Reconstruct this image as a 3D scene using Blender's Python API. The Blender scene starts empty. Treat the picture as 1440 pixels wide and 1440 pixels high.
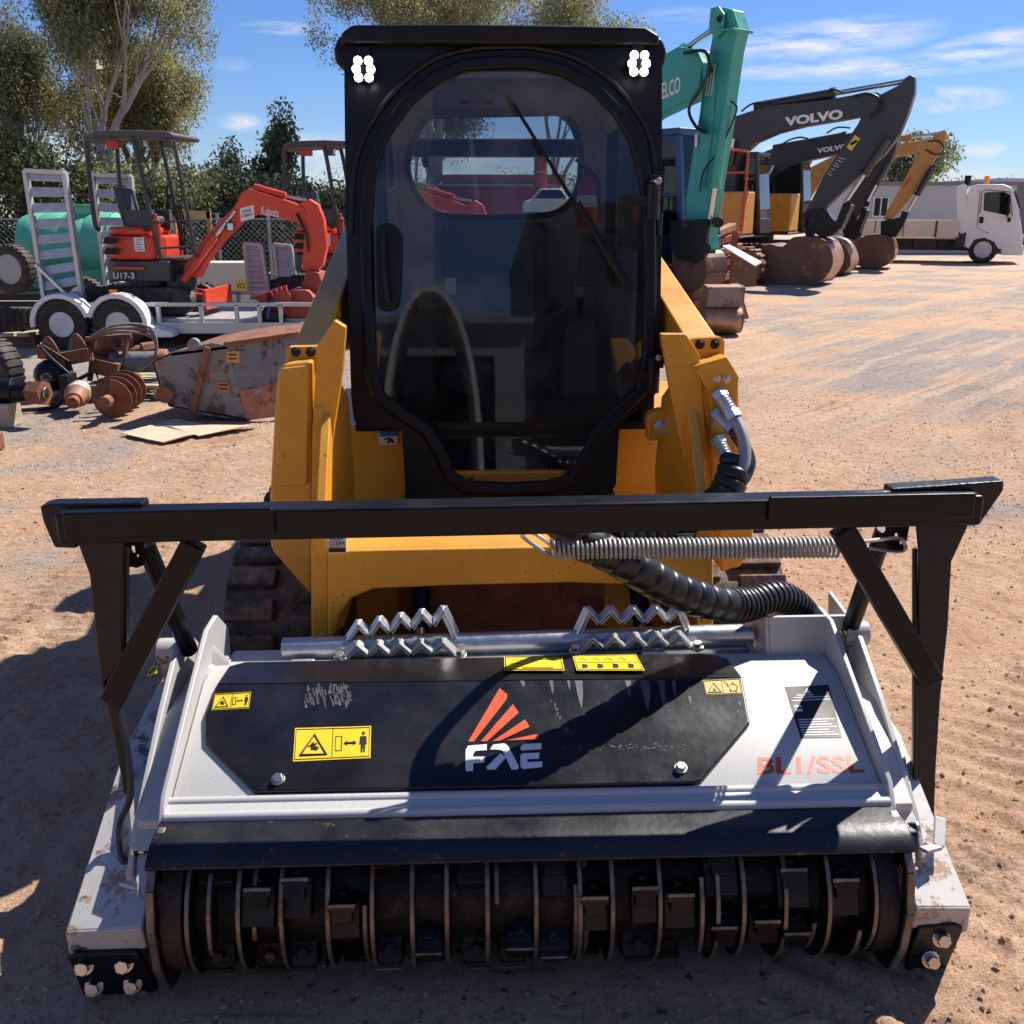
import bpy, bmesh, math, random
import numpy as np
from mathutils import Vector, Matrix, Euler
from mathutils.geometry import tessellate_polygon
random.seed(7); np.random.seed(7)
S = bpy.context.scene
COL = S.collection
R = math.radians

# ---------------------------------------------------------------- camera
F = 1400.0; PITCH = R(17.0); CAMH = 1.7          # pixels of the 1440 px photograph
YAW = R(2.2); MX, MY = 0.01, 1.84               # the parked machine: heading and position
cam = bpy.data.objects.new('camera', bpy.data.cameras.new('camera'))
COL.objects.link(cam); S.camera = cam
cam.location = (0, 0, CAMH); cam.rotation_euler = (R(90) - PITCH, 0, 0)
cam.data.sensor_width = 36; cam.data.lens = 36 * F / 1440
cam.data.clip_start = 0.05; cam.data.clip_end = 3000

def ray(px, py):
    u = (px - 720) / F; v = (720 - py) / F
    return Vector((u, math.cos(PITCH) + v * math.sin(PITCH), -math.sin(PITCH) + v * math.cos(PITCH)))
CA, SA = math.cos(YAW), math.sin(YAW)
def to_machine(p):
    x, y = p[0] - MX, p[1] - MY
    return Vector((x * CA + y * SA, -x * SA + y * CA, p[2]))
def to_world(p):
    return Vector((MX + p[0] * CA - p[1] * SA, MY + p[0] * SA + p[1] * CA, p[2]))
def pj(px, py, y):
    """point of the machine's own frame at depth y seen at a photo pixel (survey helper)"""
    d = ray(px, py); o = to_machine((0, 0, CAMH)); e = to_machine(Vector((0, 0, CAMH)) + d) - o
    return o + e * ((y - o.y) / e.y)
def pplane(px, py, p0, n):
    d = ray(px, py); o = to_machine((0, 0, CAMH)); e = to_machine(Vector((0, 0, CAMH)) + d) - o
    return o + e * ((Vector(p0) - o).dot(n) / e.dot(n))
def pw(px, py, Y):
    d = ray(px, py); return Vector((0, 0, CAMH)) + d * (Y / d.y)
def gnd(px, py):
    d = ray(px, py); return Vector((0, 0, CAMH)) + d * (-CAMH / d.z)

# ---------------------------------------------------------------- materials
MAT = {}
def _n(nt, t, **k):
    n = nt.nodes.new(t)
    for a, b in k.items(): setattr(n, a, b)
    return n
def mat(name, col, rough=.5, metal=0., var=.18, vs=6., bump=0., bs=80., dust=0., dcol=(.42, .27, .17), spots=None, sp_s=9., sp_t=.62,
        coat=0., spec=.5, emit=0., island=0., transl=0.):
    m = bpy.data.materials.new(name); m.use_nodes = True; nt = m.node_tree; L = nt.links.new
    p = nt.nodes['Principled BSDF']
    p.inputs['Roughness'].default_value = rough; p.inputs['Metallic'].default_value = metal
    p.inputs['Coat Weight'].default_value = coat; p.inputs['Specular IOR Level'].default_value = spec
    tc = _n(nt, 'ShaderNodeTexCoord')
    no = _n(nt, 'ShaderNodeTexNoise'); no.inputs['Scale'].default_value = vs; no.inputs['Detail'].default_value = 6; no.inputs['Roughness'].default_value = .65
    L(tc.outputs['Object'], no.inputs['Vector'])
    mr = _n(nt, 'ShaderNodeMapRange'); mr.inputs[1].default_value = .3; mr.inputs[2].default_value = .7
    mr.inputs[3].default_value = 1 - var; mr.inputs[4].default_value = 1 + var
    L(no.outputs['Fac'], mr.inputs[0])
    vm = _n(nt, 'ShaderNodeVectorMath', operation='SCALE'); vm.inputs[0].default_value = col[:3]
    L(mr.outputs[0], vm.inputs['Scale']); out = vm.outputs[0]
    if island:
        ge = _n(nt, 'ShaderNodeNewGeometry')
        hs = _n(nt, 'ShaderNodeHueSaturation')
        m2 = _n(nt, 'ShaderNodeMapRange'); m2.inputs[3].default_value = 1 - island; m2.inputs[4].default_value = 1 + island
        L(ge.outputs['Random Per Island'], m2.inputs[0]); L(m2.outputs[0], hs.inputs['Value'])
        m3 = _n(nt, 'ShaderNodeMapRange'); m3.inputs[3].default_value = .5 - .05 * island; m3.inputs[4].default_value = .5 + .05 * island
        L(ge.outputs['Random Per Island'], m3.inputs[0]); L(m3.outputs[0], hs.inputs['Hue'])
        L(out, hs.inputs['Color']); out = hs.outputs[0]
    def over(fac, c):
        nonlocal out
        mx = _n(nt, 'ShaderNodeMix', data_type='RGBA'); L(fac, mx.inputs[0]); L(out, mx.inputs[6]); mx.inputs[7].default_value = (*c, 1); out = mx.outputs[2]
    if spots:
        for k, c in enumerate(spots):
            n2 = _n(nt, 'ShaderNodeTexNoise'); n2.inputs['Scale'].default_value = sp_s * (1 + k * .8); n2.inputs['Detail'].default_value = 8; n2.inputs['Roughness'].default_value = .7
            mp = _n(nt, 'ShaderNodeMapping'); mp.inputs['Location'].default_value = (3.1 * k + 1, 7.7, 2.3 * k); L(tc.outputs['Object'], mp.inputs[0]); L(mp.outputs[0], n2.inputs['Vector'])
            r2 = _n(nt, 'ShaderNodeMapRange'); r2.inputs[1].default_value = sp_t; r2.inputs[2].default_value = sp_t + .05; L(n2.outputs['Fac'], r2.inputs[0])
            over(r2.outputs[0], c)
    if dust:
        ge = _n(nt, 'ShaderNodeNewGeometry'); sx = _n(nt, 'ShaderNodeSeparateXYZ'); L(ge.outputs['Normal'], sx.inputs[0])
        r3 = _n(nt, 'ShaderNodeMapRange'); r3.inputs[1].default_value = .1; r3.inputs[2].default_value = 1.; r3.inputs[3].default_value = .35; L(sx.outputs['Z'], r3.inputs[0])
        n3 = _n(nt, 'ShaderNodeTexNoise'); n3.inputs['Scale'].default_value = 14; n3.inputs['Detail'].default_value = 8; n3.inputs['Roughness'].default_value = .75; L(tc.outputs['Object'], n3.inputs['Vector'])
        r4 = _n(nt, 'ShaderNodeMapRange'); r4.inputs[1].default_value = .38; r4.inputs[2].default_value = .72; r4.inputs[4].default_value = dust; L(n3.outputs['Fac'], r4.inputs[0])
        mu = _n(nt, 'ShaderNodeMath', operation='MULTIPLY'); L(r3.outputs[0], mu.inputs[0]); L(r4.outputs[0], mu.inputs[1])
        over(mu.outputs[0], dcol)
    L(out, p.inputs['Base Color'])
    rr = _n(nt, 'ShaderNodeMapRange'); rr.inputs[1].default_value = .3; rr.inputs[2].default_value = .7
    rr.inputs[3].default_value = max(.03, rough * .75); rr.inputs[4].default_value = min(1, rough * 1.3)
    L(no.outputs['Fac'], rr.inputs[0]); L(rr.outputs[0], p.inputs['Roughness'])
    if bump:
        nb = _n(nt, 'ShaderNodeTexNoise'); nb.inputs['Scale'].default_value = bs; nb.inputs['Detail'].default_value = 5; L(tc.outputs['Object'], nb.inputs['Vector'])
        b = _n(nt, 'ShaderNodeBump'); b.inputs['Strength'].default_value = bump; b.inputs['Distance'].default_value = .01
        L(nb.outputs['Fac'], b.inputs['Height']); L(b.outputs[0], p.inputs['Normal'])
    if emit:
        p.inputs['Emission Color'].default_value = (*col[:3], 1); p.inputs['Emission Strength'].default_value = emit
    if transl:
        tr = _n(nt, 'ShaderNodeBsdfTranslucent'); L(out, tr.inputs[0]); ms = _n(nt, 'ShaderNodeMixShader'); ms.inputs[0].default_value = transl
        L(p.outputs[0], ms.inputs[1]); L(tr.outputs[0], ms.inputs[2]); L(ms.outputs[0], nt.nodes['Material Output'].inputs[0])
    MAT[name] = m; return m
def glass(name, tint, refl=1.0, dirt=.03):
    m = bpy.data.materials.new(name); m.use_nodes = True; nt = m.node_tree; L = nt.links.new
    nt.nodes.remove(nt.nodes['Principled BSDF'])
    tr = _n(nt, 'ShaderNodeBsdfTransparent'); tr.inputs[0].default_value = (*tint, 1)
    gl = _n(nt, 'ShaderNodeBsdfGlossy'); gl.inputs['Roughness'].default_value = .015; gl.inputs['Color'].default_value = (refl, refl, refl, 1)
    fr = _n(nt, 'ShaderNodeFresnel'); fr.inputs[0].default_value = 1.5
    mx = _n(nt, 'ShaderNodeMixShader'); L(fr.outputs[0], mx.inputs[0]); L(tr.outputs[0], mx.inputs[1]); L(gl.outputs[0], mx.inputs[2])
    di = _n(nt, 'ShaderNodeBsdfDiffuse'); di.inputs[0].default_value = (.55, .5, .45, 1)
    tc = _n(nt, 'ShaderNodeTexCoord'); no = _n(nt, 'ShaderNodeTexNoise'); no.inputs['Scale'].default_value = 7; no.inputs['Detail'].default_value = 9; no.inputs['Roughness'].default_value = .75
    L(tc.outputs['Object'], no.inputs['Vector'])
    r = _n(nt, 'ShaderNodeMapRange'); r.inputs[1].default_value = .4; r.inputs[2].default_value = .75; r.inputs[3].default_value = dirt * .3; r.inputs[4].default_value = dirt * 3; L(no.outputs['Fac'], r.inputs[0])
    m2 = _n(nt, 'ShaderNodeMixShader'); L(r.outputs[0], m2.inputs[0]); L(mx.outputs[0], m2.inputs[1]); L(di.outputs[0], m2.inputs[2])
    L(m2.outputs[0], nt.nodes['Material Output'].inputs[0]); MAT[name] = m
mat('cat_yellow', (.70, .32, .018), .36, var=.12, vs=3, dust=.45, spots=[(.09, .045, .02), (.34, .19, .06)], sp_s=44, sp_t=.628, bump=.04, bs=180)
mat('cab_black', (.0045, .0045, .0062), .40, var=.3, spec=.32)
mat('black_paint', (.0035, .0035, .0055), .36, var=.4, spec=.28, spots=[(.05, .048, .05)], sp_s=26, sp_t=.69, bump=.05, bs=50)
mat('panel_black', (.006, .0065, .010), .26, var=.4, dust=.02, spots=[(.05, .05, .05)], sp_s=34, sp_t=.69, bump=.05, bs=40)
mat('worn_black', (.006, .006, .0085), .42, var=.5, spec=.38, spots=[(.085, .08, .075), (.10, .03, .014)], sp_s=18, sp_t=.65, bump=.3)
mat('lip_black', (.008, .008, .012), .40, var=.5, spec=.45, spots=[(.11, .105, .10), (.16, .05, .025)], sp_s=26, sp_t=.63, bump=.08, bs=60)
mat('silver_paint', (.47, .462, .445), .48, metal=.06, var=.22, vs=420, bump=.06, bs=500, dust=.08, spots=[(.30, .27, .24)], sp_s=14, sp_t=.70)
mat('silver_dirty', (.46, .45, .43), .48, metal=.06, var=.12, vs=14, dust=.35, spots=[(.06, .045, .035), (.30, .17, .10)], sp_s=9, sp_t=.545)
mat('galv', (.56, .57, .58), .34, metal=.8, var=.12, vs=30)
mat('chrome', (.55, .55, .53), .28, metal=1., var=.06)
mat('bolt_steel', (.62, .60, .57), .3, metal=1., var=.1)
mat('steel_edge', (.17, .145, .125), .42, metal=.6, var=.5, vs=30, spots=[(.22, .09, .035)], sp_s=30, sp_t=.55)
mat('rotor_steel', (.009, .008, .008), .5, metal=.3, var=.5, spots=[(.09, .035, .015)], sp_s=12, sp_t=.62, bump=.4)
mat('rotor_drum_end', (.035, .014, .007), .6, var=.5, vs=20, spots=[(.012, .009, .008)], sp_s=16, sp_t=.5, bump=.3)
mat('rotor_tooth', (.014, .013, .013), .34, metal=.6, var=.5, vs=20, spots=[(.14, .06, .025)], sp_s=30, sp_t=.62)
mat('rotor_hub', (.005, .0035, .003), .6, metal=.2, var=.5, vs=25, bump=.6, bs=40, spots=[(.02, .015, .012)], sp_s=24, sp_t=.5)
mat('rubber', (.015, .015, .015), .72, var=.3, dust=.55, bump=.3, bs=50)
mat('track_rubber', (.020, .019, .019), .75, var=.3, dust=.9, dcol=(.45, .28, .18), bump=.35, bs=40)
mat('hose', (.006, .006, .007), .36, var=.3, dust=.03, spots=[(.09, .08, .07)], sp_s=40, sp_t=.7)
mat('decal_yellow', (.80, .56, .02), .42, var=.06); mat('decal_black', (.008, .008, .008), .5, var=.1)
mat('decal_white', (.75, .75, .73), .45, var=.06); mat('decal_orange', (.62, .075, .012), .45, var=.06); mat('decal_blue', (.03, .12, .5), .45)
mat('decal_dim_yellow', (.55, .40, .05), .5, var=.1)
mat('scuff', (.085, .085, .09), .6, var=.4, vs=60)
mat('trim_grey', (.42, .40, .37), .8, var=.1); mat('seat_fabric', (.05, .052, .056), .8, var=.2, bump=.2); mat('console', (.06, .062, .066), .6)
mat('knob_grey', (.35, .35, .35), .5); mat('red_paint', (.52, .02, .012), .4, dust=.12, var=.12); mat('red_dirty', (.34, .035, .02), .55, dust=.5, var=.25, spots=[(.12, .04, .02)], sp_s=9)
mat('kubota_red', (.66, .052, .016), .36, dust=.14, var=.10)
mat('dark_grey_paint', (.035, .036, .04), .45, dust=.2, var=.2); mat('roof_grey', (.06, .062, .066), .6, dust=.2)
mat('alloy', (.52, .52, .51), .45, metal=.55, var=.15, vs=10, dust=.15); mat('guard_white', (.74, .74, .73), .35, var=.05, dust=.1)
mat('tyre', (.016, .016, .016), .8, dust=.4, bump=.2); mat('rim_white', (.6, .6, .6), .4, dust=.2)
mat('tank_green', (.10, .45, .29), .45, var=.06, dust=.1)
mat('rust', (.20, .075, .035), .75, var=.4, vs=9, bump=.3, dust=.35, spots=[(.09, .035, .02)], sp_s=7, sp_t=.55)
mat('rust_grey', (.17, .19, .20), .6, metal=.2, var=.25, vs=5, bump=.2, spots=[(.27, .095, .035), (.07, .045, .035)], sp_s=5, sp_t=.55, dust=.3)
mat('rust_bright', (.36, .15, .065), .65, var=.35, vs=7, bump=.2, spots=[(.15, .06, .03), (.30, .28, .26)], sp_s=8, sp_t=.58, dust=.3)
mat('bucket_brown', (.115, .062, .045), .5, metal=.3, var=.35, vs=5, dust=.3, bump=.2, spots=[(.30, .15, .08)], sp_s=4, sp_t=.58)
mat('bucket_worn', (.42, .24, .14), .45, metal=.4, var=.3, vs=5, dust=.3)  # pale worn steel; also paints sunlight onto the right ends of far buckets
mat('timber', (.42, .34, .23), .8, var=.25, vs=12, bump=.2); mat('cardboard', (.50, .40, .28), .85, var=.15, vs=5, spots=[(.33, .25, .17)], sp_s=8)
mat('teal', (.035, .34, .27), .38, var=.12, dust=.12, spots=[(.05, .10, .09)], sp_s=12, sp_t=.68)
mat('volvo_grey', (.030, .031, .036), .38, var=.2, dust=.12); mat('volvo_orange', (.62, .25, .035), .42, dust=.15); mat('yellow_orange', (.66, .33, .03), .42, dust=.15)
mat('old_orange', (.52, .27, .07), .45, var=.18, dust=.2, spots=[(.16, .09, .04)], sp_s=8, sp_t=.66)
mat('rail_red', (.62, .09, .035), .45); mat('blue_frame', (.02, .07, .16), .4)
mat('truck_white', (.74, .75, .74), .32, var=.04, dust=.08); mat('truck_cream', (.62, .58, .48), .5, var=.08, dust=.2); mat('truck_black', (.014, .014, .015), .6, dust=.3)
mat('shed_grey', (.40, .42, .45), .55, var=.06, vs=2); mat('shed_dark', (.16, .17, .19), .55, var=.06, vs=2); mat('shed_white', (.7, .7, .7), .5)
mat('container_red', (.33, .045, .03), .55, var=.2, vs=2, dust=.2); mat('container_rust', (.36, .11, .06), .6, var=.2, vs=2)
mat('galv_dull', (.34, .34, .33), .55, metal=.4, var=.15)
mat('bark', (.22, .18, .15), .85, var=.35, vs=5, bump=.4, bs=20); mat('bark_pale', (.42, .37, .32), .8, var=.3, vs=4, bump=.3, bs=20)
mat('led', (1, .98, .95), .3, emit=7); mat('led_rim', (.7, .7, .7), .2, metal=.9)
mat('amber', (.8, .2, .01), .3, emit=.1); mat('lamp_lens', (.75, .75, .72), .15)
glass('cab_glass', (.82, .84, .86), .85, .014); glass('dark_glass', (.20, .23, .26), 1., .02); glass('clear_glass', (.75, .78, .8), 1., .008)
mat('skin_reflect', (.5, .5, .5))
MAT.pop('skin_reflect')
# ---------------------------------------------------------------- mesh builder
OFS = {}
class B:
    def __init__(s, m='cab_black'): s.v = []; s.f = []; s.mi = []; s.mats = []; s.m(m)
    def m(s, name):
        if name not in s.mats: s.mats.append(name)
        s.cur = s.mats.index(name); return s
    def add(s, vs, fs):
        o = len(s.v); s.v += [Vector(p) for p in vs]
        for f in fs: s.f.append([i + o for i in f]); s.mi.append(s.cur)
        return s
    def box(s, c, d, rot=None, taper=None):
        M = (rot if isinstance(rot, Matrix) else Euler(rot).to_matrix()) if rot else Matrix.Identity(3)
        c = Vector(c); vs = []
        for z in (-.5, .5):
            k = taper if (taper and z > 0) else 1
            for x, y in ((-.5, -.5), (.5, -.5), (.5, .5), (-.5, .5)): vs.append(c + M @ Vector((x * d[0] * k, y * d[1] * k, z * d[2])))
        return s.add(vs, [(3, 2, 1, 0), (4, 5, 6, 7), (0, 1, 5, 4), (1, 2, 6, 5), (2, 3, 7, 6), (3, 0, 4, 7)])
    def bx(s, x0, x1, y0, y1, z0, z1): return s.box(((x0 + x1) / 2, (y0 + y1) / 2, (z0 + z1) / 2), (abs(x1 - x0), abs(y1 - y0), abs(z1 - z0)))
    def beam(s, a, b, w, h, up=(0, 0, 1), w2=None, h2=None):
        a = Vector(a); b = Vector(b); d = (b - a).normalized(); up = Vector(up)
        sd = d.cross(up)
        if sd.length < 1e-4: sd = d.cross(Vector((0, 1, 0)))
        sd.normalize(); u = sd.cross(d); w2 = w2 or w; h2 = h2 or h; vs = []
        for p, ww, hh in ((a, w, h), (b, w2, h2)):
            for i, j in ((-.5, -.5), (.5, -.5), (.5, .5), (-.5, .5)): vs.append(p + sd * i * ww + u * j * hh)
        return s.add(vs, [(3, 2, 1, 0), (4, 5, 6, 7), (0, 1, 5, 4), (1, 2, 6, 5), (2, 3, 7, 6), (3, 0, 4, 7)])
    def tube(s, pts, r, seg=10, caps=True, smooth=0):
        pts = [Vector(p) for p in pts]
        if smooth: 
            rr = r if isinstance(r, (list, tuple)) else None
            pts = spline(pts, smooth)
            if rr: r = [rr[0] + (rr[-1] - rr[0]) * i / (len(pts) - 1) for i in range(len(pts))]
        n = len(pts); rs = r if isinstance(r, (list, tuple)) else [r] * n
        t0 = (pts[1] - pts[0]).normalized(); nn = t0.orthogonal().normalized(); vs = []; fs = []
        for i, p in enumerate(pts):
            t = ((pts[min(i + 1, n - 1)] - pts[max(i - 1, 0)])).normalized()
            nn = (nn - t * nn.dot(t)); nn = nn.normalized() if nn.length > 1e-6 else t.orthogonal().normalized()
            bb = t.cross(nn)
            for k in range(seg):
                a = 2 * math.pi * k / seg; vs.append(p + (nn * math.cos(a) + bb * math.sin(a)) * rs[i])
        for i in range(n - 1):
            for k in range(seg):
                k2 = (k + 1) % seg; fs.append((i * seg + k, i * seg + k2, (i + 1) * seg + k2, (i + 1) * seg + k))
        if caps: fs.append(tuple(range(seg - 1, -1, -1))); fs.append(tuple((n - 1) * seg + k for k in range(seg)))
        return s.add(vs, fs)
    def cyl(s, a, b, r, r2=None, seg=20): return s.tube([a, b], [r, r if r2 is None else r2], seg)
    def lathe(s, prof, o, axis=(0, 0, 1), seg=24, mats=None, caps=True):
        o = Vector(o); ax = Vector(axis).normalized(); e1 = ax.orthogonal().normalized(); e2 = ax.cross(e1); n = len(prof); vs = []
        for r, h in prof:
            for k in range(seg):
                a = 2 * math.pi * k / seg; vs.append(o + ax * h + (e1 * math.cos(a) + e2 * math.sin(a)) * r)
        base = len(s.v); s.v += vs
        for i in range(n - 1):
            if mats: s.m(mats[i])
            for k in range(seg):
                k2 = (k + 1) % seg; s.f.append([base + q for q in (i * seg + k, i * seg + k2, (i + 1) * seg + k2, (i + 1) * seg + k)]); s.mi.append(s.cur)
        for i, rev in ((0, 1), (n - 1, 0)):
            if caps and prof[i][0] > 1e-5:
                f = [base + i * seg + k for k in range(seg)]; s.f.append(f[::-1] if rev else f); s.mi.append(s.cur)
        return s
    def plate(s, outer, holes, fn, t0, t1):
        """flat plate: 2-D outline (and holes) mapped by fn(u, v, t) between t0 and t1"""
        loops = [outer] + list(holes or []); flat = [p for l in loops for p in l]; n = len(flat)
        if len(loops) == 1: tri = [tuple(range(n))]
        elif len(loops) == 2 and len(loops[0]) == len(loops[1]): m_ = len(outer); tri = [(i, (i + 1) % m_, m_ + (i + 1) % m_, m_ + i) for i in range(m_)]
        else: tri = tessellate_polygon([[Vector((p[0], p[1], 0)) for p in l] for l in loops])
        vs = [fn(p[0], p[1], t0) for p in flat] + [fn(p[0], p[1], t1) for p in flat]
        fs = [tuple(t) for t in tri] + [tuple(i + n for i in reversed(t)) for t in tri]; o = 0
        for l in loops:
            k = len(l)
            for i in range(k): a, b = o + i, o + (i + 1) % k; fs.append((a, b, b + n, a + n))
            o += k
        return s.add(vs, fs)
    def prism(s, pts, vec):
        pts = [Vector(p) for p in pts]; vec = Vector(vec); n = len(pts)
        return s.add(pts + [p + vec for p in pts], [tuple(range(n)), tuple(range(2 * n - 1, n - 1, -1))] + [(i, i + n, (i + 1) % n + n, (i + 1) % n) for i in range(n)])
    def ball(s, c, r, sc=(1, 1, 1), seg=14, rings=8):
        c = Vector(c); vs = [c + Vector((0, 0, r * sc[2]))]; fs = []
        for i in range(1, rings):
            th = math.pi * i / rings
            for k in range(seg):
                a = 2 * math.pi * k / seg; vs.append(c + Vector((r * sc[0] * math.sin(th) * math.cos(a), r * sc[1] * math.sin(th) * math.sin(a), r * sc[2] * math.cos(th))))
        vs.append(c - Vector((0, 0, r * sc[2]))); e = len(vs) - 1
        for k in range(seg):
            k2 = (k + 1) % seg; fs.append((0, 1 + k, 1 + k2)); fs.append((e, e - seg + k2, e - seg + k))
            for i in range(rings - 2): a = 1 + i * seg; fs.append((a + k, a + seg + k, a + seg + k2, a + k2))
        return s.add(vs, fs)
    def bolt(s, p, n, r=.012, h=.01):
        p = Vector(p); n = Vector(n).normalized(); s.tube([p, p + n * h * .3], r * 1.35, 14); return s.tube([p + n * h * .3, p + n * h], r, 6)
    def text(s, t, quad, lift=.002, bold=0., ext=0.):
        """lettering filling a 3-D quad (bottom-left, bottom-right, top-right, top-left)"""
        cu = bpy.data.curves.new('t', 'FONT'); cu.body = t; cu.offset = bold; cu.fill_mode = 'FRONT'; cu.resolution_u = 3
        ob = bpy.data.objects.new('t', cu); COL.objects.link(ob); dg = bpy.context.evaluated_depsgraph_get()
        me = bpy.data.meshes.new_from_object(ob.evaluated_get(dg)); vs = [v.co.copy() for v in me.vertices]; fs = [tuple(p.vertices) for p in me.polygons]
        bpy.data.objects.remove(ob); bpy.data.curves.remove(cu); bpy.data.meshes.remove(me)
        x0 = min(v.x for v in vs); x1 = max(v.x for v in vs); y0 = min(v.y for v in vs); y1 = max(v.y for v in vs)
        q = [Vector(p) for p in quad]; n = (q[1] - q[0]).cross(q[3] - q[0]).normalized()
        def mp(v):
            a = (v.x - x0) / (x1 - x0); b = (v.y - y0) / (y1 - y0)
            return q[0] * (1 - a) * (1 - b) + q[1] * a * (1 - b) + q[2] * a * b + q[3] * (1 - a) * b + n * lift
        return s.add([mp(v) for v in vs], fs)
    def mesh(s, name, ofs, smooth=38):
        me = bpy.data.meshes.new(name); ofs = Vector(ofs)
        me.from_pydata([tuple(v - ofs) for v in s.v], [], s.f)
        for mn in s.mats: me.materials.append(MAT[mn])
        me.polygons.foreach_set('material_index', s.mi)
        bm = bmesh.new(); bm.from_mesh(me); bmesh.ops.recalc_face_normals(bm, faces=bm.faces); bm.to_mesh(me); bm.free()
        me.polygons.foreach_set('use_smooth', [True] * len(me.polygons)); me.set_sharp_from_angle(angle=R(smooth)); me.update()
        return me
    def build(s, name, parent=None, bevel=0., label=None, ofs=None, smooth=38, seg=2):
        root = parent
        while root is not None and root.parent is not None: root = root.parent
        if ofs is None: ofs = OFS.get(root.name, (0, 0, 0)) if root else (0, 0, 0)
        ob = bpy.data.objects.new(name, s.mesh(name, ofs, smooth)); COL.objects.link(ob); ob.parent = parent
        if bevel:
            bv = ob.modifiers.new('bevel', 'BEVEL'); bv.width = bevel; bv.segments = seg; bv.limit_method = 'ANGLE'; bv.angle_limit = R(32); bv.harden_normals = True
        if label: ob['label'] = label
        return ob
def spline(pts, k):
    out = []; n = len(pts)
    for i in range(n - 1):
        p0, p1, p2, p3 = pts[max(i - 1, 0)], pts[i], pts[i + 1], pts[min(i + 2, n - 1)]
        for j in range(k):
            t = j / k
            out.append(.5 * ((2 * p1) + (p2 - p0) * t + (2 * p0 - 5 * p1 + 4 * p2 - p3) * t * t + (3 * p1 - p0 - 3 * p2 + p3) * t ** 3))
    out.append(pts[-1]); return out
def tag(o, label=None, cat=None, group=None, kind=None):
    for k, v in (('label', label), ('category', cat), ('group', group), ('kind', kind)):
        if v: o[k] = v
    return o
def thing(name, label, cat, loc=(0, 0, 0), machine=False, rotz=0., group=None):
    o = bpy.data.objects.new(name, None); COL.objects.link(o); o.empty_display_size = .2
    OFS[o.name] = Vector(loc)
    o.location = to_world(loc) if machine else Vector(loc)
    o.rotation_euler = (0, 0, YAW if machine else rotz)
    return tag(o, label, cat, group)
def solo(b, name, label, cat, loc, machine=False, bevel=0., group=None, kind=None, smooth=38):
    o = b.build(name, None, bevel, ofs=loc, smooth=smooth); o.location = to_world(loc) if machine else Vector(loc)
    o.rotation_euler = (0, 0, YAW if machine else 0); return tag(o, label, cat, group, kind)
def dup(root, loc, rotz, label=None, group=None, scale=1.):
    def cp(o, par):
        c = o.copy(); COL.objects.link(c); c.parent = par
        for ch in list(o.children): cp(ch, c)
        return c
    r = cp(root, None); r.location = loc; r.rotation_euler = (0, 0, rotz); r.scale = (scale,) * 3
    if label: r['label'] = label
    if group: r['group'] = group
    return r
def offset(poly, d):
    n = len(poly); out = []; ar = sum(poly[i][0] * poly[(i + 1) % n][1] - poly[(i + 1) % n][0] * poly[i][1] for i in range(n)); sg = 1 if ar > 0 else -1
    for i in range(n):
        a, b, c = Vector(poly[i - 1]), Vector(poly[i]), Vector(poly[(i + 1) % n]); t = ((b - a).normalized() + (c - b).normalized()).normalized()
        out.append((b.x + t.y * d * sg, b.y - t.x * d * sg))
    return out
def smooth2(poly, k=3):
    p = [Vector((a, b, 0)) for a, b in poly]; n = len(p); out = []
    for i in range(n):
        p0, p1, p2, p3 = p[i - 1], p[i], p[(i + 1) % n], p[(i + 2) % n]
        for j in range(k):
            t = j / k; q = .5 * ((2 * p1) + (p2 - p0) * t + (2 * p0 - 5 * p1 + 4 * p2 - p3) * t * t + (3 * p1 - p0 - 3 * p2 + p3) * t ** 3); out.append((q.x, q.y))
    return out
def wheel(parent, c, r, w, axis=(0, 1, 0), rim='rim_white', name='wheel', rr=.62):
    """tyre and dished rim as one wheel part with two sub-parts"""
    ax = Vector(axis).normalized(); c = Vector(c)
    t = B('tyre').lathe([(r * rr, -w * .42), (r * .85, -w * .5), (r * .96, -w * .42), (r, -w * .2), (r, w * .2), (r * .96, w * .42), (r * .85, w * .5), (r * rr, w * .42), (r * rr, -w * .42)], c, ax, 28, caps=False)
    for k in range(28):
        a = 2 * math.pi * k / 28; e1 = ax.orthogonal().normalized(); e2 = ax.cross(e1); d = e1 * math.cos(a) + e2 * math.sin(a)
        t.beam(c + d * r * .995 - ax * w * .4, c + d * r * .995 + ax * w * .4, r * .12, r * .05, up=d)
    ty = t.build(name, parent)
    b = B(rim); b.lathe([(r * rr * 1.0, -w * .40), (r * rr * .9, -w * .42), (r * rr * .78, -w * .10), (r * rr * .5, -w * .20), (r * .22, -w * .24), (r * .12, -w * .36), (0, -w * .36)], c, ax, 24)
    b.lathe([(r * rr * 1.0, w * .40), (r * rr * .9, w * .42), (r * rr * .8, w * .15), (0, w * .15)], c, ax, 24)
    e1 = ax.orthogonal().normalized(); e2 = ax.cross(e1)
    b.m('truck_black')
    for k in range(8):
        a = 2 * math.pi * k / 8; d = e1 * math.cos(a) + e2 * math.sin(a); q = c + d * r * rr * .58
        b.tube([q - ax * w * .12, q - ax * w * .205], r * .075, 8)
    b.build('rim', ty); return ty
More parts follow.
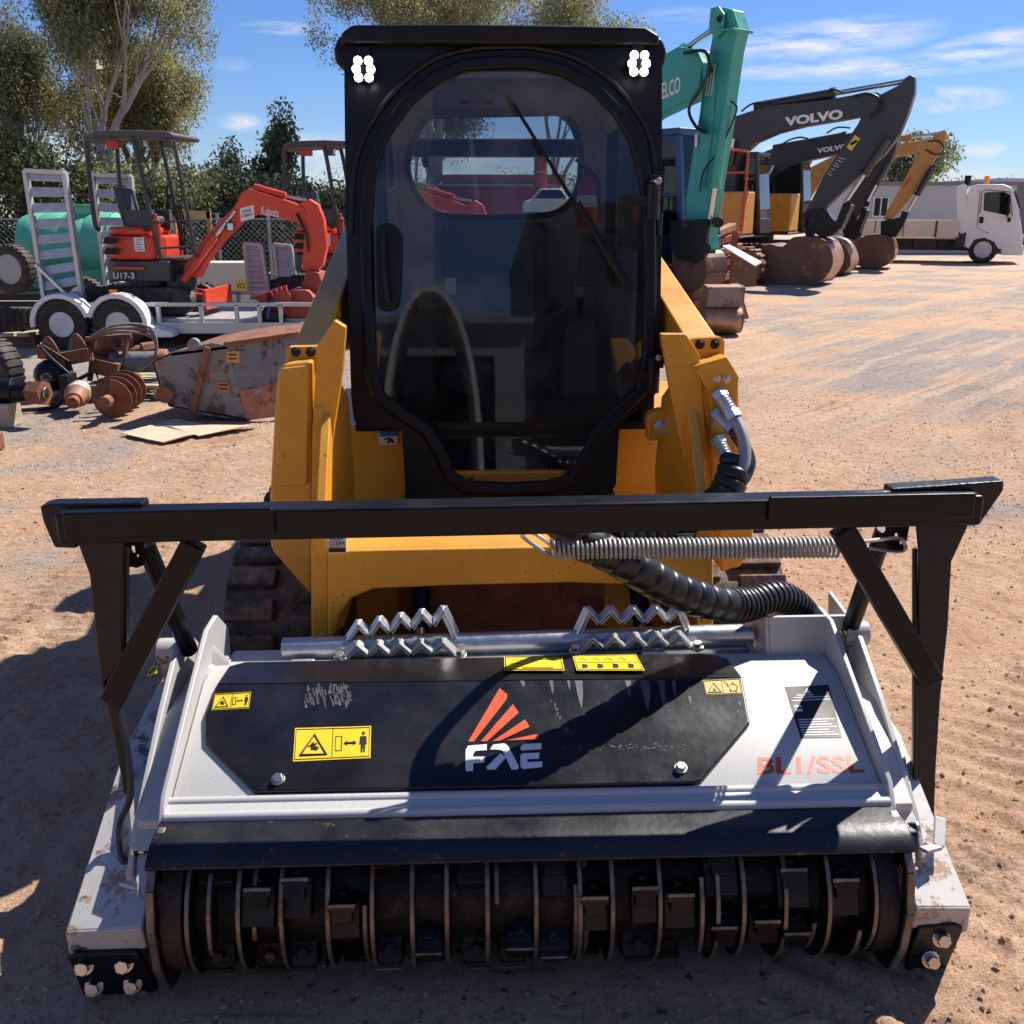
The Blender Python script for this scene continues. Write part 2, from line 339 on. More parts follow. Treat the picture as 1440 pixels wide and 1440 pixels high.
# ---------------------------------------------------------------- daylight
SUN = Vector((.62, .57, 1.0)).normalized()
sl = bpy.data.lights.new('sun', 'SUN'); so = bpy.data.objects.new('sun', sl); COL.objects.link(so)
sl.energy = 4.5; sl.angle = R(.53); sl.color = (1, .95, .87)
so.rotation_euler = SUN.to_track_quat('Z', 'Y').to_euler(); so.location = (6, 8, 14)
w = bpy.data.worlds.new('World'); S.world = w; w.use_nodes = True; nt = w.node_tree; L = nt.links.new
bg = nt.nodes['Background']; sky = _n(nt, 'ShaderNodeTexSky', sky_type='NISHITA'); sky.sun_disc = False
sky.sun_elevation = math.asin(SUN.z); sky.sun_rotation = math.atan2(SUN.x, SUN.y); sky.air_density = 1.0; sky.dust_density = 0.02; sky.ozone_density = 2.5; sky.altitude = 50
tc = _n(nt, 'ShaderNodeTexCoord'); sx = _n(nt, 'ShaderNodeSeparateXYZ'); L(tc.outputs['Generated'], sx.inputs[0])
def mth(op, a, b=None, c=None, clamp=False):
    n = _n(nt, 'ShaderNodeMath', operation=op, use_clamp=clamp)
    for i, q in enumerate((a, b, c)):
        if q is None: continue
        if hasattr(q, 'is_output'): L(q, n.inputs[i])
        else: n.inputs[i].default_value = q
    return n.outputs[0]
az = mth('ARCTAN2', sx.outputs[0], sx.outputs[1]); el = mth('ARCSINE', sx.outputs[2])
cb = _n(nt, 'ShaderNodeCombineXYZ'); L(az, cb.inputs[0]); L(el, cb.inputs[1])
def skynoise(sx_, sy_, rot, det=8, rough=.6):
    mp = _n(nt, 'ShaderNodeMapping'); mp.inputs['Scale'].default_value = (sx_, sy_, 1); mp.inputs['Rotation'].default_value = (0, 0, rot); L(cb.outputs[0], mp.inputs[0])
    n = _n(nt, 'ShaderNodeTexNoise'); n.inputs['Scale'].default_value = 1; n.inputs['Detail'].default_value = det; n.inputs['Roughness'].default_value = rough
    L(mp.outputs[0], n.inputs[0]); return n.outputs['Fac']
wisp = skynoise(16, 95, R(-4), 9, .62); puff = skynoise(34, 60, 0, 9, .6)
def azel(px, py):
    d = ray(px, py).normalized(); return math.atan2(d.x, d.y), math.asin(d.z)
total = None
for px, py, wx, wy, sl_, st, nz in ((1150, 58, 160, 26, .06, .95, wisp), (1210, 95, 220, 15, 0, .95, wisp), (1390, 66, 110, 20, .16, .95, wisp), (1440, 80, 90, 12, .1, .6, wisp), (1330, 140, 80, 17, 0, .85, puff),
                                 (1378, 210, 36, 11, 0, .8, puff), (960, 22, 60, 13, 0, .4, wisp), (400, 40, 60, 9, 0, .7, wisp), (340, 172, 34, 13, 0, .6, puff), (80, 215, 70, 26, 0, .9, puff),
                                 (445, 212, 60, 24, 0, .9, puff), (1010, 228, 130, 30, 0, .95, puff), (1120, 250, 200, 34, 0, .9, puff), (1330, 258, 120, 24, 0, .6, puff), (325, 90, 30, 10, 0, .25, wisp),
                                 (600, 230, 260, 40, 0, .8, puff), (200, 290, 260, 50, 0, .75, puff)):
    a0, e0 = azel(px, py); wa = wx / F; we = wy / F
    da = mth('SUBTRACT', az, a0); de = mth('SUBTRACT', mth('SUBTRACT', el, e0), mth('MULTIPLY', da, sl_))
    r2 = mth('ADD', mth('POWER', mth('ABSOLUTE', mth('DIVIDE', da, wa)), 2.), mth('POWER', mth('ABSOLUTE', mth('DIVIDE', de, we)), 2.))
    fall = mth('SUBTRACT', 1.0, r2, clamp=True)
    v = mth('MULTIPLY', fall, mth('MULTIPLY', mth('SUBTRACT', nz, .36, clamp=True), 4.2 * st), clamp=True)
    total = v if total is None else mth('MAXIMUM', total, v)
behind = mth('MULTIPLY', mth('LESS_THAN', sx.outputs[1], -.05), mth('MULTIPLY', mth('SUBTRACT', skynoise(4, 9, 0), .5, clamp=True), 3.5, clamp=True))
total = mth('MAXIMUM', total, behind)
mxr = _n(nt, 'ShaderNodeMix', data_type='RGBA'); L(mth('MULTIPLY', total, .92), mxr.inputs[0])
hs = _n(nt, 'ShaderNodeHueSaturation'); hs.inputs['Saturation'].default_value = 1.12; L(sky.outputs[0], hs.inputs['Color'])
tint = _n(nt, 'ShaderNodeMix', data_type='RGBA', blend_type='MULTIPLY'); tint.inputs[0].default_value = 1; L(hs.outputs[0], tint.inputs[6]); tint.inputs[7].default_value = (.62, .76, 1.12, 1); L(tint.outputs[2], mxr.inputs[6]); mxr.inputs[7].default_value = (8.0, 8.2, 8.6, 1)
L(mxr.outputs[2], bg.inputs[0]); bg.inputs[1].default_value = .060
S.view_settings.view_transform = 'Standard'; S.view_settings.look = 'None'; S.view_settings.exposure = .84; S.view_settings.gamma = 1
S.cycles.max_bounces = 7; S.cycles.transparent_max_bounces = 12; S.cycles.caustics_reflective = False; S.cycles.caustics_refractive = False

# ---------------------------------------------------------------- ground
def vnoise(x, y, seed=0):
    xi = np.floor(x).astype(np.int64); yi = np.floor(y).astype(np.int64); fx = x - xi; fy = y - yi
    fx = fx * fx * (3 - 2 * fx); fy = fy * fy * (3 - 2 * fy)
    def h(a, b):
        n = (a * 374761393 + b * 668265263 + seed * 144665) & 0xffffffff; n = ((n ^ (n >> 13)) * 1274126177) & 0xffffffff
        return ((n ^ (n >> 16)) & 0xffff) / 65535.
    return (h(xi, yi) * (1 - fx) + h(xi + 1, yi) * fx) * (1 - fy) + (h(xi, yi + 1) * (1 - fx) + h(xi + 1, yi + 1) * fx) * fy
def fbm(x, y, o=4, seed=0):
    s = 0; a = .5
    for k in range(o): s = s + a * (vnoise(x * 2 ** k, y * 2 ** k, seed + k) - .5); a *= .5
    return s
def axis(lo, hi, step, far, g=1.045):
    a = list(np.arange(lo, hi, step)); d = step; p = hi
    while p < far: a.append(p); d *= g; p += d
    d = step; p = lo - step; b = []
    while p > -far * (1 if lo < -.5 else .02): b.append(p); d *= g; p -= d
    return np.array(sorted(b) + a)
gx = axis(-3.4, 5.6, .0195, 900); gy = axis(1.2, 10.5, .0195, 1400, 1.04); gy = gy[gy > -60]
X, Y = np.meshgrid(gx, gy); D = np.hypot(X, Y)
def ground_h(X, Y):
    fade = np.clip(1 - (np.hypot(X, Y) - 6) / 16, 0, 1)
    h = .030 * fbm(X * 1.6, Y * 1.6, 3, 3) + .017 * fbm(X * 9, Y * 9, 4, 11) + .022 * np.maximum(0, fbm(X * 20, Y * 20, 2, 29) - .03) * 2 + .012 * np.maximum(0, fbm(X * 41, Y * 41, 2, 31) - .05) * 2
    # crawler and tyre prints: rows of cross bars along slightly curved runs
    def run(cx, wid, ang, pitch, amp, curve=0.):
        ca, sa = math.cos(ang), math.sin(ang); u = X * ca + Y * sa - cx - curve * (-X * sa + Y * ca - 5) ** 2; v = -X * sa + Y * ca
        m = np.clip(1.25 - np.abs(u) / wid * 1.25, 0, 1) ** .5 * np.clip(.35 + 2.2 * fbm(X * .8, Y * .8, 2, 50) + .3, 0, 1)
        vv = v / pitch + .35 * fbm(X * 3, Y * 3, 2, 77) + np.abs(u) * .8
        saw = np.abs((vv % 1) - .5) * 2
        return m * amp * (np.clip(saw * 1.8 - .4, 0, 1) - .6)
    h = h + run(-1.75, .26, .05, .07, .013) + run(-2.5, .3, -.1, .07, .012) + run(1.9, .28, -.25, .085, .013) + run(2.6, .30, -.35, .09, .014) + run(1.45, .25, .1, .075, .009)
    h = h + run(2.3, .30, -.62, .10, .034) + run(3.1, .32, -.66, .10, .034) + run(-.6, .30, -.72, .11, .034) + run(1.2, .3, -.55, .10, .03) + run(-3.4, .3, .3, .1, .02)
    return h * fade - .008
Z = ground_h(X, Y)
Z = np.where((np.abs(X) < 1.15) & (Y > 1.78) & (Y < 2.6), np.minimum(Z, -.006), Z)
ny, nx = X.shape; idx = np.arange(nx * ny).reshape(ny, nx)
me = bpy.data.meshes.new('ground'); me.vertices.add(nx * ny); me.vertices.foreach_set('co', np.stack([X, Y, Z], -1).astype(np.float32).ravel())
q = np.stack([idx[:-1, :-1], idx[:-1, 1:], idx[1:, 1:], idx[1:, :-1]], -1).reshape(-1, 4)
me.loops.add(q.size); me.loops.foreach_set('vertex_index', q.ravel().astype(np.int32)); me.polygons.add(len(q))
me.polygons.foreach_set('loop_start', (np.arange(len(q)) * 4).astype(np.int32)); me.polygons.foreach_set('use_smooth', np.ones(len(q), bool)); me.update(); me.validate()
gm = bpy.data.materials.new('yard_dirt'); gm.use_nodes = True; nt = gm.node_tree; L = nt.links.new; p = nt.nodes['Principled BSDF']; p.inputs['Roughness'].default_value = .92; p.inputs['Specular IOR Level'].default_value = .25
tc = _n(nt, 'ShaderNodeTexCoord')
def gn(scale, det=8, ro=.65, st=(1, 1, 1), rot=0, dist=0.):
    mp = _n(nt, 'ShaderNodeMapping'); mp.inputs['Scale'].default_value = st; mr_ = _n(nt, 'ShaderNodeMapping'); mr_.inputs['Rotation'].default_value = (0, 0, rot); L(tc.outputs['Object'], mr_.inputs[0]); L(mr_.outputs[0], mp.inputs[0])
    n = _n(nt, 'ShaderNodeTexNoise'); n.inputs['Scale'].default_value = scale; n.inputs['Detail'].default_value = det; n.inputs['Roughness'].default_value = ro; n.inputs['Distortion'].default_value = dist; L(mp.outputs[0], n.inputs['Vector']); return n.outputs['Fac']
def rng(v, a, b, c=0., d=1.):
    m = _n(nt, 'ShaderNodeMapRange'); L(v, m.inputs[0]); m.inputs[1].default_value = a; m.inputs[2].default_value = b; m.inputs[3].default_value = c; m.inputs[4].default_value = d; return m.outputs[0]
def mixc(f, a, b):
    m = _n(nt, 'ShaderNodeMix', data_type='RGBA'); L(f, m.inputs[0])
    for v, i in ((a, 6), (b, 7)):
        if isinstance(v, tuple): m.inputs[i].default_value = (*v, 1)
        else: L(v, m.inputs[i])
    return m.outputs[2]
sp = _n(nt, 'ShaderNodeSeparateXYZ'); L(tc.outputs['Object'], sp.inputs[0])
c = mixc(rng(gn(2.2), .35, .65), (.68, .405, .25), (.86, .57, .37))
c = mixc(rng(gn(17, 6), .5, .72, 0, .5), c, (.42, .235, .14))
c = mixc(rng(gn(90, 4, .7), .52, .68, 0, .7), c, (.84, .62, .45))
c = mixc(rng(gn(120, 5, .85), .55, .64, 0, .75), c, (.19, .11, .075))
c = mixc(rng(gn(34, 6, .8), .56, .66, 0, .35), c, (.30, .18, .12))
c = mixc(mth('MULTIPLY', rng(gn(48, 6, .8), .57, .65), rng(gn(1.1, 4, .6), .42, .6, .15, .9)), c, (.13, .095, .08))
# grey gravel washes over the orange dirt further back
farw = mth('ADD', rng(sp.outputs[1], 3.6, 10., -.32, .26), mth('MULTIPLY', mth('SUBTRACT', gn(.55, 5, .6), .5), 2.2))
arc = mth('SUBTRACT', gn(.9, 5, .6, (.22, 1., 1), R(-50)), .47)
farw = mth('SUBTRACT', farw, mth('MULTIPLY', mth('ADD', arc, rng(sp.outputs[0], .5, 3.5, 0, .10)), 1.5))
grav = mixc(rng(gn(75, 5, .85), .40, .60), (.17, .15, .14), (.66, .59, .53))
grav = mixc(rng(gn(1.3, 5, .7, (1, 3, 1), R(-12)), .5, .66, 0, .5), grav, (.30, .235, .19))
c = mixc(rng(farw, -.08, .22, 0, .88), c, grav)
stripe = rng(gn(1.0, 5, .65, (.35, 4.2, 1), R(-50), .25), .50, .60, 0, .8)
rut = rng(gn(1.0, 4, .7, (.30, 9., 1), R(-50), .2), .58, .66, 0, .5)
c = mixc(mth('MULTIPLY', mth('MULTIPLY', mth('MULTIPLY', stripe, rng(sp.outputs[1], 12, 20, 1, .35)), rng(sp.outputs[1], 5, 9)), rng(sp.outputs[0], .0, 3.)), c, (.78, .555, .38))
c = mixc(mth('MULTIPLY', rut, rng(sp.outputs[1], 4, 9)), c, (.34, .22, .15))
# damp dark oil and mulch stains close to the rotor
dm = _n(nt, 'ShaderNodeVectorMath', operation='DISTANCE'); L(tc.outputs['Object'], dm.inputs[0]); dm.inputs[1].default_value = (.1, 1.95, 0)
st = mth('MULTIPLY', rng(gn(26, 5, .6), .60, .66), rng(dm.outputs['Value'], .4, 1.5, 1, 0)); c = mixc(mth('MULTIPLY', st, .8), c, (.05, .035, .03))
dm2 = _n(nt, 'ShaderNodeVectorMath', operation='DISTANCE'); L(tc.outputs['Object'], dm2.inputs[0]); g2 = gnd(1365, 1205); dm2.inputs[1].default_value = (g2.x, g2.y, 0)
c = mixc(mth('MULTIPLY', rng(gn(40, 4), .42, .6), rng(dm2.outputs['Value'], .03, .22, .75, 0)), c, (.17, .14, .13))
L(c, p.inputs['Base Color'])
b1 = _n(nt, 'ShaderNodeBump'); b1.inputs['Strength'].default_value = 1.0; b1.inputs['Distance'].default_value = .030; L(gn(70, 6, .75), b1.inputs['Height'])
b2 = _n(nt, 'ShaderNodeBump'); b2.inputs['Strength'].default_value = .8; b2.inputs['Distance'].default_value = .06; L(gn(9, 7, .75), b2.inputs['Height']); L(b1.outputs[0], b2.inputs['Normal']); L(b2.outputs[0], p.inputs['Normal'])
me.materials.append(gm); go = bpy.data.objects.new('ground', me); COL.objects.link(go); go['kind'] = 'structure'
# loose stones and clods
mat('stone', (.46, .38, .32), .9, island=.45, var=.2); mat('clod', (.33, .185, .115), .95, island=.3, var=.2)
def stones(name, n, mname, size, region, label):
    rs = np.random.RandomState(len(name)); base = np.array([(1, 0, 0), (-1, 0, 0), (0, 1, 0), (0, -1, 0), (0, 0, 1), (0, 0, -1)], float); tri = np.array([(0, 2, 4), (2, 1, 4), (1, 3, 4), (3, 0, 4), (2, 0, 5), (1, 2, 5), (3, 1, 5), (0, 3, 5)])
    x, y = region(rs, n); k = ~((np.abs(x) < 1.02) & (y > 1.85) & (y < 6.2)); x = x[k]; y = y[k]; n = len(x)
    s = size * (.4 + rs.rand(n) ** 3 * 1.9); z = ground_h(x, y); a = rs.rand(n) * 6.28; ca, sa = np.cos(a)[:, None], np.sin(a)[:, None]
    pp = base[None] * (s[:, None, None] * (.6 + .8 * rs.rand(n, 6, 1))) * np.array([1, 1, .6])
    pp = np.stack([pp[..., 0] * ca - pp[..., 1] * sa + x[:, None], pp[..., 0] * sa + pp[..., 1] * ca + y[:, None], pp[..., 2] + (z + s * .15)[:, None]], -1)
    vs = pp.reshape(-1, 3).tolist(); fs = (tri[None] + (np.arange(n) * 6)[:, None, None]).reshape(-1, 3).tolist()
    m = bpy.data.meshes.new(name); m.from_pydata(vs, [], fs); m.materials.append(MAT[mname]); o = bpy.data.objects.new(name, m); COL.objects.link(o)
    tag(o, label, name.replace('_', ' '), kind='stuff')
def reg_near(rs, n):
    y = 1.3 + rs.rand(n) ** 1.6 * 8; return (rs.rand(n) * 2 - 1) * (1.2 + y * .55), y
def reg_far(rs, n):
    y = 5 + rs.rand(n) ** 1.4 * 16; return (rs.rand(n) * 2 - 1) * (1 + y * .55), y
stones('dirt_clods', 22000, 'clod', .0046, reg_near, 'small orange clods of dirt scattered over the yard')
stones('gravel', 24000, 'stone', .0058, reg_far, 'loose grey gravel lying over the orange dirt')
# ================================================================ compact track loader (machine frame)
LO = Vector((.035, 2.4, 0))
ld = thing('compact_track_loader', 'yellow compact track loader with a black enclosed cab, parked behind the silver mulching head', 'track loader', LO, True)
def pts(lst, y): return [pj(a, b, y) for a, b in lst]
TK = .14
def pjt(px, py, y):
    return pplane(px, py, (0, y, 1.5), Vector((0, -1, TK)))
def ptst(lst, y): return [pjt(a, b, y) for a, b in lst]
def front(lst, y0, y1, b, holes=None, smooth_=0, tilt=None):
    """plate traced in its own plane y = y0, y1 - y0 thick"""
    if tilt is None: tilt = 1.6 < y0 < 1.85
    k = TK if tilt else 0.; f = pjt if tilt else pj
    o = [f(a, c, y0) for a, c in lst]; hh = [[f(a, c, y0) for a, c in h] for h in (holes or [])]
    return b.plate([(v.x, v.z) for v in o], [[(v.x, v.z) for v in h] for h in hh], lambda u, v, t: Vector((u, t + k * (v - 1.5), v)), y0, y1)
YF = 1.74
glass_px = [(700, 97), (745, 98), (790, 108), (830, 130), (862, 163), (884, 200), (897, 245), (903, 300), (904, 400), (903, 500), (893, 545), (860, 575), (832, 605), (814, 645), (798, 668), (770, 676),
            (710, 679), (658, 676), (640, 664), (628, 632), (606, 598), (565, 571), (540, 551), (531, 520), (527, 400), (525, 300), (530, 240), (548, 193), (580, 148), (618, 116), (655, 101)]
hole = offset(glass_px, 14)
cab_out = [(484, 90), (487, 66), (500, 56), (560, 52), (860, 50), (915, 54), (928, 66), (931, 90), (931, 300), (927, 548), (915, 562), (880, 590), (871, 602), (866, 682), (858, 694), (845, 699), (590, 703), (576, 697), (570, 684), (565, 608), (556, 600), (510, 602), (498, 592), (494, 560), (486, 300)]
b = B('cab_black'); front(cab_out, YF, YF + .07, b, [hole]); cab = b.build('cab', ld)
cl = pjt(487, 300, YF).x; cr = pjt(930, 300, YF).x; zt = pjt(700, 52, YF).z; zb = pjt(700, 600, YF).z; YR = 3.02
lowl = pjt(566, 650, YF).x; lowr = pjt(869, 650, YF).x; zl = pjt(700, 700, YF).z; YB0 = YF + .07 + TK * (zb - 1.5); YT0 = YF + .07 + TK * (zt - 1.5); YL0 = YF + .07 + TK * (zl - 1.5)
# side walls with their own window openings
for s, x, nm in ((-1, cl, 'L'), (1, cr, 'R')):
    b = B('cab_black'); y0, y1 = YF + .12, YR
    out = [(YB0, zb), (y1, zb), (y1, zt), (YT0, zt)]
    hol = [(y0 + .10, zb + .60), (y1 - .20, zb + .60), (y1 - .12, zb + .68), (y1 - .12, zt - .28), (y1 - .22, zt - .18), (y0 + .22, zt - .18), (y0 + .10, zt - .32)]
    b.plate(out, [hol], lambda u, v, t: Vector((t, u, v)), x, x - s * .05); sw = b.build('side_wall', ld, .006)
    g = B('clear_glass'); g.plate(hol, [], lambda u, v, t: Vector((t, u, v)), x - s * .022, x - s * .028); g.build('side_window', sw)
    # perforated guard bars outside the window
    g = B('cab_black')
    for k in range(6):
        z = zb + .66 + k * .10
        g.beam((x + s * .004, y0 + .1, z), (x + s * .004, y1 - .12, z), .012, .012)
    g.build('window_guard', sw)
# rear wall with the wide rear window
rw = smooth2([(577, 230), (592, 185), (622, 160), (700, 155), (772, 158), (803, 180), (813, 225), (809, 262), (790, 290), (750, 300), (640, 301), (605, 290), (585, 262)], 3)
o = [pj(a, c, YR) for a, c in rw]; b = B('cab_black')
b.plate([(cl, zb), (cr, zb), (cr, zt), (cl, zt)], [[(v.x, v.z) for v in o]], lambda u, v, t: Vector((u, t, v)), YR, YR + .05); rear = b.build('rear_wall', ld, .006)
b = B('clear_glass'); b.plate([(v.x, v.z) for v in o], [], lambda u, v, t: Vector((u, t, v)), YR + .02, YR + .026); b.build('rear_window', rear)
b = B('cab_black'); oo = offset([(v.x, v.z) for v in o], .028); b.plate(oo, [[(v.x, v.z) for v in o]], lambda u, v, t: Vector((u, t, v)), YR - .025, YR); b.build('window_seal', rear)
# roof with drooping corner ears
b = B('cab_black'); YRF = YF + TK * (zt - 1.5); xl, xr = pj(481, 60, YRF).x, pj(921, 60, YRF).x; ztop = pj(700, 34, YRF - .03).z
prof = [(xl, zt - .03), (xl + .0, ztop - .03), (xl + .04, ztop - .004), (-.1, ztop), (.2, ztop), (xr - .04, ztop - .004), (xr + .01, ztop - .03), (xr + .01, zt - .03)]
b.plate(prof, [], lambda u, v, t: Vector((u, t, v)), YRF - .035, YR + .06); rf = b.build('roof', ld, .014, seg=3)
for s, px0 in ((-1, 469), (1, 938)):
    e = B('cab_black'); x = pj(px0, 70, YRF + .02).x; z0 = pj(700, 96, YRF).z; xi = x - s * .06
    e.plate([(xi, z0 + .11), (x - s * .02, z0 + .10), (x, z0 + .06), (x - s * .005, z0 + .015), (xi, z0 - .02)], [], lambda u, v, t: Vector((u, t, v)), YRF + .015, YR - .1); e.build('roof_gutter', rf, .012)
# floor, foot well
b = B('cab_black'); b.bx(cl, cr, YB0, YR, zb - .03, zb); b.bx(lowl, lowl + .03, YB0, 2.5, zl, zb - .03); b.bx(lowr - .03, lowr, YB0, 2.5, zl, zb - .03); b.bx(lowl, lowr, YL0, 2.5, zl - .02, zl); b.bx(lowl, lowr, 2.45, 2.5, zl, zb - .03); b.build('foot_well', ld, .004)
b = B('console'); b.box((.03, YF + .30, zl + .12), (lowr - lowl - .08, .02, .22), (R(-25), 0, 0)); b.m('rust').box((.04, YF + .17, zl + .03), (.32, .16, .05)); b.build('floor_mat', ld, .01)
# door: raised rim, pane, handle, hinges, wiper
b = B('cab_black'); front(offset(glass_px, 20), YF - .028, YF + .02, b, [offset(glass_px, 1)]); door = b.build('door', ld, .012, seg=3)
b = B('cab_black'); arch = [(493, 330), (499, 233), (519, 178), (556, 127), (602, 88), (650, 71), (700, 66), (750, 67), (803, 79), (851, 106), (888, 146), (913, 188), (921, 240), (925, 330)]
b.tube(ptst(arch, YF + .0), .012, 8, smooth=4); b.build('door_gutter', ld)
b = B('cab_glass'); front(offset(glass_px, 6), YF - .010, YF - .004, b); b.build('door_glass', door)
b = B('cab_black'); front(smooth2([(527, 330), (535, 316), (548, 314), (560, 322), (565, 340), (563, 400), (560, 428), (548, 437), (535, 436), (529, 420)], 2), YF - .05, YF - .02, b)
h_ = b.build('door_handle', door, .008); b = B('black_paint'); b.tube(ptst([(539, 330), (541, 380), (546, 425)], YF - .06), .012, 8, smooth=3); b.bolt(pjt(540, 327, YF - .055), (0, -1, 0), .010, .012); b.build('latch', h_)
for py in (285, 530):
    b = B('cab_black'); c0 = pjt(915, py, YF - .03)
    b.beam(pjt(874, py - 4, YF - .03), pjt(925, py, YF - .03), .05, .035, (0, 0, 1)); b.cyl(c0 + Vector((.005, -.005, -.055)), c0 + Vector((.005, -.005, .06)), .026, seg=16); b.bx(c0.x - .005, c0.x + .045, c0.y, c0.y + .06, c0.z + .03, c0.z + .09)
    b.ball(c0 + Vector((.005, -.005, .06)), .026, (1, 1, .6)); b.m('bolt_steel').bolt(c0 + Vector((.02, -.03, .072)), (0, -1, 0), .008)
    b.build('hinge', door, .006)
b = B('black_paint'); b.tube(ptst([(884, 402), (862, 372), (838, 330), (812, 285)], YF - .055), .012, 8); b.tube(ptst([(850, 350), (880, 400)], YF - .055), .018, 8); b.cyl(pjt(884, 402, YF - .06), pjt(884, 402, YF), .02)
wp = b.build('wiper', door); b = B('rubber'); b.beam(pjt(714, 134, YF - .035), pjt(858, 368, YF - .035), .008, .022, (0, 1, 0)); b.m('black_paint').beam(pjt(722, 146, YF - .045), pjt(815, 296, YF - .045), .010, .010, (0, 1, 0)); b.build('wiper_blade', wp)
# work lights
for px, py in ((511, 97), (899, 89)):
    b = B('black_paint'); c0 = pjt(px, py, YF - .06); b.tube([c0 + Vector((0, .01, 0)), c0 + Vector((0, .055, 0))], [.046, .036], 6); b.bx(c0.x - .02, c0.x + .02, c0.y + .04, c0.y + .075, c0.z - .01, c0.z + .075)
    wl = b.build('work_light', ld, .004); b = B('led')
    for k in range(6):
        b.ball(c0 + Vector(((1 if k < 3 else -1) * (.024 if k % 3 == 1 else .0175), .002, (k % 3 - 1) * .0255)), .0142, (1, .45, 1), 10, 6)
    b.build('led_cluster', wl)
# cab interior
b = B('trim_grey'); b.bx(cl + .05, cr - .05, YF + .09, YR, zt - .13, zt - .11)
for s, x in ((-1, cl), (1, cr)):
    b.bx(x - s * .055, x - s * .075, YF + .15, YR, zb + .02, zb + .60); b.bx(x - s * .055, x - s * .10, YR - .16, YR - .01, zb + .4, zt - .13); b.bx(x - s * .055, x - s * .075, YF + .2, YR - .1, zt - .24, zt - .13)
b.plate([(cl + .06, zb), (cr - .06, zb), (cr - .06, zt - .13), (cl + .06, zt - .13)], [oo], lambda u, v, t: Vector((u, t, v)), YR - .03, YR - .012)
b.build('cab_trim', ld, .01)
sc = Vector((.02, 2.55, zb - .04)); b = B('seat_fabric')
b.box(sc + Vector((0, 0, .10)), (.50, .48, .14)); b.box(sc + Vector((0, .25, .42)), (.48, .14, .62), (R(-8), 0, 0)); b.box(sc + Vector((-.19, .21, .42)), (.09, .16, .56), (R(-8), 0, R(8))); b.box(sc + Vector((.19, .21, .42)), (.09, .16, .56), (R(-8), 0, R(-8))); b.m('console').box(sc + Vector((0, 0, -.02)), (.36, .4, .14)); b.build('seat', ld, .05, seg=4)
for s in (-1, 1):
    b = B('console'); b.box(sc + Vector((s * .34, -.02, .18)), (.15, .56, .30)); b.box(sc + Vector((s * .34, -.22, .34)), (.13, .16, .06), (R(14), 0, 0)); cp = b.build('control_console', ld, .025, seg=3)
    b = B('black_paint'); b.tube([sc + Vector((s * .34, -.22, .36)), sc + Vector((s * .34, -.25, .44))], .014, 8); b.m('knob_grey').ball(sc + Vector((s * .34, -.26, .48)), .028, (1, 1, 1.5)); b.build('joystick', cp)
b = B('console'); c0 = Vector((cr - .17, 2.2, 1.50)); b.box(c0, (.15, .04, .20), (R(-12), 0, R(-20))); b.m('dark_grey_paint').box(c0 + Vector((-.012, -.022, 0)), (.12, .01, .15), (R(-12), 0, R(-20))); b.build('monitor', ld, .008)
b = B('decal_white'); b.box(Vector((-.18, 2.66, zb + .42)), (.05, .01, .07)); b.build('seat_tag', ld)
b = B('seat_fabric').m('black_paint'); b.beam(sc + Vector((.20, .16, .66)), sc + Vector((-.20, -.04, .19)), .045, .006, (0, 1, .3)); b.build('seat_belt', ld)
b = B('black_paint'); b.tube([sc + Vector((-.27, .2, .38)), sc + Vector((-.25, -.2, .40)), sc + Vector((-.15, -.28, .38)), sc + Vector((.15, -.28, .38)), sc + Vector((.25, -.2, .40)), sc + Vector((.27, .2, .38))], .017, 8, smooth=4); b.build('lap_bar', ld)
b = B('console'); b.box(pj(671, 142, 2.6), (.14, .05, .03)); b.m('red_paint').box(pj(669, 142, 2.56), (.07, .03, .022)); b.build('interior_lamp', ld, .006)
b = B('hose')
for px, py0, py1 in ((547, 190, 262), (596, 195, 235)):
    a, c0 = pj(px, py0, 2.3), pj(px + 3, py1, 2.3); n = 90; b.tube([a.lerp(c0, i / n) + Vector((math.cos(i * 1.3) * .012, math.sin(i * 1.3) * .012, 0)) for i in range(n)], .003, 5)
b.build('coiled_lead', ld)
fe = thing('fire_extinguisher', 'small red fire extinguisher mounted upright inside the cab beside the rear window', 'fire extinguisher', pj(825, 318, 2.75), True)
a, c0 = pj(825, 318, 2.75), pj(825, 246, 2.75); b = B('red_paint'); b.lathe([(.0, 0), (.04, .0), (.045, .01), (.045, (c0 - a).length - .05), (.03, (c0 - a).length - .015), (.012, (c0 - a).length)], a); b.build('cylinder', fe)
b = B('decal_white'); b.lathe([(.0455, .08), (.0455, .13)], a); b.build('body_label', fe)
b = B('black_paint'); b.box(c0 + Vector((0, 0, .015)), (.03, .03, .03)); b.beam(c0 + Vector((0, 0, .04)), c0 + Vector((-.05, -.03, .06)), .015, .01); b.tube([c0 + Vector((.015, 0, .02)), c0 + Vector((.05, -.02, -.03)), c0 + Vector((.055, -.02, -.12))], .008, 8, smooth=4); b.build('valve', fe)
# ---- engine body behind the cab
b = B('cat_yellow'); b.bx(-.52, .60, YR + .08, 4.25, .62, 1.22); b.bx(-.40, .48, 4.25, 4.42, .5, 1.25); b.m('cab_black').bx(-.48, .56, YR + .10, 4.2, 1.22, 1.40); b.build('engine_body', ld, .03)
# ---- chassis nose
b = B('cat_yellow'); yc = 1.86
front([(440, 606), (450, 600), (572, 598), (580, 706), (856, 702), (864, 590), (1000, 586), (1010, 600), (1012, 890), (440, 900)], yc, 2.7, b); ch = b.build('chassis', ld, .008)
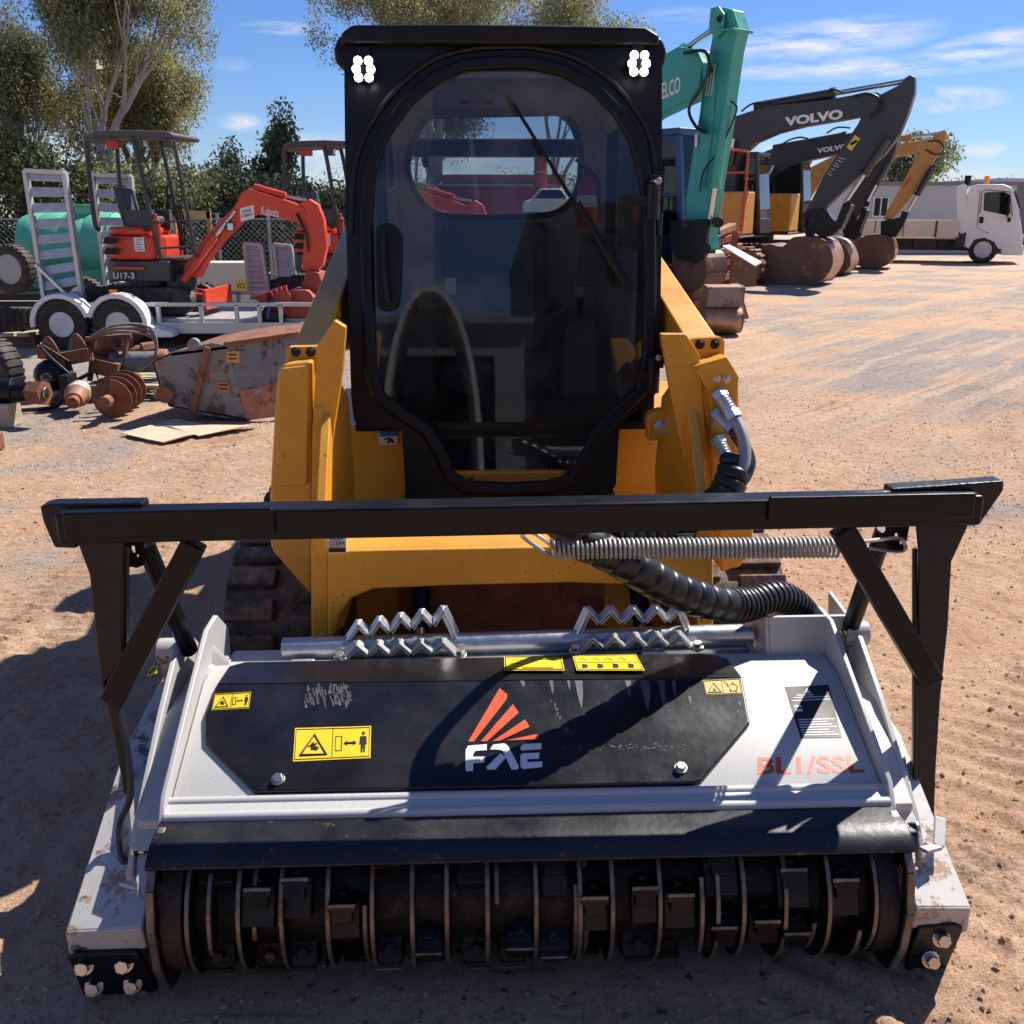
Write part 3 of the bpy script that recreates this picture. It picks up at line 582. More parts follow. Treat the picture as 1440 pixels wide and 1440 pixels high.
# ---- lift arms
def arm(side):
    s = side
    if s < 0:
        a0, a1 = pj(436, 500, 1.30), pj(478, 348, 2.45); xo, xi = pj(410, 487, 1.30).x, pj(455, 487, 1.30).x
    else:
        a0, a1 = pj(992, 488, 1.30), pj(950, 360, 2.15); xo, xi = pj(1020, 480, 1.30).x, pj(971, 489, 1.30).x
    zk = pj(436 if s < 0 else 995, 489, 1.30).z; zm = pj(480 if s < 0 else 944, 346 if s < 0 else 360, 2.45).z; sl = (zm - zk) / 1.15
    xm = (xo + xi) / 2; wd = abs(xo - xi)
    b = B('cat_yellow'); pr = [(1.24, zk - .19), (1.26, zk - .03), (1.30, zk), (3.3, zk + sl * 2.0), (3.62, zk + sl * 2.1), (3.66, zk + sl * 1.4), (3.2, zk + sl * 2 - .24), (1.55, zk - .16), (1.48, zk - .30)]
    b.plate(pr, [], lambda u, v, t: Vector((t, u, v)), xo, xi); ar = b.build('lift_arm', ld, .010)
    b = B('cat_yellow'); b.plate([(3.28, .9), (3.72, .9), (3.70, 1.9), (3.60, 2.05), (3.46, 2.05), (3.34, 1.9)], [], lambda u, v, t: Vector((t, u, v)), xo + s * .004, xi - s * .004); b.build('rear_tower', ld, .012)
    # inner leg plate down to the coupler
    b = B('cat_yellow')
    if s < 0:
        up_ = [(446, 486), (470, 450), (486, 460), (482, 520), (470, 600), (462, 700), (462, 760), (437, 760), (439, 600)]; leg = [(437, 752), (462, 752), (462, 898), (438, 900)]
    else:
        up_ = [(930, 470), (965, 470), (984, 500), (992, 600), (992, 700), (1003, 752), (978, 752), (962, 640), (945, 560)]; leg = [(978, 742), (1003, 742), (1003, 880), (980, 882)]
    front(leg, .83, .87, b); b.build('leg_plate', ar, .004); b = B('cat_yellow'); front(up_, 1.12, 1.16, b); b.build('leg_plate', ar, .004)
    b = B('cat_yellow'); xx = pj(449 if s < 0 else 992, 760, .86).x; b.plate([(.872, .50), (1.16, .40), (1.5, .40), (1.62, .8), (1.55, zk - .2), (1.26, zk - .06), (1.1, 1.1), (.872, .82)], [], lambda u, v, t: Vector((t, u, v)), xx - .014, xx + .014); b.build('leg', ar, .004)
    b = B('cat_yellow')
    if s < 0:
        front([(400, 512), (438, 508), (440, 690), (437, 836), (380, 770), (379, 700), (387, 560), (391, 520)], 1.13, 1.42, b); bo = b.build('leg_housing', ar, .012, seg=3)
        b = B('cat_yellow'); front(smooth2([(396, 518), (432, 514), (434, 520), (432, 680), (426, 684), (392, 684), (387, 678), (392, 530)], 1), 1.115, 1.13, b); b.build('cover', bo, .006)
        b = B('cat_yellow'); front([(402, 492), (406, 488), (448, 487), (452, 491), (452, 512), (402, 512)], 1.20, 1.24, b); b.m('worn_black')
        for px in (416, 437): b.bolt(pj(px, 495, 1.20), (0, -1, 0), .011, .014)
        b.build('bolt_tab', ar, .006)
    else:
        front([(974, 512), (1022, 500), (1040, 530), (1041, 640), (1036, 700), (1060, 742), (1060, 770), (1040, 800), (1010, 800), (1002, 700), (996, 610), (974, 520)], 1.13, 1.42, b); bo = b.build('leg_housing', ar, .012, seg=3)
        b = B('cat_yellow'); front([(975, 515), (1022, 502), (1039, 530), (1036, 556), (1034, 640), (1000, 646), (1000, 556)], 1.10, 1.13, b); b.m('worn_black')
        for px in (1008, 1022): b.m('bolt_steel').bolt(pj(px, 533, 1.10), (0, -1, 0), .009, .012)
        b.build('valve_block', bo, .008)
        b = B('cat_yellow'); front([(968, 480), (975, 476), (1013, 474), (1019, 479), (1019, 502), (968, 512)], 1.20, 1.24, b); b.m('worn_black')
        for px in (984, 1005): b.bolt(pj(px, 484, 1.20), (0, -1, 0), .011, .014)
        b.build('bolt_tab', ar, .006)
    return ar
al = arm(-1); arr = arm(1)
b = B('cab_black'); z1, z0 = pj(700, 196, 3.5).z, pj(700, 221, 3.5).z; b.bx(-.66, .76, 3.42, 3.56, z0, z1); b.build('rear_crossbar', ld, .02)
# cross member between the arm legs with arched underside
b = B('cat_yellow'); front([(461, 775), (1003, 765), (1003, 882), (988, 880), (982, 846), (960, 826), (800, 820), (640, 824), (524, 829), (494, 842), (478, 864), (470, 896), (461, 897)], .80, .83, b)
zc, zc2 = pj(700, 775, .80).z, pj(700, 752, .80).z; xl, xr = pj(462, 752, .80).x, pj(1003, 742, .80).x
b.prism([(xl, .797, zc), (xl, .815, zc + .012), (xl, .90, zc + .035), (xl, 1.15, zc + .02), (xl, 1.15, zc - .04), (xl, .832, zc - .04)], (xr - xl, 0, 0)); b.build('cross_member', ld, .008)
b = B('cat_yellow'); xx = pj(1036, 760, 1.13).x; front([(1012, 742), (1058, 740), (1060, 770), (1044, 792), (1015, 806)], 1.12, 1.15, b); b.build('lower_gusset', ld, .006); b = B('cat_yellow'); front([(380, 756), (438, 752), (437, 836), (384, 776)], 1.10, 1.128, b); b.build('lower_gusset', ld, .006)
# pivot lug with its big bolt on the right
b = B('cat_yellow'); front([(910, 592), (914, 582), (930, 576), (948, 582), (958, 604), (958, 619), (911, 620)], 1.50, 1.56, b); lug = b.build('pivot_lug', ld, .006)
b = B('bolt_steel'); c0 = pj(931, 600, 1.50); b.tube([c0 + Vector((0, -.012, 0)), c0], .030, 20); b.tube([c0 + Vector((0, -.045, 0)), c0 + Vector((0, -.012, 0))], [.020, .023], 6); b.build('pivot_bolt', lug, .002)
# gloomy interior of the coupler: brown back plate and tilt cylinders
b = B('rust'); b.bx(pj(560, 850, 1.5).x, pj(850, 850, 1.5).x, 1.5, 1.54, .15, .62); b.m('cat_yellow').bx(pj(500, 850, 1.55).x, pj(960, 850, 1.55).x, 1.55, 1.60, .2, .66); b.build('coupler_plate', ld, .004)
for px in (590, 905):
    b = B('black_paint'); c0 = pj(px, 860, 1.35); b.cyl((c0.x, 1.35, .30), (c0.x, 1.75, .56), .032); b.m('chrome').cyl((c0.x, 1.28, .22), (c0.x, 1.36, .31), .02); b.build('tilt_cylinder', ld)
# decals
def dq(px0, py0, px1, py1, y): return [pj(px0, py1, y), pj(px1, py1, y), pj(px1, py0, y), pj(px0, py0, y)]
b = B('decal_white'); y = yc - .004; front([(533, 606), (559, 605), (559, 625), (533, 626)], y - .002, yc, b); b.m('decal_blue'); front([(534, 607), (558, 606), (558, 613), (534, 614)], y - .0045, y - .0025, b); b.m('decal_black')
b.tube(pts([(540, 618), (547, 616), (553, 622)], y - .004), .004, 6); b.tube(pts([(545, 624), (548, 618)], y - .004), .004, 6); b.build('safety_sticker', ch)
yk = .79; b = B('decal_white'); front([(461, 753), (487, 752), (487, 777), (461, 778)], yk, yk + .004, b); b.m('decal_black'); b.text('KEEP', dq(464, 754, 484, 759.5, yk - .0005), .0006, .02); b.text('CLEAR', dq(462.5, 761, 485.5, 767, yk - .0005), .0006, .02)
front([(462, 771), (486, 770.5), (486, 776.5), (462, 777)], yk - .0008, yk - .0002, b); b.m('decal_orange'); front([(462, 768.8), (486, 768.3), (486, 769.6), (462, 770.1)], yk - .0008, yk - .0002, b); b.build('keep_clear_sticker', ld)
b = B('decal_black'); front([(952, 752), (977, 751), (977, 766), (952, 767)], .79, .7965, b); b.m('decal_white')
for k in range(5): front([(954, 754 + k * 2.3), (975, 753.5 + k * 2.3), (975, 754.3 + k * 2.3), (954, 754.8 + k * 2.3)], .7885, .7898, b)
b.build('spec_plate', ld)
# ---- rubber tracks
def track(s):
    xc = .03 + s * .76; wd = .40
    path = []
    A, r1 = Vector((1.52, .27)), .255; C, r2 = Vector((3.35, .33)), .30; T, r3 = Vector((3.3, .40)), .26
    for a in np.linspace(200, 95, 9): path.append((A.x + r1 * math.cos(R(a)), A.y + r1 * math.sin(R(a))))
    for a in np.linspace(95, -75, 13): path.append((T.x + r3 * math.cos(R(a)), T.y + r3 * math.sin(R(a))))
    path.append((2.9, .03)); path.append((2.2, .018)); path.append((1.7, .018))
    for a in np.linspace(262, 215, 5): path.append((A.x + r1 * math.cos(R(a)), A.y + r1 * math.sin(R(a))))
    # resample evenly
    P = [Vector((a, b_, 0)) for a, b_ in path]; P.append(P[0]); L_ = [0]
    for i in range(len(P) - 1): L_.append(L_[-1] + (P[i + 1] - P[i]).length)
    def at(d):
        d %= L_[-1]
        for i in range(len(P) - 1):
            if L_[i + 1] >= d: t = (d - L_[i]) / max(1e-6, L_[i + 1] - L_[i]); return P[i].lerp(P[i + 1], t)
    n = 48; c0 = [at(L_[-1] * i / n) for i in range(n)]; cen = sum(c0, Vector()) / n
    b = B('track_rubber'); vs = []; fs = []
    for i in range(n):
        t = (c0[(i + 1) % n] - c0[i - 1]).normalized(); nr = Vector((-t.y, t.x, 0)); nr = nr if nr.dot(c0[i] - cen) > 0 else -nr
        for k, (x, q) in enumerate(((-wd / 2, 0), (wd / 2, 0), (wd / 2, -.03), (-wd / 2, -.03))): p = c0[i] + nr * q; vs.append((xc + x, p.x, p.y))
    for i in range(n):
        j = (i + 1) % n
        for k in range(4): k2 = (k + 1) % 4; fs.append((i * 4 + k, i * 4 + k2, j * 4 + k2, j * 4 + k))
    b.add(vs, fs); tr = b.build('rubber_track', ld, 0, smooth=30)
    b = B('track_rubber'); m = 46
    for i in range(m):
        d = L_[-1] * i / m; p = at(d); t = (at(d + .02) - at(d - .02)).normalized(); nr = Vector((-t.y, t.x, 0)); nr = nr if nr.dot(p - cen) > 0 else -nr
        for x0, x1, dd in ((-wd / 2 + .005, -.03, 0), (.03, wd / 2 - .005, .55)):
            pp = at(d + dd * L_[-1] / m); a = Vector((xc + x0, pp.x, pp.y)); c_ = Vector((xc + x1, pp.x, pp.y)); up = Vector((0, nr.x, nr.y))
            b.beam(a + up * .016, c_ + up * .016, .075, .034, up)
    b.build('tread_lugs', tr, .007)
    b = B('worn_black'); b.cyl((xc - .06, A.x, A.y), (xc + .06, A.x, A.y), r1 - .035, seg=28); b.cyl((xc - .12, A.x, A.y), (xc + .12, A.x, A.y), .07); b.build('idler_wheel', ld, .006)
    b = B('worn_black'); b.cyl((xc - .05, T.x, T.y), (xc + .05, T.x, T.y), r3 - .035, seg=24); b.cyl((xc - .12, T.x, T.y), (xc + .12, T.x, T.y), .11); b.build('sprocket', ld, .006)
    b = B('cat_yellow'); b.bx(xc - .09, xc + .09, 1.6, 3.3, .14, .36); b.m('worn_black')
    for k in range(5): b.cyl((xc - .13, 1.75 + k * .32, .11), (xc + .13, 1.75 + k * .32, .11), .075)
    b.build('track_frame', ld, .01)
track(-1); track(1)
# ---- hydraulic hose fittings and the lines that run down to the mulcher
for px, py, qx, qy in ((1010, 552, 1034, 590), (1006, 582, 1032, 606), (1008, 617, 1026, 655)):
    b = B('galv'); a, c0 = pj(px, py, 1.09), pj(qx, qy, 1.02); d = (c0 - a); b.tube([a, a + d * .25], .026, 6); b.tube([a + d * .25, a + d * .75], .021, 16); b.tube([a + d * .75, c0], .026, 6)
    for k in range(4): b.tube([a + d * (.32 + k * .1), a + d * (.36 + k * .1)], .0235, 14)
    b.build('hose_coupling', ld, .003)
for k, lst in enumerate(([(1034, 590), (1046, 620), (1044, 660), (1020, 700)], [(1032, 606), (1052, 640), (1050, 665), (1024, 702)], [(1026, 655), (1036, 672), (1016, 700)])):
    b = B('hose' if k else 'galv_dull'); b.tube([pj(px, py, 1.02 - .12 * i / 3) for i, (px, py) in enumerate(lst)], .019, 10, smooth=6); b.build('hydraulic_hose', ld)
# ================================================================ mulching head (machine frame)
MO = Vector((.03, .4, 0))
mu = thing('forestry_mulcher', 'silver forestry mulching head with a toothed drum, black cover panel and black push bar', 'mulcher', MO, True)
XL, XR = -.785, .865
Hp = [(.155, .385), (.175, .405), (.50, .535), (.625, .537), (.64, .50), (.84, .47)]
P0 = Vector((0, .175, .405)); Nn = Vector((0, -(.535 - .405), .325)).normalized()
P1 = Vector((0, .50, .535)); N1 = Vector((0, -.002, .125)).normalized()
def hp(px, py, h=0.): return pplane(px, py, P0 + Nn * h, Nn)
def hp1(px, py, h=0.): return pplane(px, py, P1 + N1 * h, N1)
b = B('silver_paint'); pr = Hp + [(.84, .45), (.63, .48), (.48, .49), (.19, .375)]
b.prism([(XL, y, z) for y, z in pr], (XR - XL, 0, 0)); hood = b.build('hood', mu, .006)
b = B('silver_paint'); b.tube([(XL, .168, .402), (XR, .168, .402)], .012, 12); b.tube([(XL, .128, .388), (XR, .128, .388)], .013, 12); b.prism([(XL, .128, .398), (XL, .17, .408), (XL, .17, .38), (XL, .12, .37)], (XR - XL, 0, 0)); b.build('front_fold', hood)
# worn black lip over the drum
b = B('lip_black'); pr = [(.128, .380), (.118, .386), (.06, .384), (.03, .378), (.004, .364), (-.006, .352), (-.004, .345), (.02, .358), (.118, .370)]
b.prism([(XL - .01, y, z) for y, z in pr], (XR - XL + .02, 0, 0)); lip = b.build('drum_lip', mu, .004)
# black cover panel with a fold
pan = [(357, 1113), (288, 1043), (288, 1006), (306, 960)]; panr = [(1046, 955), (1055, 1016), (986, 1098), (972, 1101)]
b = B('panel_black'); lo = [hp(a, c, .012) for a, c in [(357, 1113), (288, 1043), (287, 1006), (304, 962)]] ; ro = [hp(a, c, .012) for a, c in [(1044, 952), (1055, 1016), (986, 1098), (974, 1101)]]
def hood2(v, t):  # hood-plane coordinates
    return v
loop = lo + ro
b.prism(loop, -Nn * .016); c4 = [hp(304, 962, .012), hp(1044, 952, .012), hp1(1022, 924, .014), hp1(990, 918, .014), hp1(345, 930, .014), hp1(322, 936, .014)]
b.prism(c4, (0, .004, -.018)); pnl = b.build('cover_panel', mu, .005)
for px, py in ((391, 1097), (957, 1081)): b = B('bolt_steel'); b.bolt(hp(px, py, .012), Nn, .012, .014); b.build('panel_bolt', pnl, .001)
# scuffs rubbed through the paint near the fold
b = B('scuff'); rs = random.Random(3)
for px, py, w_, h_ in ((776, 966, 5, 20), (777, 990, 3, 14), (800, 958, 4, 14), (815, 972, 10, 40), (884, 966, 7, 26), (908, 980, 12, 44), (931, 976, 9, 38), (948, 968, 5, 24), (735, 962, 6, 9), (970, 985, 4, 12), (1040, 990, 3, 8)):
    top = 957 if h_ > 12 else py - h_ / 2
    b.prism([hp(px - w_ * .7, top, .0126), hp(px + w_ * .4, top, .0126), hp(px + w_ * .5, top + h_ * .55, .0126), hp(px + w_ * .3, top + h_ * 1.0, .0126), hp(px - w_ * .1, top + h_ * .7, .0126)], Nn * .0003)
for k in range(90):
    px = 428 + rs.random() * 66; py = 960 + rs.random() * 26; l = 3 + rs.random() * 9
    b.prism([hp(px, py, .0126), hp(px + .8, py, .0126), hp(px + 1.6 + rs.random() * 2.5, py + l, .0126), hp(px + 1, py + l, .0126)], Nn * .0003)
for k in range(60):
    px = 780 + rs.random() * 190; py = 1050 + rs.gauss(0, 2.5); l = 1 + rs.random() * 3
    b.prism([hp(px, py, .0126), hp(px + l, py, .0126), hp(px + l, py + 1, .0126), hp(px, py + 1, .0126)], Nn * .0003)
for k in range(26):
    t = rs.random(); px = 775 + t * 30 + rs.gauss(0, 3); py = 985 + t * 55; l = 1 + rs.random() * 3
    b.prism([hp(px, py, .0126), hp(px + 1.5, py, .0126), hp(px + 2, py + l + 1, .0126), hp(px, py + l, .0126)], Nn * .0003)
b.build('paint_scuffs', pnl)
# emblem and lettering
def c8(lst): return [hp(560 + x / 2.667, 860 + y / 2.667, .0129) for x, y in lst]
b = B('decal_orange')
for l in ([(262, 489), (380, 288), (410, 312), (406, 330), (283, 489)], [(309, 488), (430, 348), (452, 380), (334, 487)], [(354, 487), (476, 405), (493, 433), (382, 485)], [(404, 484), (522, 460), (526, 479), (420, 484)]): b.prism(c8(l), Nn * .0012)
b.m('decal_white')
for l in ([(253, 520), (262, 504), (332, 498), (332, 521), (290, 523), (281, 534), (281, 598), (256, 599), (252, 590)], [(281, 546), (326, 545), (322, 566), (281, 569)],
          [(344, 518), (356, 500), (398, 495), (412, 505), (452, 580), (448, 592), (425, 593), (391, 522), (378, 519)], [(384, 532), (404, 548), (364, 593), (333, 594), (331, 584)],
          [(458, 512), (468, 498), (537, 494), (537, 516), (462, 521)], [(458, 541), (466, 533), (531, 530), (527, 552), (484, 554), (484, 566), (540, 563), (540, 583), (468, 591), (459, 582)]): b.prism(c8(l), Nn * .0012)
b.build('emblem', pnl)
def hquad(p, h=.0130, f=hp): return [f(a, c, h) for a, c in p]          # bl br tr tl
def warn(name, q, par, mats=('decal_yellow', 'decal_black'), pict=0, f=hp, h=.0126):
    b = B(mats[0]); c = [f(a, d, h) for a, d in q]; n = (c[1] - c[0]).cross(c[3] - c[0]).normalized(); b.prism(c, n * .0006); b.m(mats[1])
    def uv(u, v, e=.0009): return c[0] * (1 - u) * (1 - v) + c[1] * u * (1 - v) + c[2] * u * v + c[3] * (1 - u) * v + n * e
    def st(P, r=.0016): b.tube([uv(*p) for p in P], r, 5)
    def pf(P): b.prism([uv(*p) for p in P], n * .0004)
    def frame(u0, v0, u1, v1, r=.0011): st([(u0, v0), (u1, v0), (u1, v1), (u0, v1), (u0, v0)], r)
    H = (c[3] - c[0]).length; k = H / .05
    frame(.02, .05, .98, .95)
    if pict == 0:      # triangle, box, double arrow, standing man
        st([(.09, .17), (.43, .17), (.26, .78), (.09, .17)], .0016 * k); pf([(.22, .32), (.30, .29), (.33, .38), (.27, .44), (.25, .56), (.22, .50)]); st([(.19, .42), (.30, .50)], .0011 * k); st([(.5, .06), (.5, .94)], .0008)
        frame(.54, .26, .62, .70); st([(.66, .48), (.80, .48)], .0014 * k); pf([(.645, .48), (.69, .40), (.69, .56)]); pf([(.815, .48), (.77, .40), (.77, .56)])
        pf([(.85, .42), (.86, .68), (.94, .68), (.95, .42), (.93, .42), (.925, .18), (.905, .18), (.90, .40), (.89, .18), (.87, .18), (.87, .42)]); pf([(.885 + .022 * math.cos(a), .77 + .055 * math.sin(a)) for a in np.linspace(0, 5.6, 8)] if 0 else [(.90 + .022 * math.cos(a), .77 + .055 * math.sin(a)) for a in np.linspace(0, 5.5, 8)])
    elif pict == 1:    # triangle and a drum throwing pieces
        st([(.08, .17), (.44, .17), (.26, .78), (.08, .17)], .0014 * k); pf([(.20, .26), (.31, .26), (.28, .42), (.24, .42)]); st([(.5, .06), (.5, .94)], .0008); st([(.56, .85), (.66, .62), (.60, .55)], .0008)
        st([(.78 + .11 * math.cos(a), .42 + .24 * math.sin(a)) for a in np.linspace(0, 6.28, 13)], .001); 
        for a in np.linspace(0, 6.28, 6): st([(.78 + .11 * math.cos(a), .42 + .24 * math.sin(a)), (.78 + .16 * math.cos(a + .3), .42 + .34 * math.sin(a + .3))], .001)
    elif pict == 2:    # lines of small print
        st([(.12, .72), (.88, .75)], .0009); st([(.10, .45), (.2, .5), (.3, .42), (.42, .48)], .0008); st([(.3, .16), (.82, .16)], .0016); frame(.03, .08, .97, .92)
    elif pict == 3:    # six little drawings
        for i in range(4): st([(.07 + i * .2, .62), (.13 + i * .2, .80), (.19 + i * .2, .62)], .0009)
        st([(.03, .5), (.97, .5)], .0008)
        for i in range(4): pf([(.09 + i * .23, .14), (.17 + i * .23, .16), (.19 + i * .23, .36), (.11 + i * .23, .42)])
    elif pict == 4:
        st([(.5, .1), (.9, .9)], .003); st([(.2, .2), (.4, .8), (.6, .3)], .003)
    return b.build(name, par)
warn('warning_sticker', [(412, 1071), (521, 1066), (522, 1021), (415, 1024)], pnl)
warn('warning_sticker', [(297, 999), (350, 996), (353, 973), (302, 976)], pnl)
warn('warning_sticker', [(993, 978), (1044, 976), (1040, 954), (988, 957)], pnl, ('decal_dim_yellow', 'decal_black'), 1)
warn('warning_sticker', [(709, 943), (794, 943), (790, 923), (709, 923)], pnl, pict=2, f=hp1, h=.0146)
warn('warning_sticker', [(811, 943), (907, 943), (894, 920), (805, 922)], pnl, pict=3, f=hp1, h=.0146)
# info plate and model lettering on the silver sheet
b = B('decal_black'); q = hquad([(1126, 1038), (1184, 1037), (1165, 963), (1104, 966)], .0006); b.prism(q, Nn * .0005); b.m('decal_white')
def quv(u, v, e=.0008): return q[0] * (1 - u) * (1 - v) + q[1] * u * (1 - v) + q[2] * u * v + q[3] * (1 - u) * v + Nn * e
def qr(u0, v0, u1, v1): b.prism([quv(u0, v0), quv(u1, v0), quv(u1, v1), quv(u0, v1)], Nn * .0003)
for k in range(7): qr(.06, .045 + k * .048, .94 - (k % 3) * .1, .062 + k * .048)
qr(.12, .765, .92, .78); qr(.05, .71, .95, .725); qr(.2, .81, .6, .825); b.prism([quv(.40, .85), (quv(.56, .85)), quv(.48, .95)], Nn * .0003); qr(.08, .5, .24, .55); qr(.08, .58, .24, .62)
b.build('info_plate', hood)
b = B('decal_orange'); b.text('BL1/SSL', hquad([(1065, 1089), (1216, 1087), (1210, 1062), (1066, 1065)], .0003), .0004, .024); b.build('model_lettering', hood)
# rail (pipe) across the back, serrated grips, clamps
b = B('galv'); ra = pj(398, 912, .70); rb = pj(1057, 892, .70); b.cyl(ra, rb, .030, seg=28); b.m('galv').beam(ra + Vector((.03, -.02, -.035)), rb + Vector((-.02, -.02, -.035)), .03, .02); rail = b.build('rear_rail', mu, .002)
def rp(px, dy, dz): q_ = pj(px, 900, .70); t = (q_.x - ra.x) / (rb.x - ra.x); return ra.lerp(rb, t) + Vector((0, dy, dz))
for x0, x1 in ((487, 643), (810, 967)):
    for up in (1, 0):
        b = B('galv' if up else 'galv_dull')
        if up:
            Pz = [(0, .0), (.02, .035), (.10, .075)] if x0 < 600 else [(0, 0), (.03, .04), (.12, .085)]
            n = 4; a0_, a1_ = (.10, .90) if x0 > 600 else (.12, .88)
            P = [(0., -.01), (0., .02)]
            base, top = (.062, .095) if x0 > 600 else (.045, .075)
            for i in range(n + 1):
                t = a0_ + (a1_ - a0_) * i / n; g = (i / n) * .035 if x0 < 600 else 0
                P.append((t, top + g))
                if i < n: P.append((a0_ + (a1_ - a0_) * (i + .5) / n, base - .005 + g))
            P += [(1., .02), (1., -.01)]
            path = [rp(x0 + (x1 - x0) * t, -.004, h_) for t, h_ in P]
        else:
            P = [(-.06, -.035), (.0, -.03)]; n = 4
            for i in range(n + 1):
                P.append((.12 + .76 * i / n, .005))
                if i < n: P.append((.12 + .76 * (i + .5) / n, -.024))
            P += [(.98, -.03), (1.06, -.035)]
            path = [rp(x0 + (x1 - x0) * t, -.070 + (.012 if 0 < t < 1 else 0), h_ + .032) for t, h_ in P]
        for i in range(len(path) - 1):
            for off in (-.012, 0, .012):
                b.beam(path[i] + Vector((0, off, 0)), path[i + 1] + Vector((0, off, 0)), .008, .004, (0, -.3, 1))
            b.beam(path[i] + Vector((0, 0, -.003)), path[i + 1] + Vector((0, 0, -.003)), .034, .003, (0, -.3, 1))
        if not up:
            b.m('bolt_steel')
            for t in (-.03, 1.03): b.bolt(rp(x0 + (x1 - x0) * t, -.075, -.002), (0, -.2, 1), .013, .02)
        b.build('serrated_grip', rail, .001)
for px in (430, 915):
    b = B('galv'); c0 = rp(px, -.05, -.025); b.cyl(c0 + Vector((-.035, 0, 0)), c0 + Vector((.03, 0, 0)), .014); b.box(c0 + Vector((0, -.02, -.015)), (.034, .075, .016), (R(22), 0, 0)); b.build('rail_clamp', rail, .004)
# upright silver box behind the hood (hose guard)
y = .60; c_ = [pj(1081, 868, y + .03), pj(1190, 866, y + .03), pj(1197, 955, y), pj(1085, 959, y)]
b = B('silver_paint'); b.prism(c_, (0, .012, .001)); b.prism([c_[1], c_[2], c_[2] + Vector((.012, .22, 0)), c_[1] + Vector((.012, .18, 0))], (.012, 0, 0)); b.prism([c_[0], c_[3], c_[3] + Vector((-.012, .2, 0)), c_[0] + Vector((-.012, .16, 0))], (-.010, 0, 0))
b.tube([c_[3], c_[2]], .009, 8); b.beam(pj(1045, 902, .70), pj(1083, 952, y), .012, .03); b.build('hose_guard', mu, .003)
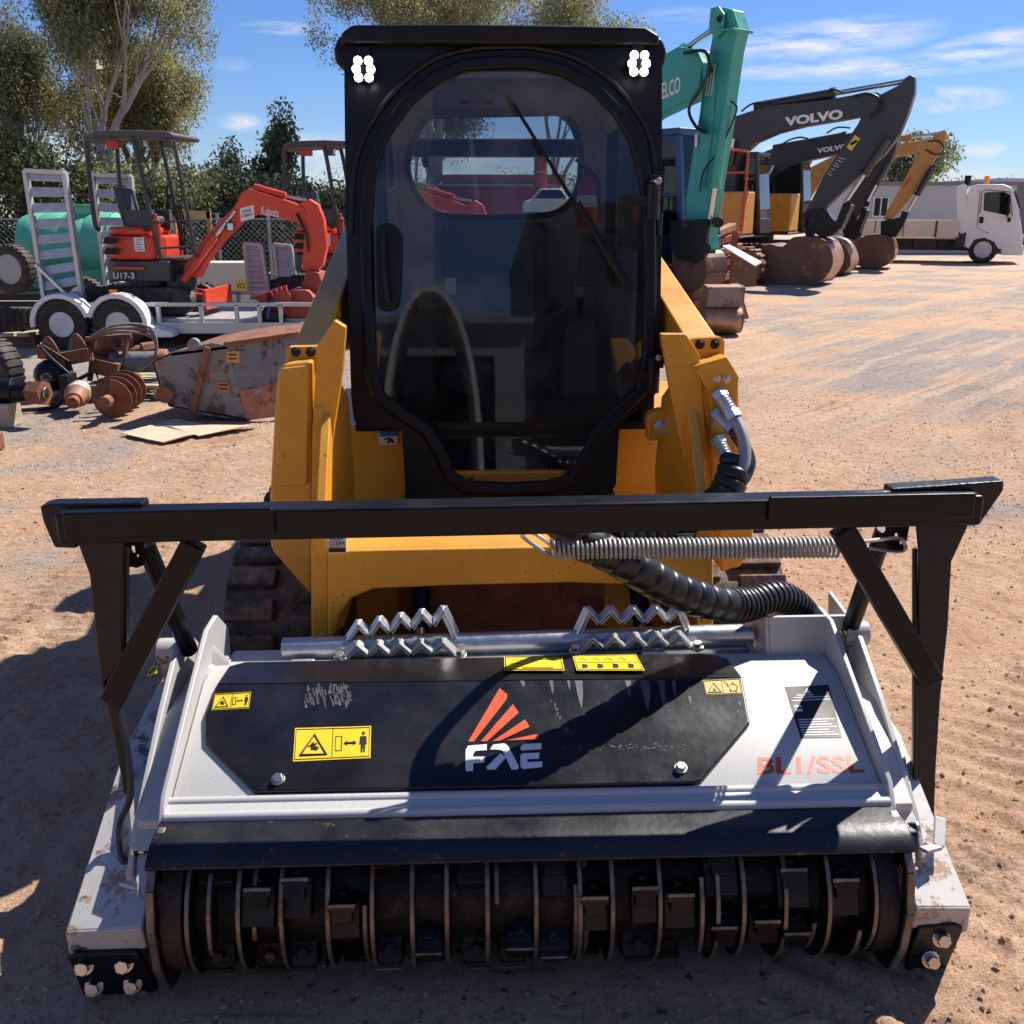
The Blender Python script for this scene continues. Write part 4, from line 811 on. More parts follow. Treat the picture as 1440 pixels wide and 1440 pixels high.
# ---- side structures: end skids, channels, ribs, drum end plates
def side(s):
    xi = XL if s < 0 else XR
    def X(k): return xi + s * k
    sl = 'silver_paint'
    b = B(sl); pr = [(.12, .30), (.10, .36), (.15, .43), (.42, .56), (.60, .64), (.70, .64), (.80, .56), (.80, .30)]; b.plate(pr, [], lambda u, v, t: Vector((t, u, v)), X(.0), X(.014)); ip = b.build('inner_rib', mu, .004)
    b = B(sl); pr = [(.10, .18), (.09, .26), (.16, .34), (.40, .50), (.58, .60), (.68, .60), (.80, .50), (.80, .18)]; b.plate(pr, [], lambda u, v, t: Vector((t, u, v)), X(.075), X(.09)); b.build('outer_rib', mu, .004)
    b = B(sl); b.prism([(X(.014), .16, .36), (X(.014), .42, .49), (X(.014), .80, .49), (X(.014), .80, .46), (X(.014), .16, .30)], (s * .061, 0, 0)); b.prism([(X(.01), .12, .31), (X(.01), .19, .36), (X(.01), .8, .42), (X(.01), .8, .2), (X(.01), .3, .2)], (s * .07, 0, 0)); b.build('channel_floor', mu, .004)
    # knuckle where the strut is pinned
    b = B('silver_dirty'); c0 = pj(240 if s < 0 else 1203, 915 if s < 0 else 890, .62); b.cyl(c0 + Vector((-.03, 0, 0)), c0 + Vector((.03, 0, 0)), .034); b.beam(c0, c0 + Vector((0, .03, -.14)), .05, .05); b.m('bolt_steel'); b.bolt(c0 + Vector((.03 * -s, 0, 0)), (-s, 0, 0), .014, .015); b.build('strut_knuckle', mu, .008)
    if s < 0:
        b = B(sl); y = .60; b.prism([pj(281, 899, y + .03), pj(322, 937, y), pj(290, 965, y - .03), pj(268, 962, y - .04)], (0, .014, .012)); b.prism([pj(284, 925, y), pj(318, 945, y), pj(298, 968, y - .05), pj(276, 955, y - .05)], (0, -.03, .006)); b.bolt(pj(289, 962, y - .05), (0, -.3, 1), .012, .016); b.m('galv').bolt(pj(318, 930, y + .04), (0, 0, 1), .010, .014); b.build('corner_gusset', mu, .004)
    # end skid: folded box with a bolted wear plate
    xo = pj(92, 1317, 0).x if s < 0 else pj(1358, 1262, .03).x; xn = X(.03)
    b = B('silver_dirty'); top = [(xo, .0, .195), (xn, .0, .20), (xn, .14, .30), (X(.09), .22, .36), (X(.09), .75, .50), (xo + s * -.035, .75, .47), (xo - s * .02, .40, .40)]
    b.prism([Vector(p) for p in top], (0, .008, -.018)); b.prism([(xo, 0, .195), (xo - s * .02, .40, .40), (xo - s * .035, .75, .47), (xo - s * .035, .80, .05), (xo, .12, 0.02), (xo, .0, .13)], (-s * .014, 0, 0))
    b.prism([(xo, -.002, .195), (xn, -.002, .20), (xn, .01, .135), (xo, .01, .13)], (0, .012, 0)); sk = b.build('end_skid', mu, .008, seg=3)
    b = B('worn_black')
    if s < 0: o = [pj(93, 1344, -.004), pj(192, 1341, -.004), pj(200, 1352, .0), pj(223, 1398, .045), pj(214, 1408, .05), pj(128, 1416, .05), pj(120, 1408, .045)]; bol = [(120, 1357), (176, 1354), (134, 1386), (188, 1383)]
    else: o = [pj(1291, 1306, .0), pj(1345, 1300, .0), pj(1356, 1308, 0.), pj(1330, 1366, .05), pj(1318, 1375, .055), pj(1272, 1374, .055), pj(1278, 1340, .03)]; bol = [(1322, 1318), (1307, 1348)]
    b.prism(o, (0, .016, .006)); wpt = b.build('wear_plate', sk, .006)
    for k, (px, py) in enumerate(bol): b = B('bolt_steel'); b.bolt(pj(px, py, .012 if k < len(bol) / 2 else .028), (0, -1, .3), .016, .026); b.build('wear_bolt', wpt, .002)
    # drum end plate, its leading edge polished by wear
    b = B('worn_black')
    pr = [(.10, .385), (.03, .37), (-.02, .31), (-.04, .22), (-.03, .12), (.01, .025), (.06, .004), (.5, .01), (.55, .2), (.5, .36)]; slot = [(.0, .30), (-.012, .23), (-.004, .215), (.008, .228), (.020, .295), (.010, .31)]
    b.plate(pr, [slot], lambda u, v, t: Vector((t, u, v)), X(-.012), X(.006)); ep = b.build('drum_end_plate', mu, .002)
    b = B('steel_edge'); edge = [(X(-.003), p_[0] - .004, p_[1]) for p_ in pr[:6]]
    for i in range(5): b.beam(edge[i], edge[i + 1], .017, .007, (0, -1, .2))
    b.build('worn_edge', ep, .002)
    # post foot pivot
    b = B('silver_dirty'); c0 = pj(188, 1195, .14) if s < 0 else pj(1290, 1165, .14); b.m('bolt_steel').bolt(c0 + Vector((s * .0, 0, .0)), (-s, -.1, 0), .014, .03); b.m('black_paint').cyl(c0, c0 + Vector((s * -.07, .02, 0)), .018); b.m('silver_paint')
    p0 = pj(150, 1200, .16) if s < 0 else pj(1322, 1150, .16); p1 = pj(172, 1240, .10) if s < 0 else pj(1320, 1190, .10); p2 = pj(196, 1246, .08) if s < 0 else pj(1298, 1196, .08)
    b.beam(p0, p1, .010, .026, (1, 0, 0)); b.beam(p1, p2, .010, .026, (1, 0, 0)); b.build('pivot_bracket', mu, .003)
side(-1); side(1)
b = B('decal_yellow'); q = [pj(207, 951, .5), pj(221, 947, .5), pj(222, 936, .52), pj(213, 938, .52)]; b.prism(q, (0, -.003, .002)); b.m('decal_black').tube([q[0].lerp(q[2], .2) + Vector((0, -.004, .002)), q[0].lerp(q[2], .8) + Vector((0, -.004, .002))], .003, 5); b.build('warning_sticker', mu)
# ---- drum: shaft, rings and bolted teeth
RC = Vector((0, .145, .182))
b = B('rotor_hub'); b.cyl((XL + .01, RC.y, RC.z), (XR - .01, RC.y, RC.z), .118, seg=40); b.m('rotor_drum_end'); b.cyl((XL + .012, RC.y, RC.z), (XL + .06, RC.y, RC.z), .17, seg=36); b.m('rotor_steel').cyl((XR - .06, RC.y, RC.z), (XR - .012, RC.y, RC.z), .17, seg=36); rot = b.build('drum', mu, .004)
rs = random.Random(11); n = 17
for k in range(n):
    x = XL + .085 + (XR - XL - .17) * k / (n - 1) + rs.gauss(0, .010); full = k % 2 == 0 or True
    b = B('rotor_steel'); r_ = .166 + .010 * rs.random(); a0_ = rs.random() * 6.28
    seg = 44; vs = []
    b.lathe([(.10, -.005), (r_, -.0045), (r_, .0045), (.10, .005)], (x, RC.y, RC.z), (1, 0, 0), seg, mats=['rotor_steel', 'steel_edge', 'rotor_steel'])
    b.build('drum_ring', rot)
for k in range(26):
    x = XL + .06 + (XR - XL - .12) * rs.random(); a0_ = rs.random() * 6.28; a1_ = a0_ + .8 + rs.random() * 1.2; r1_ = .150 + .03 * rs.random(); r0_ = r1_ - .05; b = B('rotor_steel'); n_ = 9
    A_ = [a0_ + (a1_ - a0_) * i / n_ for i in range(n_ + 1)]; prf = [(RC.y - r1_ * math.cos(a), RC.z + r1_ * math.sin(a)) for a in A_] + [(RC.y - r0_ * math.cos(a), RC.z + r0_ * math.sin(a)) for a in A_[::-1]]
    b.plate(prf, [], lambda u, v, t: Vector((t, u, v)), x - .006, x + .006); b.m('steel_edge')
    for i in range(n_): b.beam((x, prf[i][0], prf[i][1]), (x, prf[i + 1][0], prf[i + 1][1]), .008, .004, (0, -math.cos(A_[i]), math.sin(A_[i])))
    b.build('ring_segment', rot)
ang = [15, 150, 265, 60, 200, 320, 105, 240]
for k in range(n - 1):
    xc_ = XL + .085 + (XR - XL - .17) * (k + .5) / (n - 1)
    for j in range(4):
        a = R(ang[k % 8] + j * 90 + rs.random() * 60); xc_ += rs.gauss(0, .006); d = Vector((0, -math.cos(a), math.sin(a))); t = Vector((0, math.sin(a), math.cos(a)))
        c0 = Vector((xc_, RC.y, RC.z)); M = Matrix((Vector((1, 0, 0)), t, d)).transposed()
        b = B('rotor_steel'); b.box(c0 + d * .125, (.055 + .02 * rs.random(), .085, .07), M); b.m('rotor_tooth').box(c0 + d * .155 + t * .02, (.056, .05, .045), M, taper=.8); b.box(c0 + d * .170 + t * .034, (.06, .022, .014), M); b.m('steel_edge').box(c0 + d * .175 + t * .04, (.06, .010, .006), M)
        b.m('rotor_tooth'); b.tube([c0 + d * .135 + t * .044, c0 + d * .135 + t * .058], .016, 6); b.build('drum_tooth', rot, .003)
b = B('rotor_steel'); b.bx(XL, XR, .50, .52, .03, .50); b.prism([(XL, .20, .34), (XL, .50, .50), (XL, .50, .46), (XL, .20, .32)], (XR - XL, 0, 0)); b.build('drum_housing', mu)
# ---- push guard
YB = .34
def q4(lst, y): return [pj(a, c, y) for a, c in lst]
b = B('black_paint'); bl, br = pj(88, 738, YB), pj(1372, 712, YB); b.beam(bl, br, .075, .072, (0, 0, 1)); bar = b.build('push_bar', mu, .008, seg=3)
for mm, p_, q_, w_, h_ in (('black_paint', pj(90, 739, YB - .045), pj(386, 732, YB - .045), .016, .062), ('black_paint', pj(1080, 716, YB - .045), pj(1370, 710, YB - .045), .016, .060), ('worn_black', pj(150, 716, YB + .02), pj(386, 712, YB + .02), .02, .008), ('worn_black', pj(1080, 697, YB + .02), pj(1300, 690, YB + .02), .02, .008)):
    b = B(mm); b.beam(p_, q_, w_, h_, (0, 0, 1)); b.build('doubler_plate', bar, .006)
for s, o in ((-1, [(55, 712), (70, 709), (200, 707), (202, 722), (104, 732), (108, 772), (76, 771), (60, 735)]), (1, [(1413, 676), (1412, 690), (1378, 739), (1362, 741), (1352, 700), (1252, 700), (1254, 687), (1330, 682)])):
    b = B('worn_black'); b.prism(q4(o, YB + .01), (0, .05, .0)); b.build('bar_end_plate', bar, .006)
pol = [(107, 760), (175, 757), (173, 800), (172, 900), (176, 935), (168, 985), (158, 1002), (143, 978), (133, 880), (125, 808)]; por = [(1289, 738), (1363, 738), (1339, 790), (1334, 880), (1323, 985), (1317, 1080), (1314, 1162), (1292, 1164), (1289, 1000), (1291, 880), (1293, 780)]
b = B('worn_black'); b.prism(q4(pol, YB - .02), (0, .012, 0)); b.prism([pj(172, 770, YB), pj(175, 770, YB + .07), pj(176, 930, YB + .05), pj(170, 975, YB)], (.012, 0, 0)); b.prism(q4([(143, 960), (166, 985), (174, 1040), (186, 1120), (188, 1205), (178, 1210), (176, 1130), (160, 1040)], YB - .05), (0, .03, 0)); b.build('guard_post', mu, .005)
b = B('worn_black'); b.prism(q4(por, YB - .02), (0, .012, 0)); b.prism([pj(1291, 770, YB), pj(1289, 770, YB + .07), pj(1288, 1130, YB - .02), pj(1291, 1160, YB - .07)], (-.012, 0, 0)); b.build('guard_post', mu, .005)
b = B('black_paint'); b.beam(pj(274, 762, YB), pj(158, 985, YB - .03), .055, .05, (0, 1, 0)); b.build('guard_brace', mu, .006)
b = B('black_paint'); b.beam(pj(1183, 742, YB), pj(1309, 958, YB - .03), .055, .05, (0, 1, 0)); b.build('guard_brace', mu, .006)
for s, A_, C_ in ((-1, (203, 762, YB + .10), (266, 915, .62)), (1, (1245, 742, YB + .10), (1196, 882, .62))):
    b = B('black_paint'); b.cyl(pj(*A_), pj(*C_), .023, seg=16); st_ = b.build('guard_strut', mu, .002)
    b = B('black_paint'); a = pj(*A_); px = 187 if s < 0 else 1262
    o = [(px - 16, 757), (px + 16, 757), (px + 15, 795), (px + 6, 799), (px - 8, 797)] if s < 0 else [(px - 15, 738), (px + 18, 738), (px + 12, 770), (px, 779), (px - 14, 774)]
    h1 = [[(px - 3 + dx, 768 + dy - (18 if s > 0 else 0)) for dx, dy in ((0, 0), (5, 0), (6, 8), (3, 12), (-1, 7))], [(px + 4 + dx, 780 + dy - (18 if s > 0 else 0)) for dx, dy in ((0, 0), (4, 0), (4, 5), (0, 5))]]
    yy = YB + .08; oo_ = [(pj(a_, c_2, yy).x, pj(a_, c_2, yy).z) for a_, c_2 in o]; hh = [[(pj(a_, c_2, yy).x, pj(a_, c_2, yy).z) for a_, c_2 in h_] for h_ in h1]
    b.plate(oo_, hh, lambda u, v, t: Vector((u, t, v)), yy, yy + .012); b.build('bar_lug', bar, .002)
# ---- safety spring with its carabiner hooks
b = B('galv_dull'); y = .42; a, c0 = pj(776, 772, y), pj(1178, 770, y); d = c0 - a; nT = 62; P = []
for i in range(nT * 10 + 1):
    t = i / (nT * 10); th = 2 * math.pi * i / 10; P.append(a + d * t + Vector((0, math.cos(th), math.sin(th))) * .0225)
b.tube(P, .0042, 6); spg = b.build('spring', mu)
for l in ([(735, 750), (748, 748), (776, 768), (778, 780), (768, 778), (736, 756)], [(1176, 768), (1190, 764), (1225, 760), (1262, 757), (1272, 764), (1268, 775), (1225, 771), (1190, 768)]):
    b = B('bolt_steel'); b.tube([pj(px, py, y) for px, py in l + [l[0]]], .0052, 7, smooth=4); b.build('spring_hook', spg)
# ---- spiral wrapped hose bundle
def sleeve(path, r, pitch, smooth_=14, m='hose', name='hose_sleeve', gap=.12):
    P = spline([Vector(p) for p in path], smooth_); L_ = [0]
    for i in range(len(P) - 1): L_.append(L_[-1] + (P[i + 1] - P[i]).length)
    Q = []; rr = []; d = 0; i = 0
    while d < L_[-1]:
        while L_[i + 1] < d: i += 1
        t = (d - L_[i]) / (L_[i + 1] - L_[i]); Q.append(P[i].lerp(P[i + 1], t)); ph = (d / pitch) % 1
        rr.append(r * (1 - gap * (1 if ph < .14 else 0) + .05 * math.sin(ph * math.pi) + .03 * math.sin(d * 31))); d += pitch / 9
    b = B(m); b.tube(Q, rr, 18); return b.build(name, mu, smooth=50)
sleeve([pj(1036, 660, .95), pj(1024, 690, .92), pj(985, 725, .88), pj(925, 750, .82), pj(860, 754, .76)], .040, .036)
sleeve([pj(1030, 640, .98), pj(1012, 690, .94), pj(960, 735, .88), pj(900, 748, .82)], .032, .03)
sleeve([pj(784, 748, .46), pj(830, 766, .45), pj(880, 792, .46), pj(930, 821, .49), pj(985, 843, .55), pj(1030, 852, .61)], .045, .052)
sleeve([pj(1018, 851, .61), pj(1050, 850, .65), pj(1085, 840, .70), pj(1112, 848, .74), pj(1130, 864, .76)], .046, .018, 16, 'hose', 'corrugated_sleeve', .22)
b = B('hose')
for k, dy in enumerate((0, 8, -8)): b.tube([pj(866, 752 + dy, .77), pj(820, 742 + dy, .70), pj(785, 736 + dy, .60), pj(774, 738 + dy, .53), pj(790, 748 + dy, .46)], .014, 8, smooth=5)
b.build('hose_loop', mu)
b = B('hose'); b.tube([pj(168, 1000, .30), pj(180, 1060, .24), pj(183, 1120, .2), pj(168, 1160, .18), pj(172, 1208, .14), pj(182, 1210, .14)], .008, 8, smooth=6); b.build('guard_cable', mu)
b = B('rubber'); b.tube([pj(1085, 905, .75), pj(1075, 885, .78), pj(1090, 870, .8)], .02, 10, smooth=4); b.build('hydraulic_hose', mu)
# ================================================================ left background: plant trailers, mini excavators, attachments
def frame2(loc):  # pixel -> (x, z) in the upright plane through loc parallel to the picture
    def f(px, py, dy=0.): v = pw(px, py, loc[1] + dy); return v.x - loc[0], v.z - loc[2]
    return f
# ---- mini excavator (own frame: x forward, y left, z up; built standing on the trailer bed)
YX = 13.7; base = pw(212, 437, YX); ex0 = Vector((base.x, YX, base.z)); E2 = frame2(ex0)
def make_mini():
    t = thing('mini_excavator', 'nearer red mini excavator standing on the silver trailer, curved red boom folded to the right', 'mini excavator', (0, 0, 0), group='red mini excavators')
    for s in (-1, 1):
        b = B('rubber'); prof = []
        for a in np.linspace(90, 270, 9): prof.append((-.62 + .19 * math.cos(R(a)), .17 + .16 * math.sin(R(a))))
        for a in np.linspace(-90, 90, 9): prof.append((.62 + .16 * math.cos(R(a)), .17 + .16 * math.sin(R(a))))
        b.plate(prof, [], lambda u, v, w_: Vector((u, w_, v)), s * .40 - .12, s * .40 + .12)
        for k in range(18):
            for z, zz in ((.33, 1), (.01, -1)): b.bx(-.62 + k * .073 - .018, -.62 + k * .073 + .018, s * .40 - .12, s * .40 + .12, z - .012, z + .016)
        tr = b.build('crawler_track', t, .008)
        for x in (-.62, -.3, 0, .3, .62): b = B('dark_grey_paint'); b.cyl((x, s * .40 - .13, .17), (x, s * .40 + .13, .17), .09 if abs(x) > .5 else .06, seg=14); b.build('track_roller', tr)
    b = B('dark_grey_paint'); b.bx(-.4, .4, -.28, .28, .14, .34); b.cyl((.05, 0, .32), (.05, 0, .43), .34); b.build('undercarriage', t, .01)
    b = B('kubota_red'); b.bx(.92, .97, -.5, .5, .06, .32); b.beam((.5, -.25, .25), (.93, -.25, .2), .08, .08); b.beam((.5, .25, .25), (.93, .25, .2), .08, .08); b.build('dozer_blade', t, .01)
    # house: rounded tail, black skirt, red hood
    def plan(k, x1): return [(x1, -.50 * k)] + [(.07 + .55 * k * math.cos(R(a)), .56 * k * math.sin(R(a)) * .92) for a in np.linspace(250, 110, 13)] + [(x1, .50 * k)]
    b = B('dark_grey_paint'); b.plate(plan(1.0, .52), [], lambda u, v, w_: Vector((u, v, w_)), .42, .68); sk = b.build('skirt', t, .02)
    b = B('decal_orange'); b.bx(-.22, .20, -.522, -.512, .575, .605); b.m('decal_white').text('U17-3', [(-.22, -.523, .455), (.06, -.523, .455), (.06, -.523, .535), (-.22, -.523, .535)], .003, .02); b.build('model_mark', sk)
    b = B('kubota_red'); b.plate(plan(.99, .34), [], lambda u, v, w_: Vector((u, v, w_)), .69, .99); b.plate(plan(.90, .22), [], lambda u, v, w_: Vector((u, v, w_)), .99, 1.10); hd = b.build('engine_hood', t, .05, seg=4)
    b = B('cab_black')
    for z0 in (.84, .97): b.prism([(-.36, -.43, z0 - .08), (-.14, -.515, z0 - .08), (-.10, -.515, z0 - .01), (-.30, -.455, z0 + .01)], (0, -.012, 0))
    b.build('hood_vent', hd, .01)
    b = B('decal_white'); b.bx(.10, .23, -.512, -.50, .80, .97); b.m('decal_black')
    for k in range(5): b.bx(.12, .21 - (k % 2) * .03, -.5145, -.5125, .82 + k * .03, .828 + k * .03)
    b.build('data_sticker', hd)
    b = B('dark_grey_paint'); b.bx(.1, .70, -.42, .42, .68, .72); b.build('floor', t, .01)
    b = B('console'); b.box((.04, 0, 1.17), (.40, .46, .12)); b.box((-.16, 0, 1.38), (.12, .42, .40), (0, R(-10), 0)); b.build('seat', t, .04, seg=3)
    for s in (-1, 1):
        b = B('console'); b.box((.12, s * .30, 1.18), (.34, .13, .26)); b.m('black_paint'); b.tube([(.22, s * .30, 1.3), (.27, s * .30, 1.46)], .014, 8); b.ball((.275, s * .30, 1.49), .03, (1, 1, 1.4)); b.build('lever_box', t, .02)
    b = B('black_paint')
    for y in (-.08, .0, .08): b.tube([(.52, y, .8), (.54, y, 1.2), (.50, y, 1.36)], .013, 7, smooth=3)
    b.build('travel_lever', t)
    b = B('red_dirty'); b.cyl((.36, -.40, .80), (.36, -.40, 1.2), .055); b.cyl((.36, -.40, 1.2), (.36, -.40, 1.26), .03); b.build('grease_canister', t, .01)
    # four-post canopy
    zr = 2.20
    b = B('dark_grey_paint')
    for s in (-1, 1):
        b.tube([(-.38, s * .43, 1.06), (-.43, s * .43, 1.2), (-.42, s * .43, zr - .16), (-.37, s * .43, zr - .03), (-.2, s * .43, zr), (.1, s * .43, zr), (.20, s * .43, zr - .10), (.32, s * .43, 1.2), (.40, s * .43, .70)], .030, 10, smooth=5)
        b.tube([(.27, s * .45, 1.72), (.38, s * .46, 1.69), (.40, s * .46, 1.47), (.32, s * .45, 1.41)], .014, 7, smooth=4)
    b.tube([(.70, -.40, zr - .06), (.76, -.42, 1.6), (.86, -.42, .72)], .026, 9); b.tube([(.78, -.42, 1.64), (.88, -.44, 1.62), (.91, -.44, 1.36), (.84, -.42, 1.32)], .014, 7, smooth=4)
    b.tube([(.42, -.46, .84), (.86, -.42, .86)], .015, 7); b.tube([(.36, -.46, 1.15), (.80, -.42, 1.18)], .012, 7); b.build('canopy_frame', t)
    b = B('roof_grey'); b.plate([(-.44, zr - .08), (-.41, zr), (-.28, zr + .05), (.2, zr + .06), (.66, zr + .04), (.72, zr + .01), (.70, zr - .04), (.2, zr - .01), (-.28, zr - .02), (-.38, zr - .07)], [], lambda u, v, w_: Vector((u, w_, v)), -.47, .47); rf_ = b.build('canopy_roof', t, .02)
    for x in (.26, .62):
        b = B('dark_grey_paint'); b.box((x, -.36, zr - .09), (.10, .14, .11)); b.m('lamp_lens'); b.box((x + .052, -.36, zr - .09), (.01, .11, .08)); b.build('work_lamp', rf_, .008)
    b = B('red_paint'); b.box((-.12, -.30, zr - .10), (.15, .12, .09)); b.build('tail_lamp', rf_, .01)
    # boom (curved), dipper, cylinders, bucket
    def U(lst): return [E2(px, py) for px, py in lst]
    bo = U([(268, 388), (272, 372), (300, 334), (320, 312), (345, 288), (352, 272), (362, 266), (376, 270), (420, 284), (440, 292), (444, 304), (436, 314), (418, 310), (392, 303), (372, 301), (352, 312), (326, 338), (302, 368), (292, 388)])
    b = B('kubota_red'); b.plate(bo, [], lambda u, v, w_: Vector((u, w_ - .2, v)), -.085, .085); bm_ = b.build('boom', t, .012)
    def qd(px0, py0, px1, py1, k=0.): 
        (a0, z0), (a1, z1) = E2(px0, py1), E2(px1, py0); return [Vector((a0, -.2865, z0)), Vector((a1, -.2865, z0 - k)), Vector((a1, -.2865, z1 - k)), Vector((a0, -.2865, z1))]
    b = B('decal_white'); b.text('Kubota', qd(381, 290, 404, 302, .03), .002, .012); q_ = qd(352, 293, 370, 311, -.04); b.prism(q_, (0, .0012, 0)); b.m('decal_black'); 
    b.text('SWL', [q_[0].lerp(q_[3], .55).lerp(q_[1].lerp(q_[2], .55), .15), q_[0].lerp(q_[3], .55).lerp(q_[1].lerp(q_[2], .55), .85), q_[3].lerp(q_[2], .85) + Vector((0, 0, -.03)), q_[3].lerp(q_[2], .15) + Vector((0, 0, -.03))], .002, .02)
    b.text('130kg', [q_[0].lerp(q_[1], .1) + Vector((0, 0, .03)), q_[0].lerp(q_[1], .9) + Vector((0, 0, .03)), q_[0].lerp(q_[3], .48).lerp(q_[1].lerp(q_[2], .48), .9), q_[0].lerp(q_[3], .48).lerp(q_[1].lerp(q_[2], .48), .1)], .002, .02); b.build('boom_lettering', bm_)
    b = B('dark_grey_paint'); (a0, z0) = E2(338, 318); b.box((a0, -.31, z0), (.10, .05, .11)); b.m('lamp_lens'); b.box((a0 + .01, -.338, z0), (.075, .01, .085)); b.build('boom_lamp', bm_, .01)
    b = B('kubota_red'); (a0, z0), (a1, z1) = E2(368, 267), E2(412, 278); b.cyl((a0, -.2, z0 + .03), (a1, -.2, z1 + .02), .045, seg=12); (a2, z2) = E2(440, 284); b.m('chrome').cyl((a1, -.2, z1 + .02), (a2, -.2, z2 + .02), .022, seg=10); b.build('dipper_cylinder', bm_)
    (a0, z0), (a1, z1), (a2, z2) = E2(270, 392), E2(318, 330), E2(345, 296); b = B('kubota_red'); b.cyl((a0 + .03, -.34, z0), (a1, -.32, z1), .05, seg=12); b.m('chrome').cyl((a1, -.32, z1), (a2, -.30, z2), .025, seg=10); b.build('boom_cylinder', bm_)
    b = B('dark_grey_paint'); (a0, z0) = E2(268, 400); b.box((a0 - .02, -.2, z0), (.34, .24, .34)); b.cyl((a0 + .06, -.2, z0 - .2), (a0 + .06, -.2, z0 + .24), .07); b.build('swing_post', t, .02)
    di = U([(430, 288), (446, 280), (458, 288), (466, 308), (470, 345), (464, 372), (448, 384), (436, 376), (438, 345), (440, 318)])
    b = B('kubota_red'); b.plate(di, [], lambda u, v, w_: Vector((u, w_ - .2, v)), -.07, .07); dp = b.build('dipper', t, .012)
    b = B('hose'); 
    for k in (0, 1): b.tube([(*E2(430, 300),)[0:1] + (-.29 - k * .03, E2(430, 300)[1]), (E2(442, 325)[0], -.30 - k * .03, E2(442, 325)[1]), (E2(446, 352)[0], -.29, E2(446, 352)[1])], .014, 7, smooth=4)
    b.build('hydraulic_hose', dp)
    bu = U([(446, 376), (462, 380), (470, 398), (464, 418), (448, 430), (430, 428), (432, 412), (440, 396)])
    b = B('red_dirty'); b.plate(bu, [], lambda u, v, w_: Vector((u, w_ - .2, v)), -.20, .20)
    (a0, z0) = E2(430, 428)
    for k in range(4): b.box((a0 - .05, -.36 + k * .107, z0 + .01), (.12, .045, .04), (0, R(14), 0))
    b.build('bucket', t, .008)
    return t
mini = make_mini(); mini.location = ex0; mini.rotation_euler = (0, 0, R(-4))
p2 = pw(462, 420, 15.6); m2 = dup(mini, (p2.x, 15.6, p2.z), R(-7), 'farther red mini excavator half hidden by the left arm of the yellow loader', 'red mini excavators')
# ---- tandem plant trailer
TY0, TY1 = 12.75, 14.55; zd = pw(212, 439, 13.7).z; xr0 = pw(66, 430, TY0).x; xr1 = xr0 + 4.6
pt = thing('plant_trailer', 'silver tandem trailer with white mudguards and two tall upright ramps, carrying a mini excavator', 'trailer', (xr0 + 2.2, (TY0 + TY1) / 2, 0), group='plant trailers')
b = B('alloy'); zs = pw(212, 432, TY0).z + .10
b.bx(xr0, xr1, TY0 + .1, TY1 - .1, zd - .04, zd); b.build('deck', pt)
for y in (TY0, TY1):
    b = B('alloy'); zt_ = pw(212, 428, TY0).z; zl_ = pw(212, 461, TY0).z
    b.beam((xr0, y, zt_), (xr1, y, zt_), .05, .05); b.beam((xr0, y, zl_), (xr1, y, zl_), .06, .14)
    for px in (66, 223, 283, 333, 365, 395): x = pw(px, 440, TY0).x; b.beam((x, y, zl_), (x, y, zt_), .05, .05, (1, 0, 0))
    b.build('side_rail', pt, .006)
def ramp(px, y):
    b = B('alloy'); c = {k: pw(*v, y + (.0 if k[0] == 't' else .0)) for k, v in px.items()}
    for a, d in (('tl', 'bl'), ('tr', 'br')): b.beam(c[a], c[d], .05, .10, (0, 1, 0))
    n = 9
    for k in range(n):
        t = (k + .3) / n; a = c['tl'].lerp(c['bl'], t); d = c['tr'].lerp(c['br'], t); b.beam(a, d, .035, .11, (0, .3, 1))
    b.beam(c['tl'], c['tr'], .05, .12, (0, 1, 0)); return b
r1 = ramp({'tl': (36, 240), 'tr': (91, 243), 'bl': (66, 440), 'br': (117, 428)}, TY0 + .12); rp1 = r1.build('loading_ramp', pt, .005)
b = B('galv'); b.beam(pw(50, 372, TY0 + .05), pw(104, 424, TY0 + .05), .03, .05, (0, 1, 0)); b.build('ramp_stay', rp1)
r2 = ramp({'tl': (131, 246), 'tr': (184, 248), 'bl': (152, 420), 'br': (200, 420)}, TY1 - .15); r2.build('loading_ramp', pt, .005)
for i, px in enumerate((100, 178)):
    x = pw(px, 470, TY0).x; rt = .31
    for y, s in ((TY0 - .16, 1), (TY1 + .16, -1)):
        wheel(pt, (x, y, rt), rt, .20, (0, 1, 0), rr=.5)
        b = B('guard_white'); P = [(x + (rt + .07) * math.cos(a), rt + .0 + (rt + .07) * math.sin(a)) for a in np.linspace(R(185 if i == 0 else 165), R(15 if i == 0 else -5), 12)]; Q = offset(P + [(p_[0] * .84 + x * .16, p_[1] * .84 + rt * .16) for p_ in P[::-1]], 0)
        b.plate(Q, [], lambda u, v, w_: Vector((u, w_, v)), y - .12, y + .13)
        if i == 1: b.plate([(P[-1][0] - .02, P[-1][1] + .03), (P[-1][0] + .30, P[-1][1] - .06), (P[-1][0] + .30, P[-1][1] - .12), (P[-1][0] - .02, P[-1][1] - .12)], [], lambda u, v, w_: Vector((u, w_, v)), y - .12, y + .12)
        g = b.build('mudguard', pt, .012)
        if i == 1 and s == 1: b = B('amber'); b.box((x, y - .12, rt * 2 + .10), (.09, .02, .035)); b.build('side_marker', g)
b = B('alloy'); b.beam((xr1, TY0 + .3, .4), (xr1 + 1.1, (TY0 + TY1) / 2, .4), .08, .1); b.beam((xr1, TY1 - .3, .4), (xr1 + 1.1, (TY0 + TY1) / 2, .4), .08, .1); b.m('galv').cyl((xr0 + .05, TY0 - .02, .1), (xr0 + .05, TY0 - .02, .62), .035); b.bx(xr0 - .02, xr0 + .12, TY0 - .1, TY0 + .06, .06, .1); b.build('drawbar', pt)
